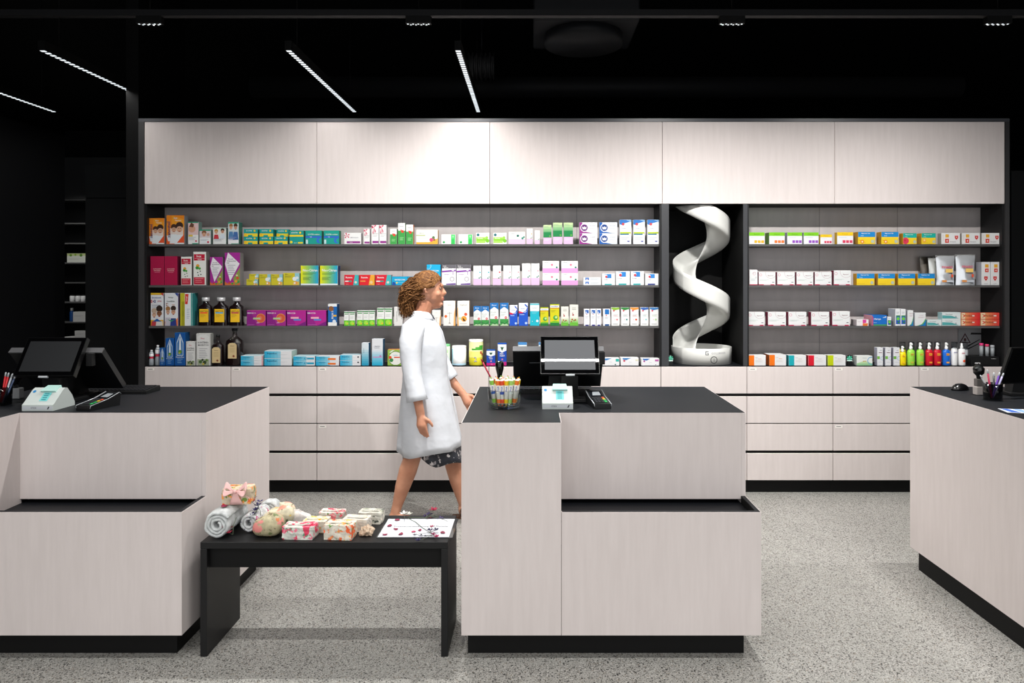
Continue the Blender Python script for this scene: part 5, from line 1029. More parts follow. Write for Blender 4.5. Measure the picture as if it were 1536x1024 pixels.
# ================================================================ white spiral chute
def chute():
    C = (wx(1052, 5.58), 5.585, ZCT); Rr = .222; r = empty('spiral_chute', C)
    M = mat('d8d8d4', .3, name='white_lacquered_steel', coat=.3)
    z0 = 1.612 - ZCT; pitch = .615; a0, a1 = -470, 255
    # cross section from the inner edge, out along the floor, up the wall
    sec = [(.20, .060), (.34, .036), (.5, .018), (.66, .006), (.82, .000), (.93, .003), (.985, .014), (1.0, .035), (1.0, .08), (1.0, .12), (1.0, .15)]
    n = 190; rows_ = []
    for i in range(n+1):
        a = a0+(a1-a0)*i/n; zb = z0 - pitch*(a+90)/360; t = math.radians(a); row = []
        for (s_, dz) in sec:
            row.append((Rr*s_*math.sin(t), -Rr*s_*math.cos(t), min(max(zb+dz, .012), ZB-ZC-.006)))
        rows_.append(row)
    rows_ = [q for q in rows_ if q[5][2] < ZB-ZC-.008]
    mb = MB(); mb.sheet(rows_, M); o = mb.build('spiral_slide', r)
    md = o.modifiers.new('thickness', 'SOLIDIFY'); md.thickness = .004; md.offset = 0
    mb = MB(); Ro = .236; h = .128
    mb.lathe([(Ro-.02, .001), (Ro, .001), (Ro, h-.001), (Ro-.001, h), (Ro-.005, h), (Ro-.006, h-.001), (Ro-.006, .012), (.001, .012)], M, 64, cap=False); mb.build('collecting_tray', r)
    l = MB(); m = mat('55585c', .5)
    def onring(txt, ang, z, hh, wmax, c):
        vs, fs, w, h_ = glyphs(txt); s_ = hh/h_; sx = min(s_, wmax/w); out = []
        for (a, b) in vs:
            t = ang + a*sx/Ro; out.append(((Ro+.001)*math.sin(t), -(Ro+.001)*math.cos(t), z+b*s_))
        l.add(out, fs, c)
    # square G emblem
    for (u0, v0, u1, v1) in ((-.012,.011,.012,.016), (-.012,-.014,-.007,.016), (-.012,-.014,.012,-.009), (.007,-.014,.012,.002), (0,-.002,.012,.002)):
        t0, t1 = -.05+u0/Ro, -.05+u1/Ro; q = Ro+.001
        l.poly([(q*math.sin(t0), -q*math.cos(t0), .094+v0), (q*math.sin(t1), -q*math.cos(t1), .094+v0), (q*math.sin(t1), -q*math.cos(t1), .094+v1), (q*math.sin(t0), -q*math.cos(t0), .094+v1)], m)
    onring('GOLLMANN', .36, .094, .018, .13, mat('b4b4b6'))
    n = 24; t0 = .18
    for (ra, rb) in ((.028, .023),):
        for i in range(n):
            q = []
            for (rr, k) in ((ra, i), (ra, i+1), (rb, i+1), (rb, i)):
                t = t0+rr*math.cos(2*PI*k/n)/Ro; q.append(((Ro+.001)*math.sin(t), -(Ro+.001)*math.cos(t), .043+rr*math.sin(2*PI*k/n)))
            l.poly(q, mat('2a2c30'))
    onring('1', t0, .043, .022, .02, mat('4a4c50')); l.build('lettering', r)
    tag(r, 'white spiral dispensing chute standing in the black niche', 'chute')
chute()

# ================================================================ till equipment on the counters
ZCO = 1.0284
M_SCR = mat((.018, .019, .021), .4, name='screen_glass', coat=.8)
M_SCR_SHEEN = mat((.17, .18, .195), .5, name='sheen_glow_screen', coat=.8, emit=.6)  # dim grey glow stands in for a pale reflection on the glass
for q_ in (M_SCR, M_SCR_SHEEN): q_.node_tree.nodes['Principled BSDF'].inputs['Coat Roughness'].default_value = .01
M_SCR_SHEEN.node_tree.nodes['Principled BSDF'].inputs['Base Color'].default_value = (.02, .02, .022, 1)
def till(ox, cy, label, custlabel, cdx=0, scr=None):
    r = empty('till_screen', (ox, cy, ZCO)); tl = math.radians(31)
    # local: x centre of the screen, y forward = -; bezel lower edge at y=0, z=.15
    def T(x, v, o): return (x, v*math.sin(tl)+o*math.cos(tl), .145+v*math.cos(tl)-o*math.sin(tl))
    def slab(x0, x1, v0, v1, o0, o1, m): return MB().hexa([T(x0,v0,o0), T(x1,v0,o0), T(x1,v0,o1), T(x0,v0,o1), T(x0,v1,o0), T(x1,v1,o0), T(x1,v1,o1), T(x0,v1,o1)], m)
    hw, vv = .148, .207; gl = mat('050506', .02, spec=.5, name='black_bezel_glass'); 
    slab(-hw, hw, 0, vv, 0, .026, mat('0b0b0c', .3)).build('housing', r)
    slab(-hw+.003, hw-.003, .003, vv-.003, -.0012, 0, gl).build('bezel', r)
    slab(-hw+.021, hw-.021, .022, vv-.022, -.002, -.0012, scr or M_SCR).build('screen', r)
    slab(-.022, .022, -.008, 0.0, 0, .01, mat('b8bcc0', .4)).build('maker_badge', r)
    MB().hexa([(-.045,.07,.02),(.045,.07,.02),(.045,.13,.02),(-.045,.13,.02), T(-.04,.04,.026), T(.04,.04,.026), T(.04,.14,.028), T(-.04,.14,.028)], M_BLACK).build('stand', r)
    MB().box(-.10, .10, .0, .20, 0, .0195, M_BLACK, bev=.004).build('foot', r)
    MB().box(.150, .182, .09, .12, .18, .245, M_BLACK, bev=.002).build('card_reader', r)
    tag(r, label, 'till screen')
    # second screen facing the other way
    q = empty('customer_screen', (ox-.055+cdx, cy+.335, ZCO)); ta = math.radians(42)
    def T2(x, v, o): return (x, -v*math.sin(ta)+o*math.cos(ta)*-1, .055+v*math.cos(ta)-o*math.sin(ta))
    def slab2(x0, x1, v0, v1, o0, o1, m): return MB().hexa([T2(x0,v0,o1), T2(x1,v0,o1), T2(x1,v0,o0), T2(x0,v0,o0), T2(x0,v1,o1), T2(x1,v1,o1), T2(x1,v1,o0), T2(x0,v1,o0)], m)
    slab2(-.235, .235, 0, .28, 0, .03, mat('101012', .35)).build('housing', q)
    slab2(-.235, .235, .2801, .287, 0, .032, mat('6c6c6e', .35, metal=.3)).build('top_edge', q)
    slab2(-.15, -.06, .19, .196, .0301, .032, mat('5a5c60', .4)).build('vent_slot', q)
    slab2(-.225, .225, .012, .27, -.002, 0, mat('1a1b1e', .15, spec=.6)).build('screen', q)
    MB().hexa([(-.05,-.10,.0195),(.05,-.10,.0195),(.05,-.02,.0195),(-.05,-.02,.0195),(-.045,-.085,.13),(.045,-.085,.13),(.045,-.055,.13),(-.045,-.055,.13)], M_BLACK).build('stand', q)
    MB().box(-.09, .09, -.125, .03, 0, .0195, M_BLACK, bev=.004).build('foot', q)
    tag(q, custlabel, 'screen')
def keyboard(x, y, label, w=.22, rz=0):
    r = empty('keyboard', (x, y, ZCO), rz); MB().hexa([(-w,-.07,0),(w,-.07,0),(w,.07,0),(-w,.07,0),(-w,-.07,.016),(w,-.07,.016),(w,.07,.028),(-w,.07,.028)], M_BLACK).build('case', r)
    k = MB(); kw = w*2/16
    for j in range(5):
        for i in range(15):
            xx = -w+kw*.5+i*kw; yy = -.058+j*.024; zz = .0175+.012*(yy+.07)/.14
            k.box(xx+.002, xx+kw-.002, yy, yy+.019, zz, zz+.004, mat('232427', .35))
    kk = k.build('keys', r); kk['kind'] = 'stuff'
    return tag(r, label, 'keyboard')
def note_tester(x, y, label, rz=0):
    r = empty('banknote_tester', (x, y, ZCO), rz); M = mat('c8d0cd', .4, name='pale_grey_plastic')
    w = .073; prof = [(0,0),(0,.028),(.012,.036),(.07,.088),(.088,.096),(.10,.094),(.135,.055),(.155,.018),(.155,0)]
    mb = MB(); A = [(-w, a, b) for a, b in prof]; B = [(w, a, b) for a, b in prof]; n = len(prof)
    mb.add(A, [tuple(range(n))[::-1]], M); mb.add(B, [tuple(range(n))], M)
    for i in range(n):
        j = (i+1) % n; mb.add([A[i], A[j], B[j], B[i]], [(0,1,2,3)], M)
    weld(mb.build('housing', r))
    def S(u, v, o=.0008):      # on the sloped face
        yy = .012+.058*v; zz = .036+.052*v; return (u*w, yy-.67*o, zz+.74*o)
    l = MB()
    l.poly([S(-.1,.12), S(.42,.12), S(.42,.78), S(-.1,.78)], mat('7fd4d4', .3)); 
    for q in range(4): l.poly([S(0,.2+q*.15,.0012), S(.3,.2+q*.15,.0012), S(.3,.27+q*.15,.0012), S(0,.27+q*.15,.0012)], mat('2f8a94'))
    l.build('display', r)
    MB().hexa([S(-.32,.8,0), S(.66,.8,0), (.66*w,.10,.093), (-.32*w,.10,.093), S(-.32,.8,.012), S(.66,.8,.012), (.6*w,.10,.106), (-.26*w,.10,.106)], mat('b4dcd4', .3)).build('note_slot', r)
    l = MB(); 
    n = 14; l.poly([S(-.78+.1*math.cos(2*PI*i/n), .86+.1*math.sin(2*PI*i/n)) for i in range(n)], mat('2a86c4')); l.build('round_emblem', r)
    l = MB(); l.poly([(-w*.95,-.0008,.006),(w*.95,-.0008,.006),(w*.95,-.0008,.022),(-w*.95,-.0008,.022)], mat('c4c9ce')); text_on(l, 'CT333', (-w*.25, -.0012, .014), (1,0,0), (0,0,1), .007, .04, mat('4a5058')); l.poly([(w*.62,-.0012,.008),(w*.7,-.0012,.008),(w*.78,-.0012,.02),(w*.70,-.0012,.02)], mat('14161c')); l.build('front_strip', r)
    return tag(r, label, 'banknote tester')
def card_terminal(x, y, label, rz=0):
    r = empty('card_terminal', (x, y, ZCO), rz); w = .040
    mb = MB(); M = mat('0e0f11', .35); prof = [(0,0),(0,.024),(.10,.040),(.165,.062),(.175,.055),(.17,0)]
    A = [(-w, a, b) for a, b in prof]; B = [(w, a, b) for a, b in prof]; n = len(prof)
    mb.add(A, [tuple(range(n))[::-1]], M); mb.add(B, [tuple(range(n))], M)
    for i in range(n): j = (i+1) % n; mb.add([A[i], A[j], B[j], B[i]], [(0,1,2,3)], M)
    weld(mb.build('housing', r))
    mb = MB()
    for s_ in (-1, 1): mb.tube([(s_*(w+.001), a, b) for a, b in ((0,.012),(.002,.024),(.10,.041),(.165,.063),(.176,.055))], .0022, mat('a8acb0', .3, metal=.5), 6)
    mb.build('silver_trim', r)
    def P_(u, yy, o=.0008): 
        zz = .024+.16*yy if yy <= .10 else .040+(yy-.10)*.338; return (u*w, yy, zz+o)
    l = MB(); l.poly([P_(-.78,.105), P_(.78,.105), P_(.78,.158), P_(-.78,.158)], mat('15181c', .12, spec=.6)); l.poly([P_(-.5,.115,.0014), P_(.55,.115,.0014), P_(.55,.150,.0014), P_(-.3,.150,.0014)], mat('8f9498', .3)); l.build('screen', r)
    k = MB()
    for j in range(4):
        for i in range(4):
            u = -.72+i*.38; yy = .02+j*.019; c = '2b2d31'
            if i == 3: c = ['2fae5a', '2fae5a', 'd8b43a', 'd8563a'][j]
            p = [P_(u, yy, .001), P_(u+.28, yy, .001), P_(u+.28, yy+.012, .001), P_(u, yy+.012, .001)]; k.hexa(p+[(a, b, c_+.003) for a, b, c_ in p], mat(c, .4))
    k.build('keypad', r)
    return tag(r, label, 'card terminal')
def pen_cup(x, y, label, tall=.09, colors=(), rad=.038, cupm=None):
    r = empty('pen_holder', (x, y, ZCO)); M = cupm or M_SMOKE
    MB().lathe([(rad*.8,0),(rad,.003),(rad*1.08,tall),(rad*1.0,tall),(rad*.92,.008),(.001,.008)], M, 24, cap=False).build('cup', r)
    return tag(r, label, 'pen holder')
def pen(x, y, z, dx, dy, L_, c, label, tip='c8ccd0'):
    r = empty('pen', (x, y, z)); d = Vector((dx, dy, 1)).normalized(); p = lambda t: tuple(d*t*L_)
    MB().tube([p(0), p(.05), p(.86)], [.0015, .0045, .0045], mat(c, .35), 8).build('barrel', r); MB().tube([p(.86), p(.97), p(1)], [.0042, .0038, .002], mat(tip, .35), 8).build('cap', r)
    return tag(r, label, 'pen')
# middle counter
till((.184), 3.47, 'tilted black till screen on the middle counter, catching a white lamp reflection', 'black customer screen seen from behind on the middle counter', 0, M_SCR_SHEEN)
keyboard(.10, 3.83, 'black keyboard behind the till screen of the middle counter', .22)
note_tester(wx(836.5, 3.31), 3.305, 'pale grey banknote tester in front of the middle till screen')
card_terminal(wx(903.5, 3.34), 3.31, 'black card terminal right of the middle till screen', .18)
# cash drawer box under the screens
tag(MB().box(-.17, .13, 0, .24, 0, .022, mat('0a0a0b', .4), bev=.003).build('till_base', None, (.05, 3.665-.0, ZCO)), 'flat black base plate under the middle keyboard', 'base plate') if False else None
# left counter
till(wx(70, 3.44)+.01, 3.40, 'tilted black till screen on the left counter', 'black customer screen seen from behind on the left counter', .03)
keyboard(wx(188, 3.83), 3.80, 'black keyboard on the left counter', .17)
note_tester(wx(58, 3.27), 3.262, 'pale green grey banknote tester on the left counter', 0)
card_terminal(wx(122, 3.25), 3.262, 'black card terminal with coloured keys on the left counter', -.25)
pen_cup(wx(4, 3.42), 3.42, 'dark pen holder at the left photo edge')
for i, (dx, c, n_) in enumerate(((.30, 'c8242c', 'bright red pen leaning in the pen holder at the left edge'), (.16, 'd02a30', 'second red pen in the pen holder at the left edge'), (-.05, 'b8bcc4', 'grey pen in the pen holder at the left edge'), (-.25, '3a4a6a', 'dark blue pen in the pen holder at the left edge'))):
    pen(wx(4, 3.42)+(-.015+i*.010), 3.42-.008*i+.01, ZCO+.0085, -dx*.5+.25, .08, .15, c, n_)
r = empty('stamp', (wx(28, 3.62), 3.60, ZCO)); MB().box(-.03, .03, -.02, .02, 0, .055, mat('8a8c8e', .35), bev=.004).build('stamp_body', r); MB().lathe([(.012,.055),(.014,.08),(.026,.10),(.03,.125),(.02,.145),(.0,.15)], mat('0c0c0d', .12, spec=.6), 20).build('grip', r)
tag(r, 'self inking stamp with a round black grip on the left counter', 'stamp')
# glass of fruit sticks
gx, gy = wx(757, 3.36), 3.36
r = empty('glass_bowl', (gx, gy, ZCO)); G = M_GLASS
MB().lathe([(.001,0),(.068,0),(.076,.006),(.079,.02),(.082,.088),(.0795,.089),(.0765,.02),(.072,.012),(.001,.011)], G, 40, cap=False).build('bowl', r)
tag(r, 'clear glass bowl full of wrapped fruit sticks on the middle counter', 'bowl')
stick_c = [('8ac84a', '3a6ac8', 'green'), ('f07a28', 'f4f0ec', 'orange'), ('f4c81c', 'f4f0ec', 'yellow'), ('e8502c', '3a5ab8', 'red orange'), ('a8d46a', 'e8f0ec', 'pale green')]
rnd = random.Random(5); sticks = []
SP = [(-.055,-.030,-.30,.0), (-.030,-.050,-.12,1), (-.012,-.056,-.05,3), (.010,-.057,.04,2), (.030,-.050,.14,4), (.052,-.034,.34,1), (-.058,.004,-.34,4), (-.034,-.020,-.15,2), (-.008,-.028,0,1), (.018,-.026,.08,0), (.040,-.010,.20,4), (.056,.008,.40,2), (-.040,.030,-.2,3), (-.012,.018,-.02,2), (.014,.016,.06,0), (.038,.030,.18,1), (-.018,.048,-.08,0), (.012,.050,.05,3)]
proto = {}
def stick(ci):
    a, b, n_ = stick_c[ci]; r = empty('fruit_stick'); L_ = .132; w = .0098
    MB().tube([(0,0,.006),(0,0,.012),(0,0,L_-.012),(0,0,L_-.006)], [.004, w, w, .004], mat('f2efe8', .3), 8).tube([(0,0,.0),(0,0,.006)], [.007, .004], mat(a, .3), 8, flat=.4).tube([(0,0,L_-.006),(0,0,L_)], [.004, .007], mat(a, .3), 8, flat=.4).build('wrapper', r)
    l = MB()
    for (z0, z1) in ((.013, .032), (L_-.034, L_-.013)): l.tube([(0,0,z0),(0,0,z1)], w+.0003, mat(a, .35), 8, closed_ends=False)
    l.tube([(0,0,.055),(0,0,.068)], w+.0003, mat(b, .35), 8, closed_ends=False)
    text_on(l, 'Fruit', (0, -w-.0012, .082), (0,0,1), (-1,0,0), .009, .035, mat('2a4aa0')); l.build('print', r)
    return r
for i, (x, y, dx, ci) in enumerate(SP):
    ci = int(ci)
    if ci not in proto: proto[ci] = o = stick(ci)
    else: o = copy_tree(proto[ci])
    x *= 1.06; y *= .92
    o.location = (gx+x*.8, gy+y*.8, ZCO+.0135+.0*i); o.rotation_euler = (-(y*.8)*3.0 if y > 0 else -.0, dx*.42, 0)
    row_ = 'front' if y < -.03 else ('middle' if y < .012 else 'back')
    tag(o, '%s wrapped fruit stick in the %s of the glass bowl' % (stick_c[ci][2], row_), 'fruit stick', 'wrapped fruit sticks in the glass bowl, %s %s' % (row_, stick_c[ci][2]))
r = pen(wx(741, 3.70), 3.70, ZCO+.06, -.52, 0, .15, 'a81838', 'dark red pen sticking out behind the glass bowl', 'a81838')
pen_cup(wx(750, 3.72), 3.72, 'black pen holder hidden behind the glass bowl', .075)
r = empty('stamp', (wx(748, 3.62)+.005, 3.62, ZCO)); MB().box(-.022, .022, -.018, .018, 0, .09, mat('1c1c1e', .35), bev=.004).build('stamp_body', r); MB().lathe([(.012,.09),(.013,.12),(.021,.15),(.023,.178),(.017,.19),(.0,.192)], mat('0a0f0c', .12, spec=.6), 20).build('grip', r)
tag(r, 'black stamp grip rising behind the glass bowl', 'stamp')
# right counter
r = empty('computer_mouse', (wx(1440, 3.88), 3.88, ZCO), .5); MB().ball((0,0,.0), (.062,.036,.036), mat('0b0b0d', .25), 20, 12).build('shell', r)
me = r.children[0].data
for v in me.vertices: v.co.z = max(v.co.z, 0)
MB().box(-.040, -.028, -.003, .003, .028, .036, mat('2a2a2e')).build('wheel', r); tag(r, 'black computer mouse at the back corner of the right counter', 'mouse')
r = empty('stamp', (wx(1468, 3.72), 3.72, ZCO)); MB().box(-.022, .022, -.018, .018, .0, .045, mat('b4aca8', .3), bev=.003).box(-.018, .018, -.015, .015, .045, .085, mat('5a5654', .3), bev=.003).build('stamp_body', r); MB().lathe([(.010,.085),(.012,.10),(.026,.115),(.028,.14),(.018,.155),(.0,.158)], mat('0b0b0c', .12, spec=.6), 20).build('grip', r)
tag(r, 'silver stamp with a black knob on the right counter', 'stamp')
px_, py_ = wx(1489, 3.56), 3.56
pen_cup(px_, py_, 'clear dark pen holder on the right counter', .085, rad=.042)
for i, (dx, dy, c, n_, L_) in enumerate(((-.16, 0, 'a81848', 'crimson pen in the pen holder on the right counter', .15), (.36, .1, '5a2a9a', 'violet pen in the pen holder on the right counter', .14), (.44, 0, 'b8b0d8', 'pale lilac pen in the pen holder on the right counter', .14), (-.5, .1, '8a8c90', 'grey pen leaning left in the pen holder on the right counter', .13), (.15, .2, '20242a', 'black pen in the pen holder on the right counter', .13))):
    pen(px_-.012+.006*i, py_-.012+.006*i, ZCO+.0085, dx, dy, L_, c, n_)
r = empty('till_screen', (wx(1528, 3.60)+.02, 3.62, ZCO)); tl = math.radians(38)
def T3(x, v, o): return (x*.95+v*math.sin(tl)*.60, x*.25+v*math.sin(tl)*.2+o, .075+v*math.cos(tl))
def s3(x0, x1, v0, v1, o0, o1, m): return MB().hexa([T3(x0,v0,o0), T3(x1,v0,o0), T3(x1,v0,o1), T3(x0,v0,o1), T3(x0,v1,o0), T3(x1,v1,o0), T3(x1,v1,o1), T3(x0,v1,o1)], m)
s3(-.14, .2, 0, .235, 0, .022, mat('0b0b0c', .3)).build('housing', r); s3(-.13, .19, .01, .225, -.002, 0, mat('060607', .12, spec=.5)).build('screen', r)
MB().box(-.02, .10, .04, .16, 0, .019, M_BLACK, bev=.003).build('foot', r); MB().hexa([(.0,.06,.019),(.07,.06,.019),(.07,.12,.019),(.0,.12,.019),(.03,.06,.16),(.10,.06,.16),(.10,.10,.16),(.03,.10,.16)], M_BLACK).build('stand', r)
tag(r, 'black till screen cut off at the right photo edge', 'till screen')
mb = MB(); mb.box(-.10, .12, -.05, .05, 0, .0012, mat('e4e8f0', .4)); 
for q in range(4): mb.poly([(-.08+q*.05, -.045, .0016), (-.04+q*.05, -.045, .0016), (-.06+q*.05, .045, .0016), (-.09+q*.05, .045, .0016)], mat(['3a6ac8', '8ab0e8', 'c8a0c8', '2a4a9a'][q]))
tag(mb.build('leaflet', None, (wx(1530, 3.25)+.03, 3.25, ZCO), -.2), 'blue and white leaflet lying at the right photo edge', 'leaflet')
# ================================================================ things on the bench
ZBN = .5000
def bpt(px, py): D = F*(H-ZBN)/(py-CY); return wx(px, D), D
def floral(name, base, blobs, scale=26, dens=.0):
    m, nt, b, L = nodes(name); tc = N(nt, 'ShaderNodeTexCoord'); col = None
    n0 = N(nt, 'ShaderNodeTexNoise', Scale=40.0, Detail=3.0); L.new(tc.outputs['Object'], n0.inputs['Vector'])
    r0 = ramp(nt, [(.35, tuple(c*.62 for c in hexc(base))), (.7, tuple(min(1, c*.95) for c in hexc(base)))]); L.new(n0.outputs['Fac'], r0.inputs['Fac']); col = r0.outputs['Color']
    for k, (c, sc, thr) in enumerate(blobs):
        mp = N(nt, 'ShaderNodeMapping'); mp.inputs['Location'].default_value = (k*3.7+1.3, k*1.9, k*.7); L.new(tc.outputs['Object'], mp.inputs['Vector'])
        n = N(nt, 'ShaderNodeTexNoise', Scale=float(sc), Detail=2.0); L.new(mp.outputs[0], n.inputs['Vector'])
        g = N(nt, 'ShaderNodeMapRange'); g.inputs['From Min'].default_value = thr; g.inputs['From Max'].default_value = thr+.03; L.new(n.outputs['Fac'], g.inputs['Value'])
        x = N(nt, 'ShaderNodeMix', data_type='RGBA'); L.new(g.outputs[0], x.inputs[0]); L.new(col, x.inputs[6]); x.inputs[7].default_value = (*hexc(c), 1); col = x.outputs[2]
    L.new(col, b.inputs['Base Color']); b.inputs['Roughness'].default_value = .55; return m
F_PINK = floral('floral_pink', 'e6e6dc', [('5a9a7a', 34, .60), ('d83a5c', 26, .56), ('e87a90', 40, .60), ('a8c4b8', 50, .64)])
F_RED = floral('floral_red', 'efe9dc', [('e8455c', 28, .55), ('f08a90', 44, .60), ('4a8a3a', 36, .66)])
F_YEL = floral('floral_yellow', 'efe9d4', [('f0b020', 26, .60), ('f4d060', 40, .62), ('a8b05a', 34, .64), ('f0a0a0', 44, .68)])
F_ORA = floral('floral_orange', 'f0e8d8', [('e8602c', 24, .54), ('6a9a4a', 34, .62), ('f0b04a', 44, .62), ('f08a5a', 60, .6)])
F_GRE = floral('floral_grey', 'e6e2d4', [('4a5048', 46, .60), ('ee7a2c', 20, .62), ('9aa08a', 34, .60)])
F_CRE = floral('floral_cream', 'efe8dc', [('e89aa0', 24, .66), ('d8cdb8', 40, .58), ('8a8a7a', 60, .7)])
F_GRN = floral('floral_green', 'c8bd98', [('6f7a4c', 34, .62), ('c87a4a', 22, .60), ('e08a84', 20, .56), ('7a6a54', 60, .64)])
F_BOW = floral('floral_parcel', 'e4d4b8', [('6a8a3a', 34, .58), ('f0582c', 22, .56), ('f4a04a', 40, .6)])
def towel_mat(name, c, blobs=()):
    m = floral(name, c, list(blobs)); nt = m.node_tree; b = nt.nodes['Principled BSDF']; b.inputs['Roughness'].default_value = .9
    tc = N(nt, 'ShaderNodeTexCoord'); n = N(nt, 'ShaderNodeTexNoise', Scale=420.0, Detail=2.0); nt.links.new(tc.outputs['Object'], n.inputs['Vector'])
    bp = N(nt, 'ShaderNodeBump', Strength=.9, Distance=.004); nt.links.new(n.outputs['Fac'], bp.inputs['Height']); nt.links.new(bp.outputs[0], b.inputs['Normal']); return m
M_TOW = towel_mat('white_terry', 'e4e8e8'); M_TOW2 = towel_mat('printed_terry', 'e4e6e6', [('b8447a', 40, .66), ('5a5a6a', 70, .66), ('b8b0c0', 50, .64)])
def towel(x, y, R, L_, turns, m, label, rz=0, sq=1.0, th=None):
    r = empty('rolled_towel', (x, y, ZBN), rz); th = th or R/(turns+.55)
    # spiral cross-section with real thickness, extruded along y
    n = int(turns*30); inn = []; out = []
    rnd = random.Random(int(R*1e4))
    for i in range(n+1):
        a = 2*PI*turns*i/n; rr = th*.45 + (R-th*.95)*i/n
        w_ = 1+.03*math.sin(5*a)+.02*math.sin(11*a+1)
        for lst, q in ((inn, rr-.0*th), (out, rr+th*.80)):
            lst.append((q*w_*math.cos(-a+PI*.4), q*w_*math.sin(-a+PI*.4)*sq))
    zmin = min(p[1] for p in out); mb = MB(); K = 9
    def row(lst, t):
        y_ = L_*t; pf = 1 - .04*(2*t-1)**4
        return [(p[0]*pf+.0015*math.sin(i*.7+t*9), y_, (p[1])*pf - zmin*1.0 + .0008*math.sin(i*1.3+t*17)) for i, p in enumerate(lst)]
    ro = [row(out, t/K) for t in range(K+1)]; ri = [row(inn, t/K) for t in range(K+1)]
    mb.sheet(ro, m); mb.sheet(ri, m)
    for t, sgn in ((0, -1), (K, 1)):
        mid = [((a[0]+b[0])/2, a[1]+sgn*th*.30, (a[2]+b[2])/2) for a, b in zip(ro[t], ri[t])]
        mb.sheet([ro[t], mid, ri[t]], m)
    mb.sheet([[ro[t][-1] for t in range(K+1)], [ri[t][-1] for t in range(K+1)]], m)
    mb.sheet([[ro[t][0] for t in range(K+1)], [ri[t][0] for t in range(K+1)]], m)
    o = weld(mb.build('towel', r)); return tag(r, label, 'towel')
towel(-1.396, 3.075, .060, .215, 3.1, M_TOW, 'large rolled white towel at the left end of the bench')
towel(-1.285, 3.150, .044, .15, 2.3, M_TOW2, 'smaller rolled towel with pink and grey pattern beside the large one')
towel(-1.235, 3.315-.12, .040, .13, 2.2, M_TOW, 'rolled white towel at the back, behind the lavender', .0) if False else None
towel(-1.262, 3.315, .046, .05, 2.2, M_TOW, 'short rolled white towel standing out at the back edge of the bench')
def parcel(x0, x1, ytop, ybot, dep, m, label, rz=0, name='wrapped_soap', rag=.0015, seed=1):
    """box wrapped in printed paper; pixel spans of its front face"""
    D = F*(H-ZBN)/(ybot-CY); w = wx(x1, D)-wx(x0, D); h = wz(ytop, D)-ZBN; r = empty(name, (wx((x0+x1)/2, D), D, ZBN), rz)
    rn = random.Random(seed); bm = bmesh.new(); bmesh.ops.create_cube(bm, size=1)
    bmesh.ops.subdivide_edges(bm, edges=bm.edges, cuts=5, use_grid_fill=True)
    for v in bm.verts:
        x, y, z = v.co; e = sum(abs(abs(c)-.5) < 1e-4 for c in (x, y, z))
        s_ = 1 - .03*(e-1)
        v.co = (x*w*s_ + rag*rn.uniform(-1, 1), (y+.5)*dep + rag*rn.uniform(-1, 1), max(0.0002, (z+.5)*h*(1-.0*e) + (rag*rn.uniform(-1, 1) if z > -.49 else 0)))
    me = bpy.data.meshes.new('wrapping'); bm.to_mesh(me); bm.free(); me.materials.append(m)
    o = bpy.data.objects.new('wrapping', me); COL.objects.link(o); o.parent = r
    # folded paper flap on top and at the ends
    MB().hexa([(-w*.36, dep*.30, h+.0022), (w*.36, dep*.30, h+.0022), (w*.40, dep*.62, h+.0022), (-w*.40, dep*.62, h+.0022), (-w*.35, dep*.32, h+.0042), (w*.35, dep*.32, h+.0042), (w*.39, dep*.61, h+.0036), (-w*.39, dep*.61, h+.0036)], m).build('paper_flap', r)
    return tag(r, label, 'soap', None)
parcel(421.5, 470, 790.5, 809.5, .075, F_PINK, 'pink and mint flowered soap parcel at the front of the bench', -.05, seed=2)
parcel(484, 528, 788, 810, .078, F_ORA, 'orange flowered soap parcel at the front of the bench', -.10, seed=3)
parcel(452, 489, 782, 799, .075, F_YEL, 'cream and yellow flowered soap parcel in the middle of the bench', -.06, seed=4)
parcel(512, 551, 779.5, 797.5, .07, F_CRE, 'cream soap parcel between the orange and grey ones', -.10, seed=5)
parcel(477, 514, 769, 786.2, .065, F_RED, 'cream soap parcel with red flowers at the back of the bench', -.04, seed=6)
parcel(536, 572, 769, 786.0, .065, F_GRE, 'grey patterned soap parcel with an orange flower', -.06, seed=7)
def cushion(x, y, w, d, h, m, label, rz=0, seed=0, ring=False, tri=0, pk='wrapped_gift'):
    r = empty(pk, (x, y, ZBN), rz); mb = MB(); n, k = 26, 14; rn = random.Random(seed); rows_ = []
    ph = [rn.uniform(0, 6) for _ in range(4)]
    for j in range(k+1):
        v = j/k; th = PI*v - PI/2; row = []
        for i in range(n+1):
            a = 2*PI*i/n; c, s_ = math.cos(a), math.sin(a); e = .62
            rx = math.copysign(abs(c)**e, c); ry = math.copysign(abs(s_)**e, s_)
            q = max(0, math.cos(th))**.55; q *= 1+.05*math.sin(3*a+ph[0])+.04*math.sin(7*a+ph[1])*v
            z = h*(math.sin(th)*.5+.5); z *= 1+tri*rx*.5 + .06*math.sin(4*a+ph[2])*v
            row.append((w/2*rx*q, d/2*ry*q+d/2, max(z, .0005)))
        rows_.append(row)
    mb.sheet(rows_, m); weld(mb.build('wrapping', r))
    if ring:
        l = MB(); pts = [(w*.30*math.cos(2*PI*i/24)+w*.04, d*.12+.30*d*math.sin(2*PI*i/24)*.5+.012, h*.60+.26*h*math.sin(2*PI*i/24)) for i in range(25)]
        l.tube(pts, .0035, mat('8a7a5c', .7), 6); l.ball((w*.04, d*.12+.018, h*.60), (w*.24, .010, h*.18), mat('7a5a50', .6), 14, 8); l.build('cut_out', r)
    return tag(r, label, 'gift')
x, y = bpt(394, 808); cushion(x, y, .132, .10, .088, F_GRN, 'rounded green and salmon wrapped gift with an oval opening', -.15, 3, ring=True, tri=.25)
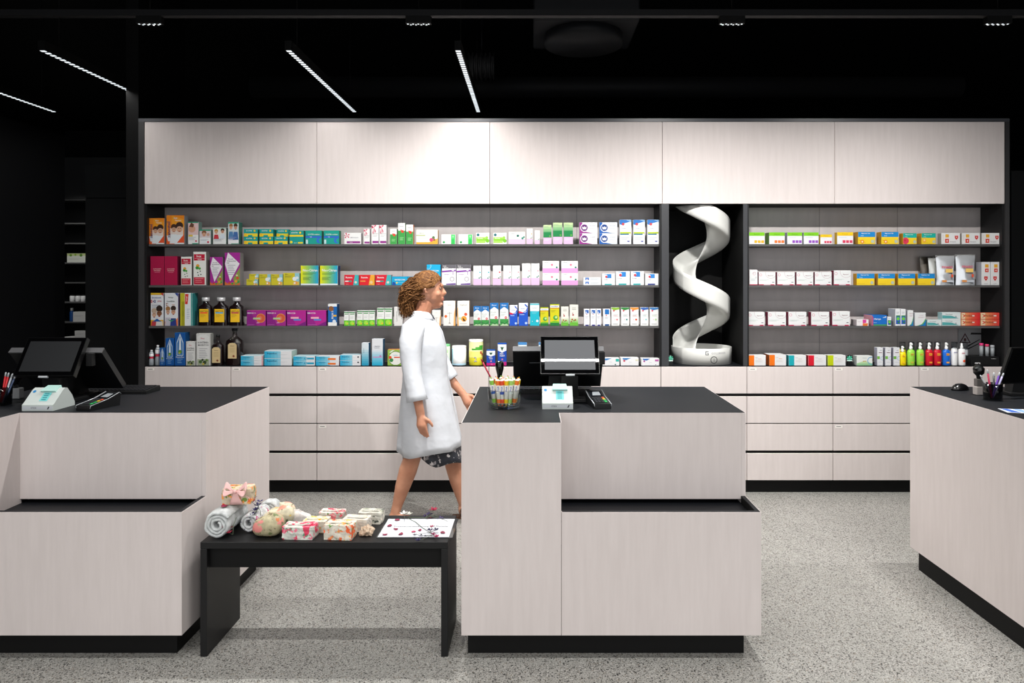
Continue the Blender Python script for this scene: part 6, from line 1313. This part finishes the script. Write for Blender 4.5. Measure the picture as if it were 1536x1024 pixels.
x, y = bpt(414, 792.5); cushion(x, y, .15, .10, .085, F_CRE2 := floral('floral_salmon', 'efe6c8', [('e8a08c', 18, .56), ('f0c84a', 24, .64), ('6a7a5a', 50, .66)]), 'tall cream and salmon wrapped gift behind the rounded one', .05, 5, tri=.40)
x, y = bpt(447, 789); cushion(x, y, .115, .05, .060, F_LAV := floral('floral_pale', 'ece4e0', [('6a5a6a', 60, .68), ('d8d0c8', 30, .6)]), 'crumpled pale wrapped gift behind the pink soap parcel', 0, 9, tri=-.3)
# parcel with the pink bow, on top of the towels
r = empty('bow_parcel', (-1.350, 3.165, ZBN+.121)); w, d, h = .135, .085, .070
bm = bmesh.new(); bmesh.ops.create_cube(bm, size=1); bmesh.ops.subdivide_edges(bm, edges=bm.edges, cuts=4, use_grid_fill=True); rn = random.Random(4)
for v in bm.verts:
    e = sum(abs(abs(c)-.5) < 1e-4 for c in v.co); s_ = 1-.05*(e-1)
    v.co = (v.co.x*w*s_+rn.uniform(-1,1)*.002, (v.co.y+.5)*d*s_, max(0, (v.co.z+.5)*h+rn.uniform(-1,1)*.002))
me = bpy.data.meshes.new('wrapping'); bm.to_mesh(me); bm.free(); me.materials.append(F_BOW); o = bpy.data.objects.new('wrapping', me); COL.objects.link(o); o.parent = r; o.rotation_euler.z = .08
M_RIB = mat('e2b4b0', .6, name='pink_ribbon'); cz = h*.86
mb = MB()
for s_ in (-1, 1):
    rows_ = []
    for i in range(17):
        a = PI*2*i/16; rr = []
        for q in range(6):
            v = q/5; wd = (.008+.020*math.sin(a/2)**1.2)
            rr.append((s_*(.004+.046*math.sin(a/2)), -.014+.012*math.sin(a)+(v-.5)*.022*math.sin(a/2), cz+.020*math.sin(a)*1.0*math.sin(a/2)+.016*math.sin(a/2)+(v-.5)*wd))
        rows_.append(rr)
    mb.sheet(rows_, M_RIB)
b_ = mb.build('bow', r); md = b_.modifiers.new('thickness', 'SOLIDIFY'); md.thickness = .0025
MB().ball((0, -.016, cz+.004), (.009, .009, .010), M_RIB, 12, 8).build('knot', r)
mb = MB()
mb.sheet([[(-.008+.016*q/5, -.014-.0*t, cz-.0) if t == 0 else ((-.006-.020*t+(.016+.045*t)*q/5), -.008-.006*math.sin(PI*t), cz-(cz-.004)*t) for q in range(6)] for t in (0,.25,.5,.75,1)], M_RIB)
mb.sheet([[(.006+.055*t+.012*q/5, -.010, cz+.006-.030*t-.014*q/5*t) for q in range(4)] for t in (0,.3,.6,1)], M_RIB)
t_ = mb.build('ribbon_tail', r); md = t_.modifiers.new('thickness', 'SOLIDIFY'); md.thickness = .002
tag(r, 'flowered parcel tied with a pale pink bow, lying on the rolled towels', 'gift')
# stone
x, y = bpt(548, 805.5); bm = bmesh.new(); bmesh.ops.create_icosphere(bm, subdivisions=3, radius=1); rn = random.Random(12)
for v in bm.verts:
    c = v.co; f = 1+.22*math.sin(5*c.x+3*c.y)*math.cos(4*c.z+2)+.10*math.sin(11*c.x+7*c.z)+rn.uniform(-.05,.05)
    v.co = (c.x*.032*f, c.y*.026*f, max(-.018, c.z*.023*f)+.018)
me = bpy.data.meshes.new('mineral'); bm.to_mesh(me); bm.free(); me.materials.append(floral('sand_stone', 'd8bfa4', [('a88a70', 60, .58)])); o = bpy.data.objects.new('mineral_stone', me); COL.objects.link(o); o.location = (x, y+.028, ZBN)
tag(o, 'small rough beige stone between the soaps and the paper', 'stone')
# paper in a clear holder
pc = [bpt(567, 806), bpt(675.5, 806), bpt(680.5, 779), bpt(582.5, 779)]
yy0, yy1 = 3.112-.0, 3.330; y0 = pc[0][1]; y1 = pc[2][1]; xl = (pc[0][0]+pc[3][0])/2; xr = (pc[1][0]+pc[2][0])/2
ho = MB().box(xl-.006, xr+.016, y0-.006, y1+.006, 0, .002, mat('3a3c40', .1, spec=.6, coat=.5), bev=.0005).build('sign_holder', None, (0, 0, ZBN+.0002)); tag(ho, 'dark glossy sign holder lying flat on the right end of the bench', 'sign holder')
mb = MB().box(xl, xr, y0, y1, 0, .0006, mat('e8ebf2', .5)); text_on(mb, 'Sommerverzauberung auf Floraria', ((xl+xr)/2+.012, y0+(y1-y0)*.56, .0009), (1,0,0), (0,1,0), .020, .25, mat('2a2c30'))
pp_ = mb.build('paper_sign', None, (0, 0, ZBN+.0024)); tag(pp_, 'white printed paper sign lying under scattered petals', 'sign')
ZP = ZBN+.0034
# petals
pts_ = [(595.3, 780.4), (583.8, 789.1), (594, 794), (577.5, 802.1), (601.3, 801.4), (664.2, 799.5), (620.4, 798.0), (629.5, 795.5)]
where_ = ['at the back left of the paper sign', 'near the left edge of the paper sign', 'left of the middle of the paper sign', 'at the front left corner of the paper sign', 'at the front edge of the paper sign', 'at the right end of the paper sign', 'pale pink, in the middle of the paper sign', 'small upright, in the middle of the paper sign']
def petal_mesh(m, s=1, seed=0):
    mb = MB(); rn = random.Random(seed); rows_ = []; t = rn.uniform(0, 6)
    for j in range(5):
        rr = j/4*.017*s; rows_.append([(rr*math.cos(a)*(1+.25*math.cos(a+t)), rr*math.sin(a)*.8, .0008+.006*s*(j/4)**2*(.6+.5*math.sin(2*a+t))) for a in [2*PI*i/12 for i in range(13)]])
    mb.sheet(rows_, m); return mb
M_PET = mat('8a1440', .5); M_PET2 = mat('b83a60', .5)
for i, (px, py) in enumerate(pts_):
    D = F*(H-ZP)/(py-CY); o = petal_mesh(M_PET2 if i == 6 else M_PET, .75 if i < 6 else .6, i).build('flower_petal', None, (wx(px, D), D, ZP), i*1.1)
    o.modifiers.new('t', 'SOLIDIFY').thickness = .0006
    tag(o, ('dark red petal ' if i != 6 else 'petal, ') + where_[i], 'petal')
for (px, py, z, lb) in ((326, 771, ZBN+.118, 'dark red petal on the large rolled towel'), (334, 790, ZBN+.075, None)):
    if lb:
        o = petal_mesh(M_PET, .9, 30).build('flower_petal', None, (-1.385, 3.135, z+.0045), .3); o.modifiers.new('t', 'SOLIDIFY').thickness = .0006; tag(o, lb, 'petal')
# flower sprigs
def sprig(path, blooms, label, leaf=None, name='flower_sprig'):
    r = empty(name, path[0]); o0 = Vector(path[0]); q = [tuple(Vector(p)-o0) for p in path]
    MB().tube(q, .0014, mat('5a6450', .6), 6).build('stem', r)
    for k, (p, c, s_, n_) in enumerate(blooms):
        mb = MB(); rn = random.Random(k+17); pos = Vector(p)-o0; m = mat(c, .5)
        for i in range(n_):
            a = 2*PI*i/n_+rn.uniform(-.3,.3); d = Vector((math.cos(a), math.sin(a)*.7, .45+rn.uniform(-.3,.3))).normalized()*s_*1.25
            t = d.cross(Vector((0,0,1))).normalized()*s_*.42
            mb.add([pos, pos+d*.6+t, pos+d*1.05, pos+d*.6-t], [(0,1,2,3)], m, True)
        near = min(q, key=lambda z_: (Vector(z_)-pos).length); mb.tube([near, tuple(pos)], .0009, mat('5a6450', .6), 5)
        b = mb.build('blossom', r); b.modifiers.new('t', 'SOLIDIFY').thickness = .0007
    return tag(r, label, 'flower')
def pz(px, py, z): D = F*(H-z)/(py-CY); return (wx(px, D), D, z)
def ptD(px, py, D): return (wx(px, D), D, wz(py, D))
Z1 = ZP+.004
sprig([pz(612, 777, Z1), pz(624, 783, Z1), pz(634, 791.5, Z1), pz(645, 798, Z1), pz(650, 802, Z1)],
      [(pz(648, 790, Z1+.012), 'a82a50', .010, 5), (pz(645, 795, Z1+.008), '2e2a4e', .012, 6), (pz(654, 795, Z1+.006), '2e2a4e', .012, 6), (pz(650, 802, Z1+.004), '8a2050', .011, 5), (pz(655, 805, Z1+.004), 'b02a5c', .011, 6), (pz(631, 803.5, Z1), '3a3a4a', .009, 4), (pz(622, 802, Z1), '3a3a4a', .008, 4), (pz(627, 811, Z1), '2a2450', .013, 6), (pz(638, 804, Z1), '3a3a4a', .008, 4)],
      'dried sprig with purple and crimson blossoms lying across the paper sign')
sprig([pz(610, 775, Z1+.004), pz(624, 776, Z1), pz(638, 776, Z1+.01), pz(648, 774, Z1+.02), pz(652, 772, Z1+.03)],
      [(ptD(651, 765, 3.37), 'b02048', .018, 6), (ptD(644, 772, 3.36), '3a2e56', .016, 7), (ptD(638, 776, 3.36), '3a2e56', .015, 6), (ptD(645, 779, 3.34), 'b83a5c', .011, 5), (ptD(660, 779, 3.33), '4a3a6e', .016, 7), (ptD(669, 780, 3.32), '3a3a56', .010, 4), (ptD(676, 784, 3.29), '3a3a56', .010, 4)],
      'sprig with a crimson flower and violet blossoms along the back edge')
r = sprig([pz(607, 779, ZP+.002), pz(607, 777, ZP+.02), ptD(606, 771.5, 3.34)], [(ptD(606, 771, 3.34), 'f0ece6', .018, 8), (ptD(612, 772, 3.34), 'e8e6d8', .020, 4)], 'white flower beside the back edge of the paper sign')
sprig([(-1.262, 3.20, ZBN+.10), (-1.25, 3.17, ZBN+.105), (-1.235, 3.15, ZBN+.10), (-1.225, 3.13, ZBN+.085)],
      [(ptD(381, 747, 3.22), '2e2a5a', .014, 5), (ptD(390, 752, 3.20), '3a3466', .013, 5), (ptD(387, 758, 3.20), '2e2a5a', .015, 6), (ptD(384, 765, 3.18), '2e2a5a', .015, 6), (ptD(380, 772, 3.16), '3a3466', .014, 6), (ptD(378, 777, 3.15), '2e2a5a', .012, 6), (ptD(378, 753, 3.2), '7a3040', .014, 5)],
      'lavender coloured sprig lying between the towels and the gifts')
sprig([(-1.335, 3.13, ZBN+.075), (-1.335, 3.10, ZBN+.05), (-1.33, 3.085, ZBN+.015)], [(ptD(343, 799, 3.09), 'b8304c', .014, 7), (ptD(346, 791, 3.11), 'a8304c', .012, 7), (ptD(334, 790, 3.08), 'c84a68', .009, 5)], 'small red sprig hanging between the two front towels')
# ================================================================ the walking person
def remeshed(mb, name, parent, voxel, m, smooth=4):
    o = mb.build(name); 
    md = o.modifiers.new('r', 'REMESH'); md.mode = 'VOXEL'; md.voxel_size = voxel; md.use_smooth_shade = True
    ms = o.modifiers.new('s', 'SMOOTH'); ms.factor = .5; ms.iterations = smooth
    bpy.context.view_layer.update(); dg = bpy.context.evaluated_depsgraph_get()
    me = bpy.data.meshes.new_from_object(o.evaluated_get(dg)); bpy.data.objects.remove(o)
    me.materials.clear(); me.materials.append(m)
    for p in me.polygons: p.use_smooth = True; p.material_index = 0
    r = bpy.data.objects.new(name, me); COL.objects.link(r); r.parent = parent; return r
def person():
    PX, PY = -.72, 4.72
    root = empty('person', (PX, PY, 0)); V_ = Vector
    # local coords: x forward (to the right of the photo), y away from the camera
    skin, nt, b, L = nodes('skin'); tc = N(nt, 'ShaderNodeTexCoord'); n = N(nt, 'ShaderNodeTexNoise', Scale=9.0, Detail=3.0); L.new(tc.outputs['Object'], n.inputs['Vector'])
    rp = ramp(nt, [(.3, hexc('b57a5e')), (.7, hexc('cf977a'))]); L.new(n.outputs['Fac'], rp.inputs['Fac']); L.new(rp.outputs['Color'], b.inputs['Base Color']); b.inputs['Roughness'].default_value = .5
    b.inputs['Subsurface Weight'].default_value = .05
    B = MB(); m = skin; N_ = 14
    P = lambda px, py, y=0: ((wx(px, PY)-PX), y, wz(py, PY))
    # torso (inside the coat) and neck
    B.tube([(.02,0,.80),(.02,0,.93),(.01,0,1.08),(-.01,0,1.22),(-.035,0,1.33),(-.04,0,1.385)], [(.14,.105),(.155,.115),(.115,.095),(.15,.105),(.15,.09),(.07,.06)], m, 18)
    B.tube([(-.045,0,1.36),(-.03,0,1.42),(-.005,0,1.49),(.0,0,1.53)], [(.062,.066),(.052,.056),(.053,.058),(.05,.05)], m, 14)
    # head: skull, face, jaw
    hc = V_((.012, 0, 1.575))
    B.ball(hc, (.092, .074, .098), m, 24, 16); B.ball(hc+V_((.035,0,-.035)), (.062,.060,.075), m, 20, 14)
    B.tube([tuple(hc+V_((.0,0,-.06))), tuple(hc+V_((.045,0,-.098))), tuple(hc+V_((.082,0,-.108)))], [(.05,.055),(.034,.045),(.017,.022)], m, 12)
    B.ball(hc+V_((.080,0,-.102)), (.018,.022,.016), m, 12, 8)
    B.tube([tuple(hc+V_((.086,0,.012))), tuple(hc+V_((.108,0,-.028))), tuple(hc+V_((.094,0,-.040)))], [(.010,.010),(.013,.015),(.008,.014)], m, 10)
    B.ball(hc+V_((.088,0,.024)), (.012,.045,.012), m, 14, 8)
    B.ball(hc+V_((.093,0,-.062)), (.010,.022,.0065), m, 12, 8); B.ball(hc+V_((.091,0,-.074)), (.010,.020,.007), m, 12, 8)
    for s_ in (-1, 1):
        B.ball(hc+V_((.058, s_*.040, -.032)), (.028,.020,.024), m, 12, 8)
        B.tube([tuple(hc+V_((-.008, s_*.070, .012))), tuple(hc+V_((-.016, s_*.082, .0))), tuple(hc+V_((-.008, s_*.078, -.028)))], [(.014,.010),(.018,.008),(.010,.006)], m, 8)
    # arms: near (y<0) hangs slightly back, far (y>0) swings forward
    near = [(-.05,-.10,1.335),(-.065,-.175,1.30),(-.075,-.200,1.18),(-.060,-.222,1.02),(-.035,-.238,.93),(-.010,-.250,.81),(-.003,-.252,.775)]
    B.tube(near, [(.045,.05),(.055,.055),(.048,.046),(.038,.038),(.037,.035),(.024,.029),(.022,.030)], m, N_)
    far = [(-.05,.10,1.335),(-.04,.175,1.30),(.01,.195,1.18),(.075,.195,1.03),(.125,.19,.95),(.205,.175,.86),(.228,.17,.835)]
    B.tube(far, [(.045,.05),(.055,.055),(.048,.046),(.038,.038),(.037,.035),(.025,.028),(.022,.029)], m, N_)
    def hand(w, d, up, palm, curl=.5, s=1):
        """w wrist, d pointing to the fingers, up = back-of-hand normal, palm = thumb side"""
        w, d, up, th = V_(w), V_(d).normalized(), V_(up).normalized(), V_(palm).normalized()
        B.tube([tuple(w-d*.01), tuple(w+d*.03*s), tuple(w+d*.065*s), tuple(w+d*.088*s)], [.024, .030, .036, .030], m, 12)
        # flatten palm through overlapping balls
        for i, (off, ln) in enumerate(((.027,.070),(.010,.080),(-.008,.074),(-.025,.058))):
            p = w+d*.083*s+th*off*s; seg = []; ang = 0; q = p.copy(); dd = d.copy()
            seg.append(tuple(p-d*.03)); seg.append(tuple(p))
            for k, f in enumerate((.42,.32,.26)):
                ang = curl*(.35+.45*k)+.06*i; dd = (d*math.cos(ang)-up*math.sin(ang)).normalized(); q = q+dd*ln*f*s; seg.append(tuple(q))
            B.tube(seg, [.0105,.0100,.0092,.0084,.0060], m, 8)
        t0 = w+d*.022*s+th*.022*s; t1 = t0+(d*.55+th*.75-up*.2).normalized()*.036*s; t2 = t1+(d*.85+th*.3-up*.4).normalized()*.030*s; t3 = t2+(d*.95-up*.4).normalized()*.022*s
        B.tube([tuple(t0-th*.015), tuple(t0), tuple(t1), tuple(t2), tuple(t3)], [.016,.015,.012,.0105,.007], m, 8)
    hand((-.003,-.252,.775), (.12,.02,-1), (-.55,-1,0), (1,-.4,.1), .38)
    hand((.228,.17,.835), (.55,-.05,-.85), (.2,1,.1), (.8,0,.5), .5)
    # legs: near leg trails behind, far leg steps forward
    B.tube([(.01,-.075,.86),(-.01,-.085,.76),(-.045,-.085,.62),(-.075,-.085,.50),(-.085,-.085,.455),(-.115,-.085,.37),(-.15,-.085,.26),(-.185,-.085,.14),(-.20,-.085,.085)],
           [(.105,.09),(.095,.088),(.078,.078),(.060,.060),(.056,.056),(.060,.060),(.052,.050),(.034,.034),(.032,.033)], m, 18)
    B.tube([(-.232,-.085,.085),(-.20,-.085,.062),(-.14,-.085,.042),(-.075,-.085,.026),(-.03,-.085,.021)], [(.030,.030),(.038,.034),(.028,.038),(.019,.042),(.012,.034)], m, 14)
    B.tube([(.03,.075,.86),(.07,.085,.74),(.115,.085,.60),(.145,.085,.50),(.155,.085,.455),(.17,.085,.36),(.195,.085,.25),(.225,.085,.13),(.24,.085,.09)],
           [(.105,.09),(.095,.088),(.078,.078),(.060,.060),(.055,.056),(.060,.058),(.050,.050),(.034,.034),(.031,.033)], m, 18)
    B.tube([(.205,.085,.058),(.25,.085,.060),(.31,.085,.055),(.37,.085,.045),(.41,.085,.040)], [(.030,.030),(.036,.034),(.027,.038),(.018,.042),(.012,.034)], m, 14)
    remeshed(B, 'body', root, .0058, skin, 3)
    # eyes, brows, lips
    for s_ in (-1, 1):
        MB().ball(hc+V_((.082, s_*.032, .006)), (.008,.010,.005), mat('8a7468', .4), 12, 8).ball(hc+V_((.0870, s_*.032, .006)), (.005,.006,.006), mat('3a2a1c', .3), 10, 6).build('eye', root)
        MB().tube([tuple(hc+V_((.090, s_*.016, .026))), tuple(hc+V_((.088, s_*.034, .032))), tuple(hc+V_((.074, s_*.052, .026)))], [.002,.003,.0015], mat('5a3a24', .7), 6).build('eyebrow', root)
    MB().ball(hc+V_((.0965,0,-.063)), (.008,.020,.0045), mat('a85048', .45), 12, 8).ball(hc+V_((.095,0,-.073)), (.008,.018,.005), mat('a85048', .45), 12, 8).build('lips', root)
    # hair: cap and curly locks blown back
    hm, nt, b, L = nodes('brown_hair'); tc = N(nt, 'ShaderNodeTexCoord'); mp = N(nt, 'ShaderNodeMapping'); mp.inputs['Scale'].default_value = (14, 60, 60); L.new(tc.outputs['Object'], mp.inputs['Vector'])
    n = N(nt, 'ShaderNodeTexNoise', Scale=3.0, Detail=4.0); L.new(mp.outputs[0], n.inputs['Vector']); rp = ramp(nt, [(.30, hexc('38200f')), (.52, hexc('65401f')), (.78, hexc('a57a4c'))]); L.new(n.outputs['Fac'], rp.inputs['Fac']); L.new(rp.outputs['Color'], b.inputs['Base Color']); b.inputs['Roughness'].default_value = .7; b.inputs['Specular IOR Level'].default_value = .2
    hb = MB(); rows_ = []
    for j in range(13):
        v = j/12; row = []
        for i in range(25):
            a = 2*PI*i/24
            fx = math.cos(a); th = v*(1.62 if fx < .3 else 1.62-.62*(fx-.3)/.7)
            rr = 1.10+.025*math.sin(9*a+6*v)+.02*math.sin(17*a)
            row.append((hc.x-.006+.100*rr*math.sin(th)*fx, .082*rr*math.sin(th)*math.sin(a), hc.z+.012+.105*rr*math.cos(th)))
        rows_.append(row)
    hb.sheet(rows_, hm); rn = random.Random(21)
    # soft mass at the nape carrying the curls
    hb.tube([(hc.x-.03,0,hc.z+.02),(hc.x-.085,0,hc.z-.02),(hc.x-.125,0,hc.z-.075),(hc.x-.140,0,hc.z-.135),(hc.x-.135,0,hc.z-.17)], [(.075,.07),(.068,.066),(.052,.060),(.036,.046),(.012,.02)], hm, 18)
    for k in range(760):
        a = rn.uniform(.55, 1.45)*PI if k % 4 else rn.uniform(.3, 1.7)*PI; th = rn.uniform(.35, 1.55)
        st = V_((hc.x-.006+.102*math.sin(th)*math.cos(a), .083*math.sin(th)*math.sin(a), hc.z+.010+.106*math.cos(th)))
        if k % 2: st = V_((hc.x-.05+rn.uniform(-.03,.04), .072*math.sin(a*1.7+k), hc.z-.01+rn.uniform(-.06,.05)))
        q = [st]; wv = rn.uniform(.006, .014); ph = rn.uniform(0, 6); seg = 9
        tgt = V_((hc.x-.150+rn.uniform(-.045,.065), rn.uniform(-.062,.062), hc.z-.110+rn.uniform(-.095,.085)))
        for i in range(1, seg+1):
            t = i/seg; base = st.lerp(tgt, t) + V_((-.040, 0, .020))*math.sin(PI*t) 
            base += V_((math.sin(ph+9*t)*wv, math.cos(ph+11*t)*wv, math.sin(ph*1.7+12*t)*wv)); q.append(base)
        hb.tube([tuple(p) for p in q], [.0016+.0022*math.sin(PI*min(1, (i+1)/seg)) for i in range(seg)]+[.0006], hm, 4)
    for k in range(26):   # strands along the temple to the back
        s_ = -1 if k % 2 else 1; z_ = rn.uniform(.0, .085); y_ = .078*math.sqrt(max(.05, 1-((z_+.0)/.105)**2))
        q = [(hc.x+.050-.3*z_, s_*y_*.80, hc.z+z_*1.02+.012), (hc.x+.03, s_*(y_+.006), hc.z+z_+.016), (hc.x-.04, s_*(y_+.006), hc.z+z_*.8), (hc.x-.09, s_*y_*.6, hc.z+z_*.4-.02)]
        hb.tube(q, [.003, .007, .008, .004], hm, 6)
    hb.build('hair', root)
    # lab coat
    cm, nt, b, L = nodes('white_cotton'); b.inputs['Base Color'].default_value = (.60, .62, .66, 1); b.inputs['Roughness'].default_value = .8
    tc = N(nt, 'ShaderNodeTexCoord'); n = N(nt, 'ShaderNodeTexNoise', Scale=6.0, Detail=3.0); L.new(tc.outputs['Object'], n.inputs['Vector']); bp = N(nt, 'ShaderNodeBump', Strength=.35, Distance=.04); L.new(n.outputs['Fac'], bp.inputs['Height']); L.new(bp.outputs[0], b.inputs['Normal'])
    cb = MB()
    # rings: z, centre x, half depth (x), half width (y), swing of the front hem
    rings = [(1.385,-.040,.066,.075),(1.365,-.042,.085,.115),(1.335,-.045,.115,.165),(1.28,-.035,.135,.185),(1.18,-.020,.148,.180),(1.05,-.010,.142,.160),(.95,-.008,.150,.165),(.85,-.004,.166,.180),(.74,.004,.180,.190),(.62,.014,.194,.198),(.53,.022,.205,.204),(.485,.026,.210,.206)]
    rows_ = []; K = 56
    for (z, cx, dx, dy) in rings:
        row = []; low = max(0, (1.05-z)/.56)
        for i in range(K+1):
            a = 2*PI*i/K; fold = 1+.035*low*math.sin(7*a+2*z*3)+.02*low*math.sin(12*a+5)+.012*math.sin(5*a+9*z)
            e = .85; c, s_ = math.cos(a), math.sin(a)
            x = cx+dx*math.copysign(abs(c)**e, c)*fold; y = dy*math.copysign(abs(s_)**e, s_)*fold
            zz = z+(low*.055*max(0, c)-.0*low)*1.0 + low*.012*math.sin(4*a+1)
            row.append((x, y, zz))
        rows_.append(row)
    cb.sheet(rows_, cm)
    def sleeve(path, rad, cuffm=None):
        n_ = 16; P2 = [V_(p) for p in path]; rr = []
        for i, p in enumerate(P2):
            t = (P2[min(i+1, len(P2)-1)]-P2[max(i-1, 0)]).normalized(); a_ = (V_((0,1,0))-t*t.y).normalized(); b2 = t.cross(a_)
            rr.append([tuple(p+a_*math.cos(2*PI*k/n_)*rad[i]*(1+.05*math.sin(3*k+i*2.1))+b2*math.sin(2*PI*k/n_)*rad[i]*(1+.06*math.sin(2*k+i*1.7))) for k in range(n_+1)])
        cb.sheet(rr, cm)
    sleeve([(-.045,-.085,1.335),(-.06,-.155,1.318),(-.075,-.190,1.24),(-.076,-.205,1.14),(-.064,-.222,1.03),(-.044,-.233,.95),(-.032,-.240,.895),(-.026,-.244,.862)], [.072,.078,.075,.066,.060,.062,.066,.068])
    sleeve([(-.045,.085,1.335),(-.04,.155,1.318),(-.01,.187,1.22),(.035,.196,1.12),(.085,.195,1.02),(.12,.190,.962),(.14,.187,.935)], [.072,.078,.075,.066,.060,.062,.064])
    co = cb.build('lab_coat', root); md = co.modifiers.new('thickness', 'SOLIDIFY'); md.thickness = .004
    # collar, hem line, pocket, vent
    kb = MB(); rows_ = []
    for j, (z, g, lean) in enumerate(((1.372, 1.0, 0), (1.402, .92, .0), (1.428, .90, .004), (1.405, 1.12, .01), (1.378, 1.30, .012))):
        rows_.append([(-.040+.058*g*math.cos(a)*1.1+lean, .074*g*math.sin(a), z-.012*max(0, math.cos(a))) for a in [(.06+.88*i/30)*2*PI for i in range(31)]])
    kb.sheet(rows_, cm); k_ = kb.build('collar', root); md = k_.modifiers.new('thickness', 'SOLIDIFY'); md.thickness = .003
    # skirt
    sk = floral('patterned_skirt', '20242f', [('8f8a8c', 22, .56), ('c9c4c4', 40, .62)])
    sb = MB(); rows_ = []
    for (z, cx, dx, dy) in ((.70,.045,.13,.15),(.58,.055,.150,.16),(.50,.070,.165,.168),(.455,.078,.175,.17),(.425,.085,.182,.172)):
        rows_.append([(cx+dx*math.cos(a)*(1+.05*math.sin(6*a)), dy*math.sin(a)*(1+.05*math.cos(7*a)), z+.012*math.sin(5*a)*(1 if z < .5 else 0) + (.05*max(0,-math.cos(a)) if z < .52 else 0)) for a in [2*PI*i/40 for i in range(41)]])
    sb.sheet(rows_, sk); s2 = sb.build('skirt', root); md = s2.modifiers.new('thickness', 'SOLIDIFY'); md.thickness = .003
    # sandals
    for (x0, y, z, sl, nm) in ((-.105,-.085,0,0,'sandal'), (.30,.085,.0,.03,'sandal')):
        sd = MB(); brown = mat('5e3d28', .6); pts2 = [(-.14,.026),(-.11,.036),(-.05,.034),(.03,.036),(.09,.044),(.12,.036),(.135,.018)]
        vs = []; n2 = len(pts2)
        for zz in (0.0, .014):
            vs += [(x0+px, y-w_, zz+sl*(px+.14)*0) for px, w_ in pts2] + [(x0+px, y+w_, zz) for px, w_ in reversed(pts2)]
        m2 = 2*n2; sd.add(vs, [tuple(range(m2))[::-1], tuple(range(m2, 2*m2))]+[(i, (i+1) % m2, m2+(i+1) % m2, m2+i) for i in range(m2)], brown)
        for (px, r_, zc) in ((.055, .046, .014), (-.09, .040, .06)):
            sd.tube([(x0+px+(.02 if zc > .05 else 0)*math.sin(PI*i/12), y-r_*math.cos(PI*i/12), .010+zc*math.sin(PI*i/12)+ (.03 if zc < .05 else .018)*math.sin(PI*i/12)) for i in range(13)], (.004, .008) and .005, brown, 6)
        sd.build(nm, root)
    tag(root, 'person with wavy brown hair in a white lab coat walking right behind the counters', 'person')
person()
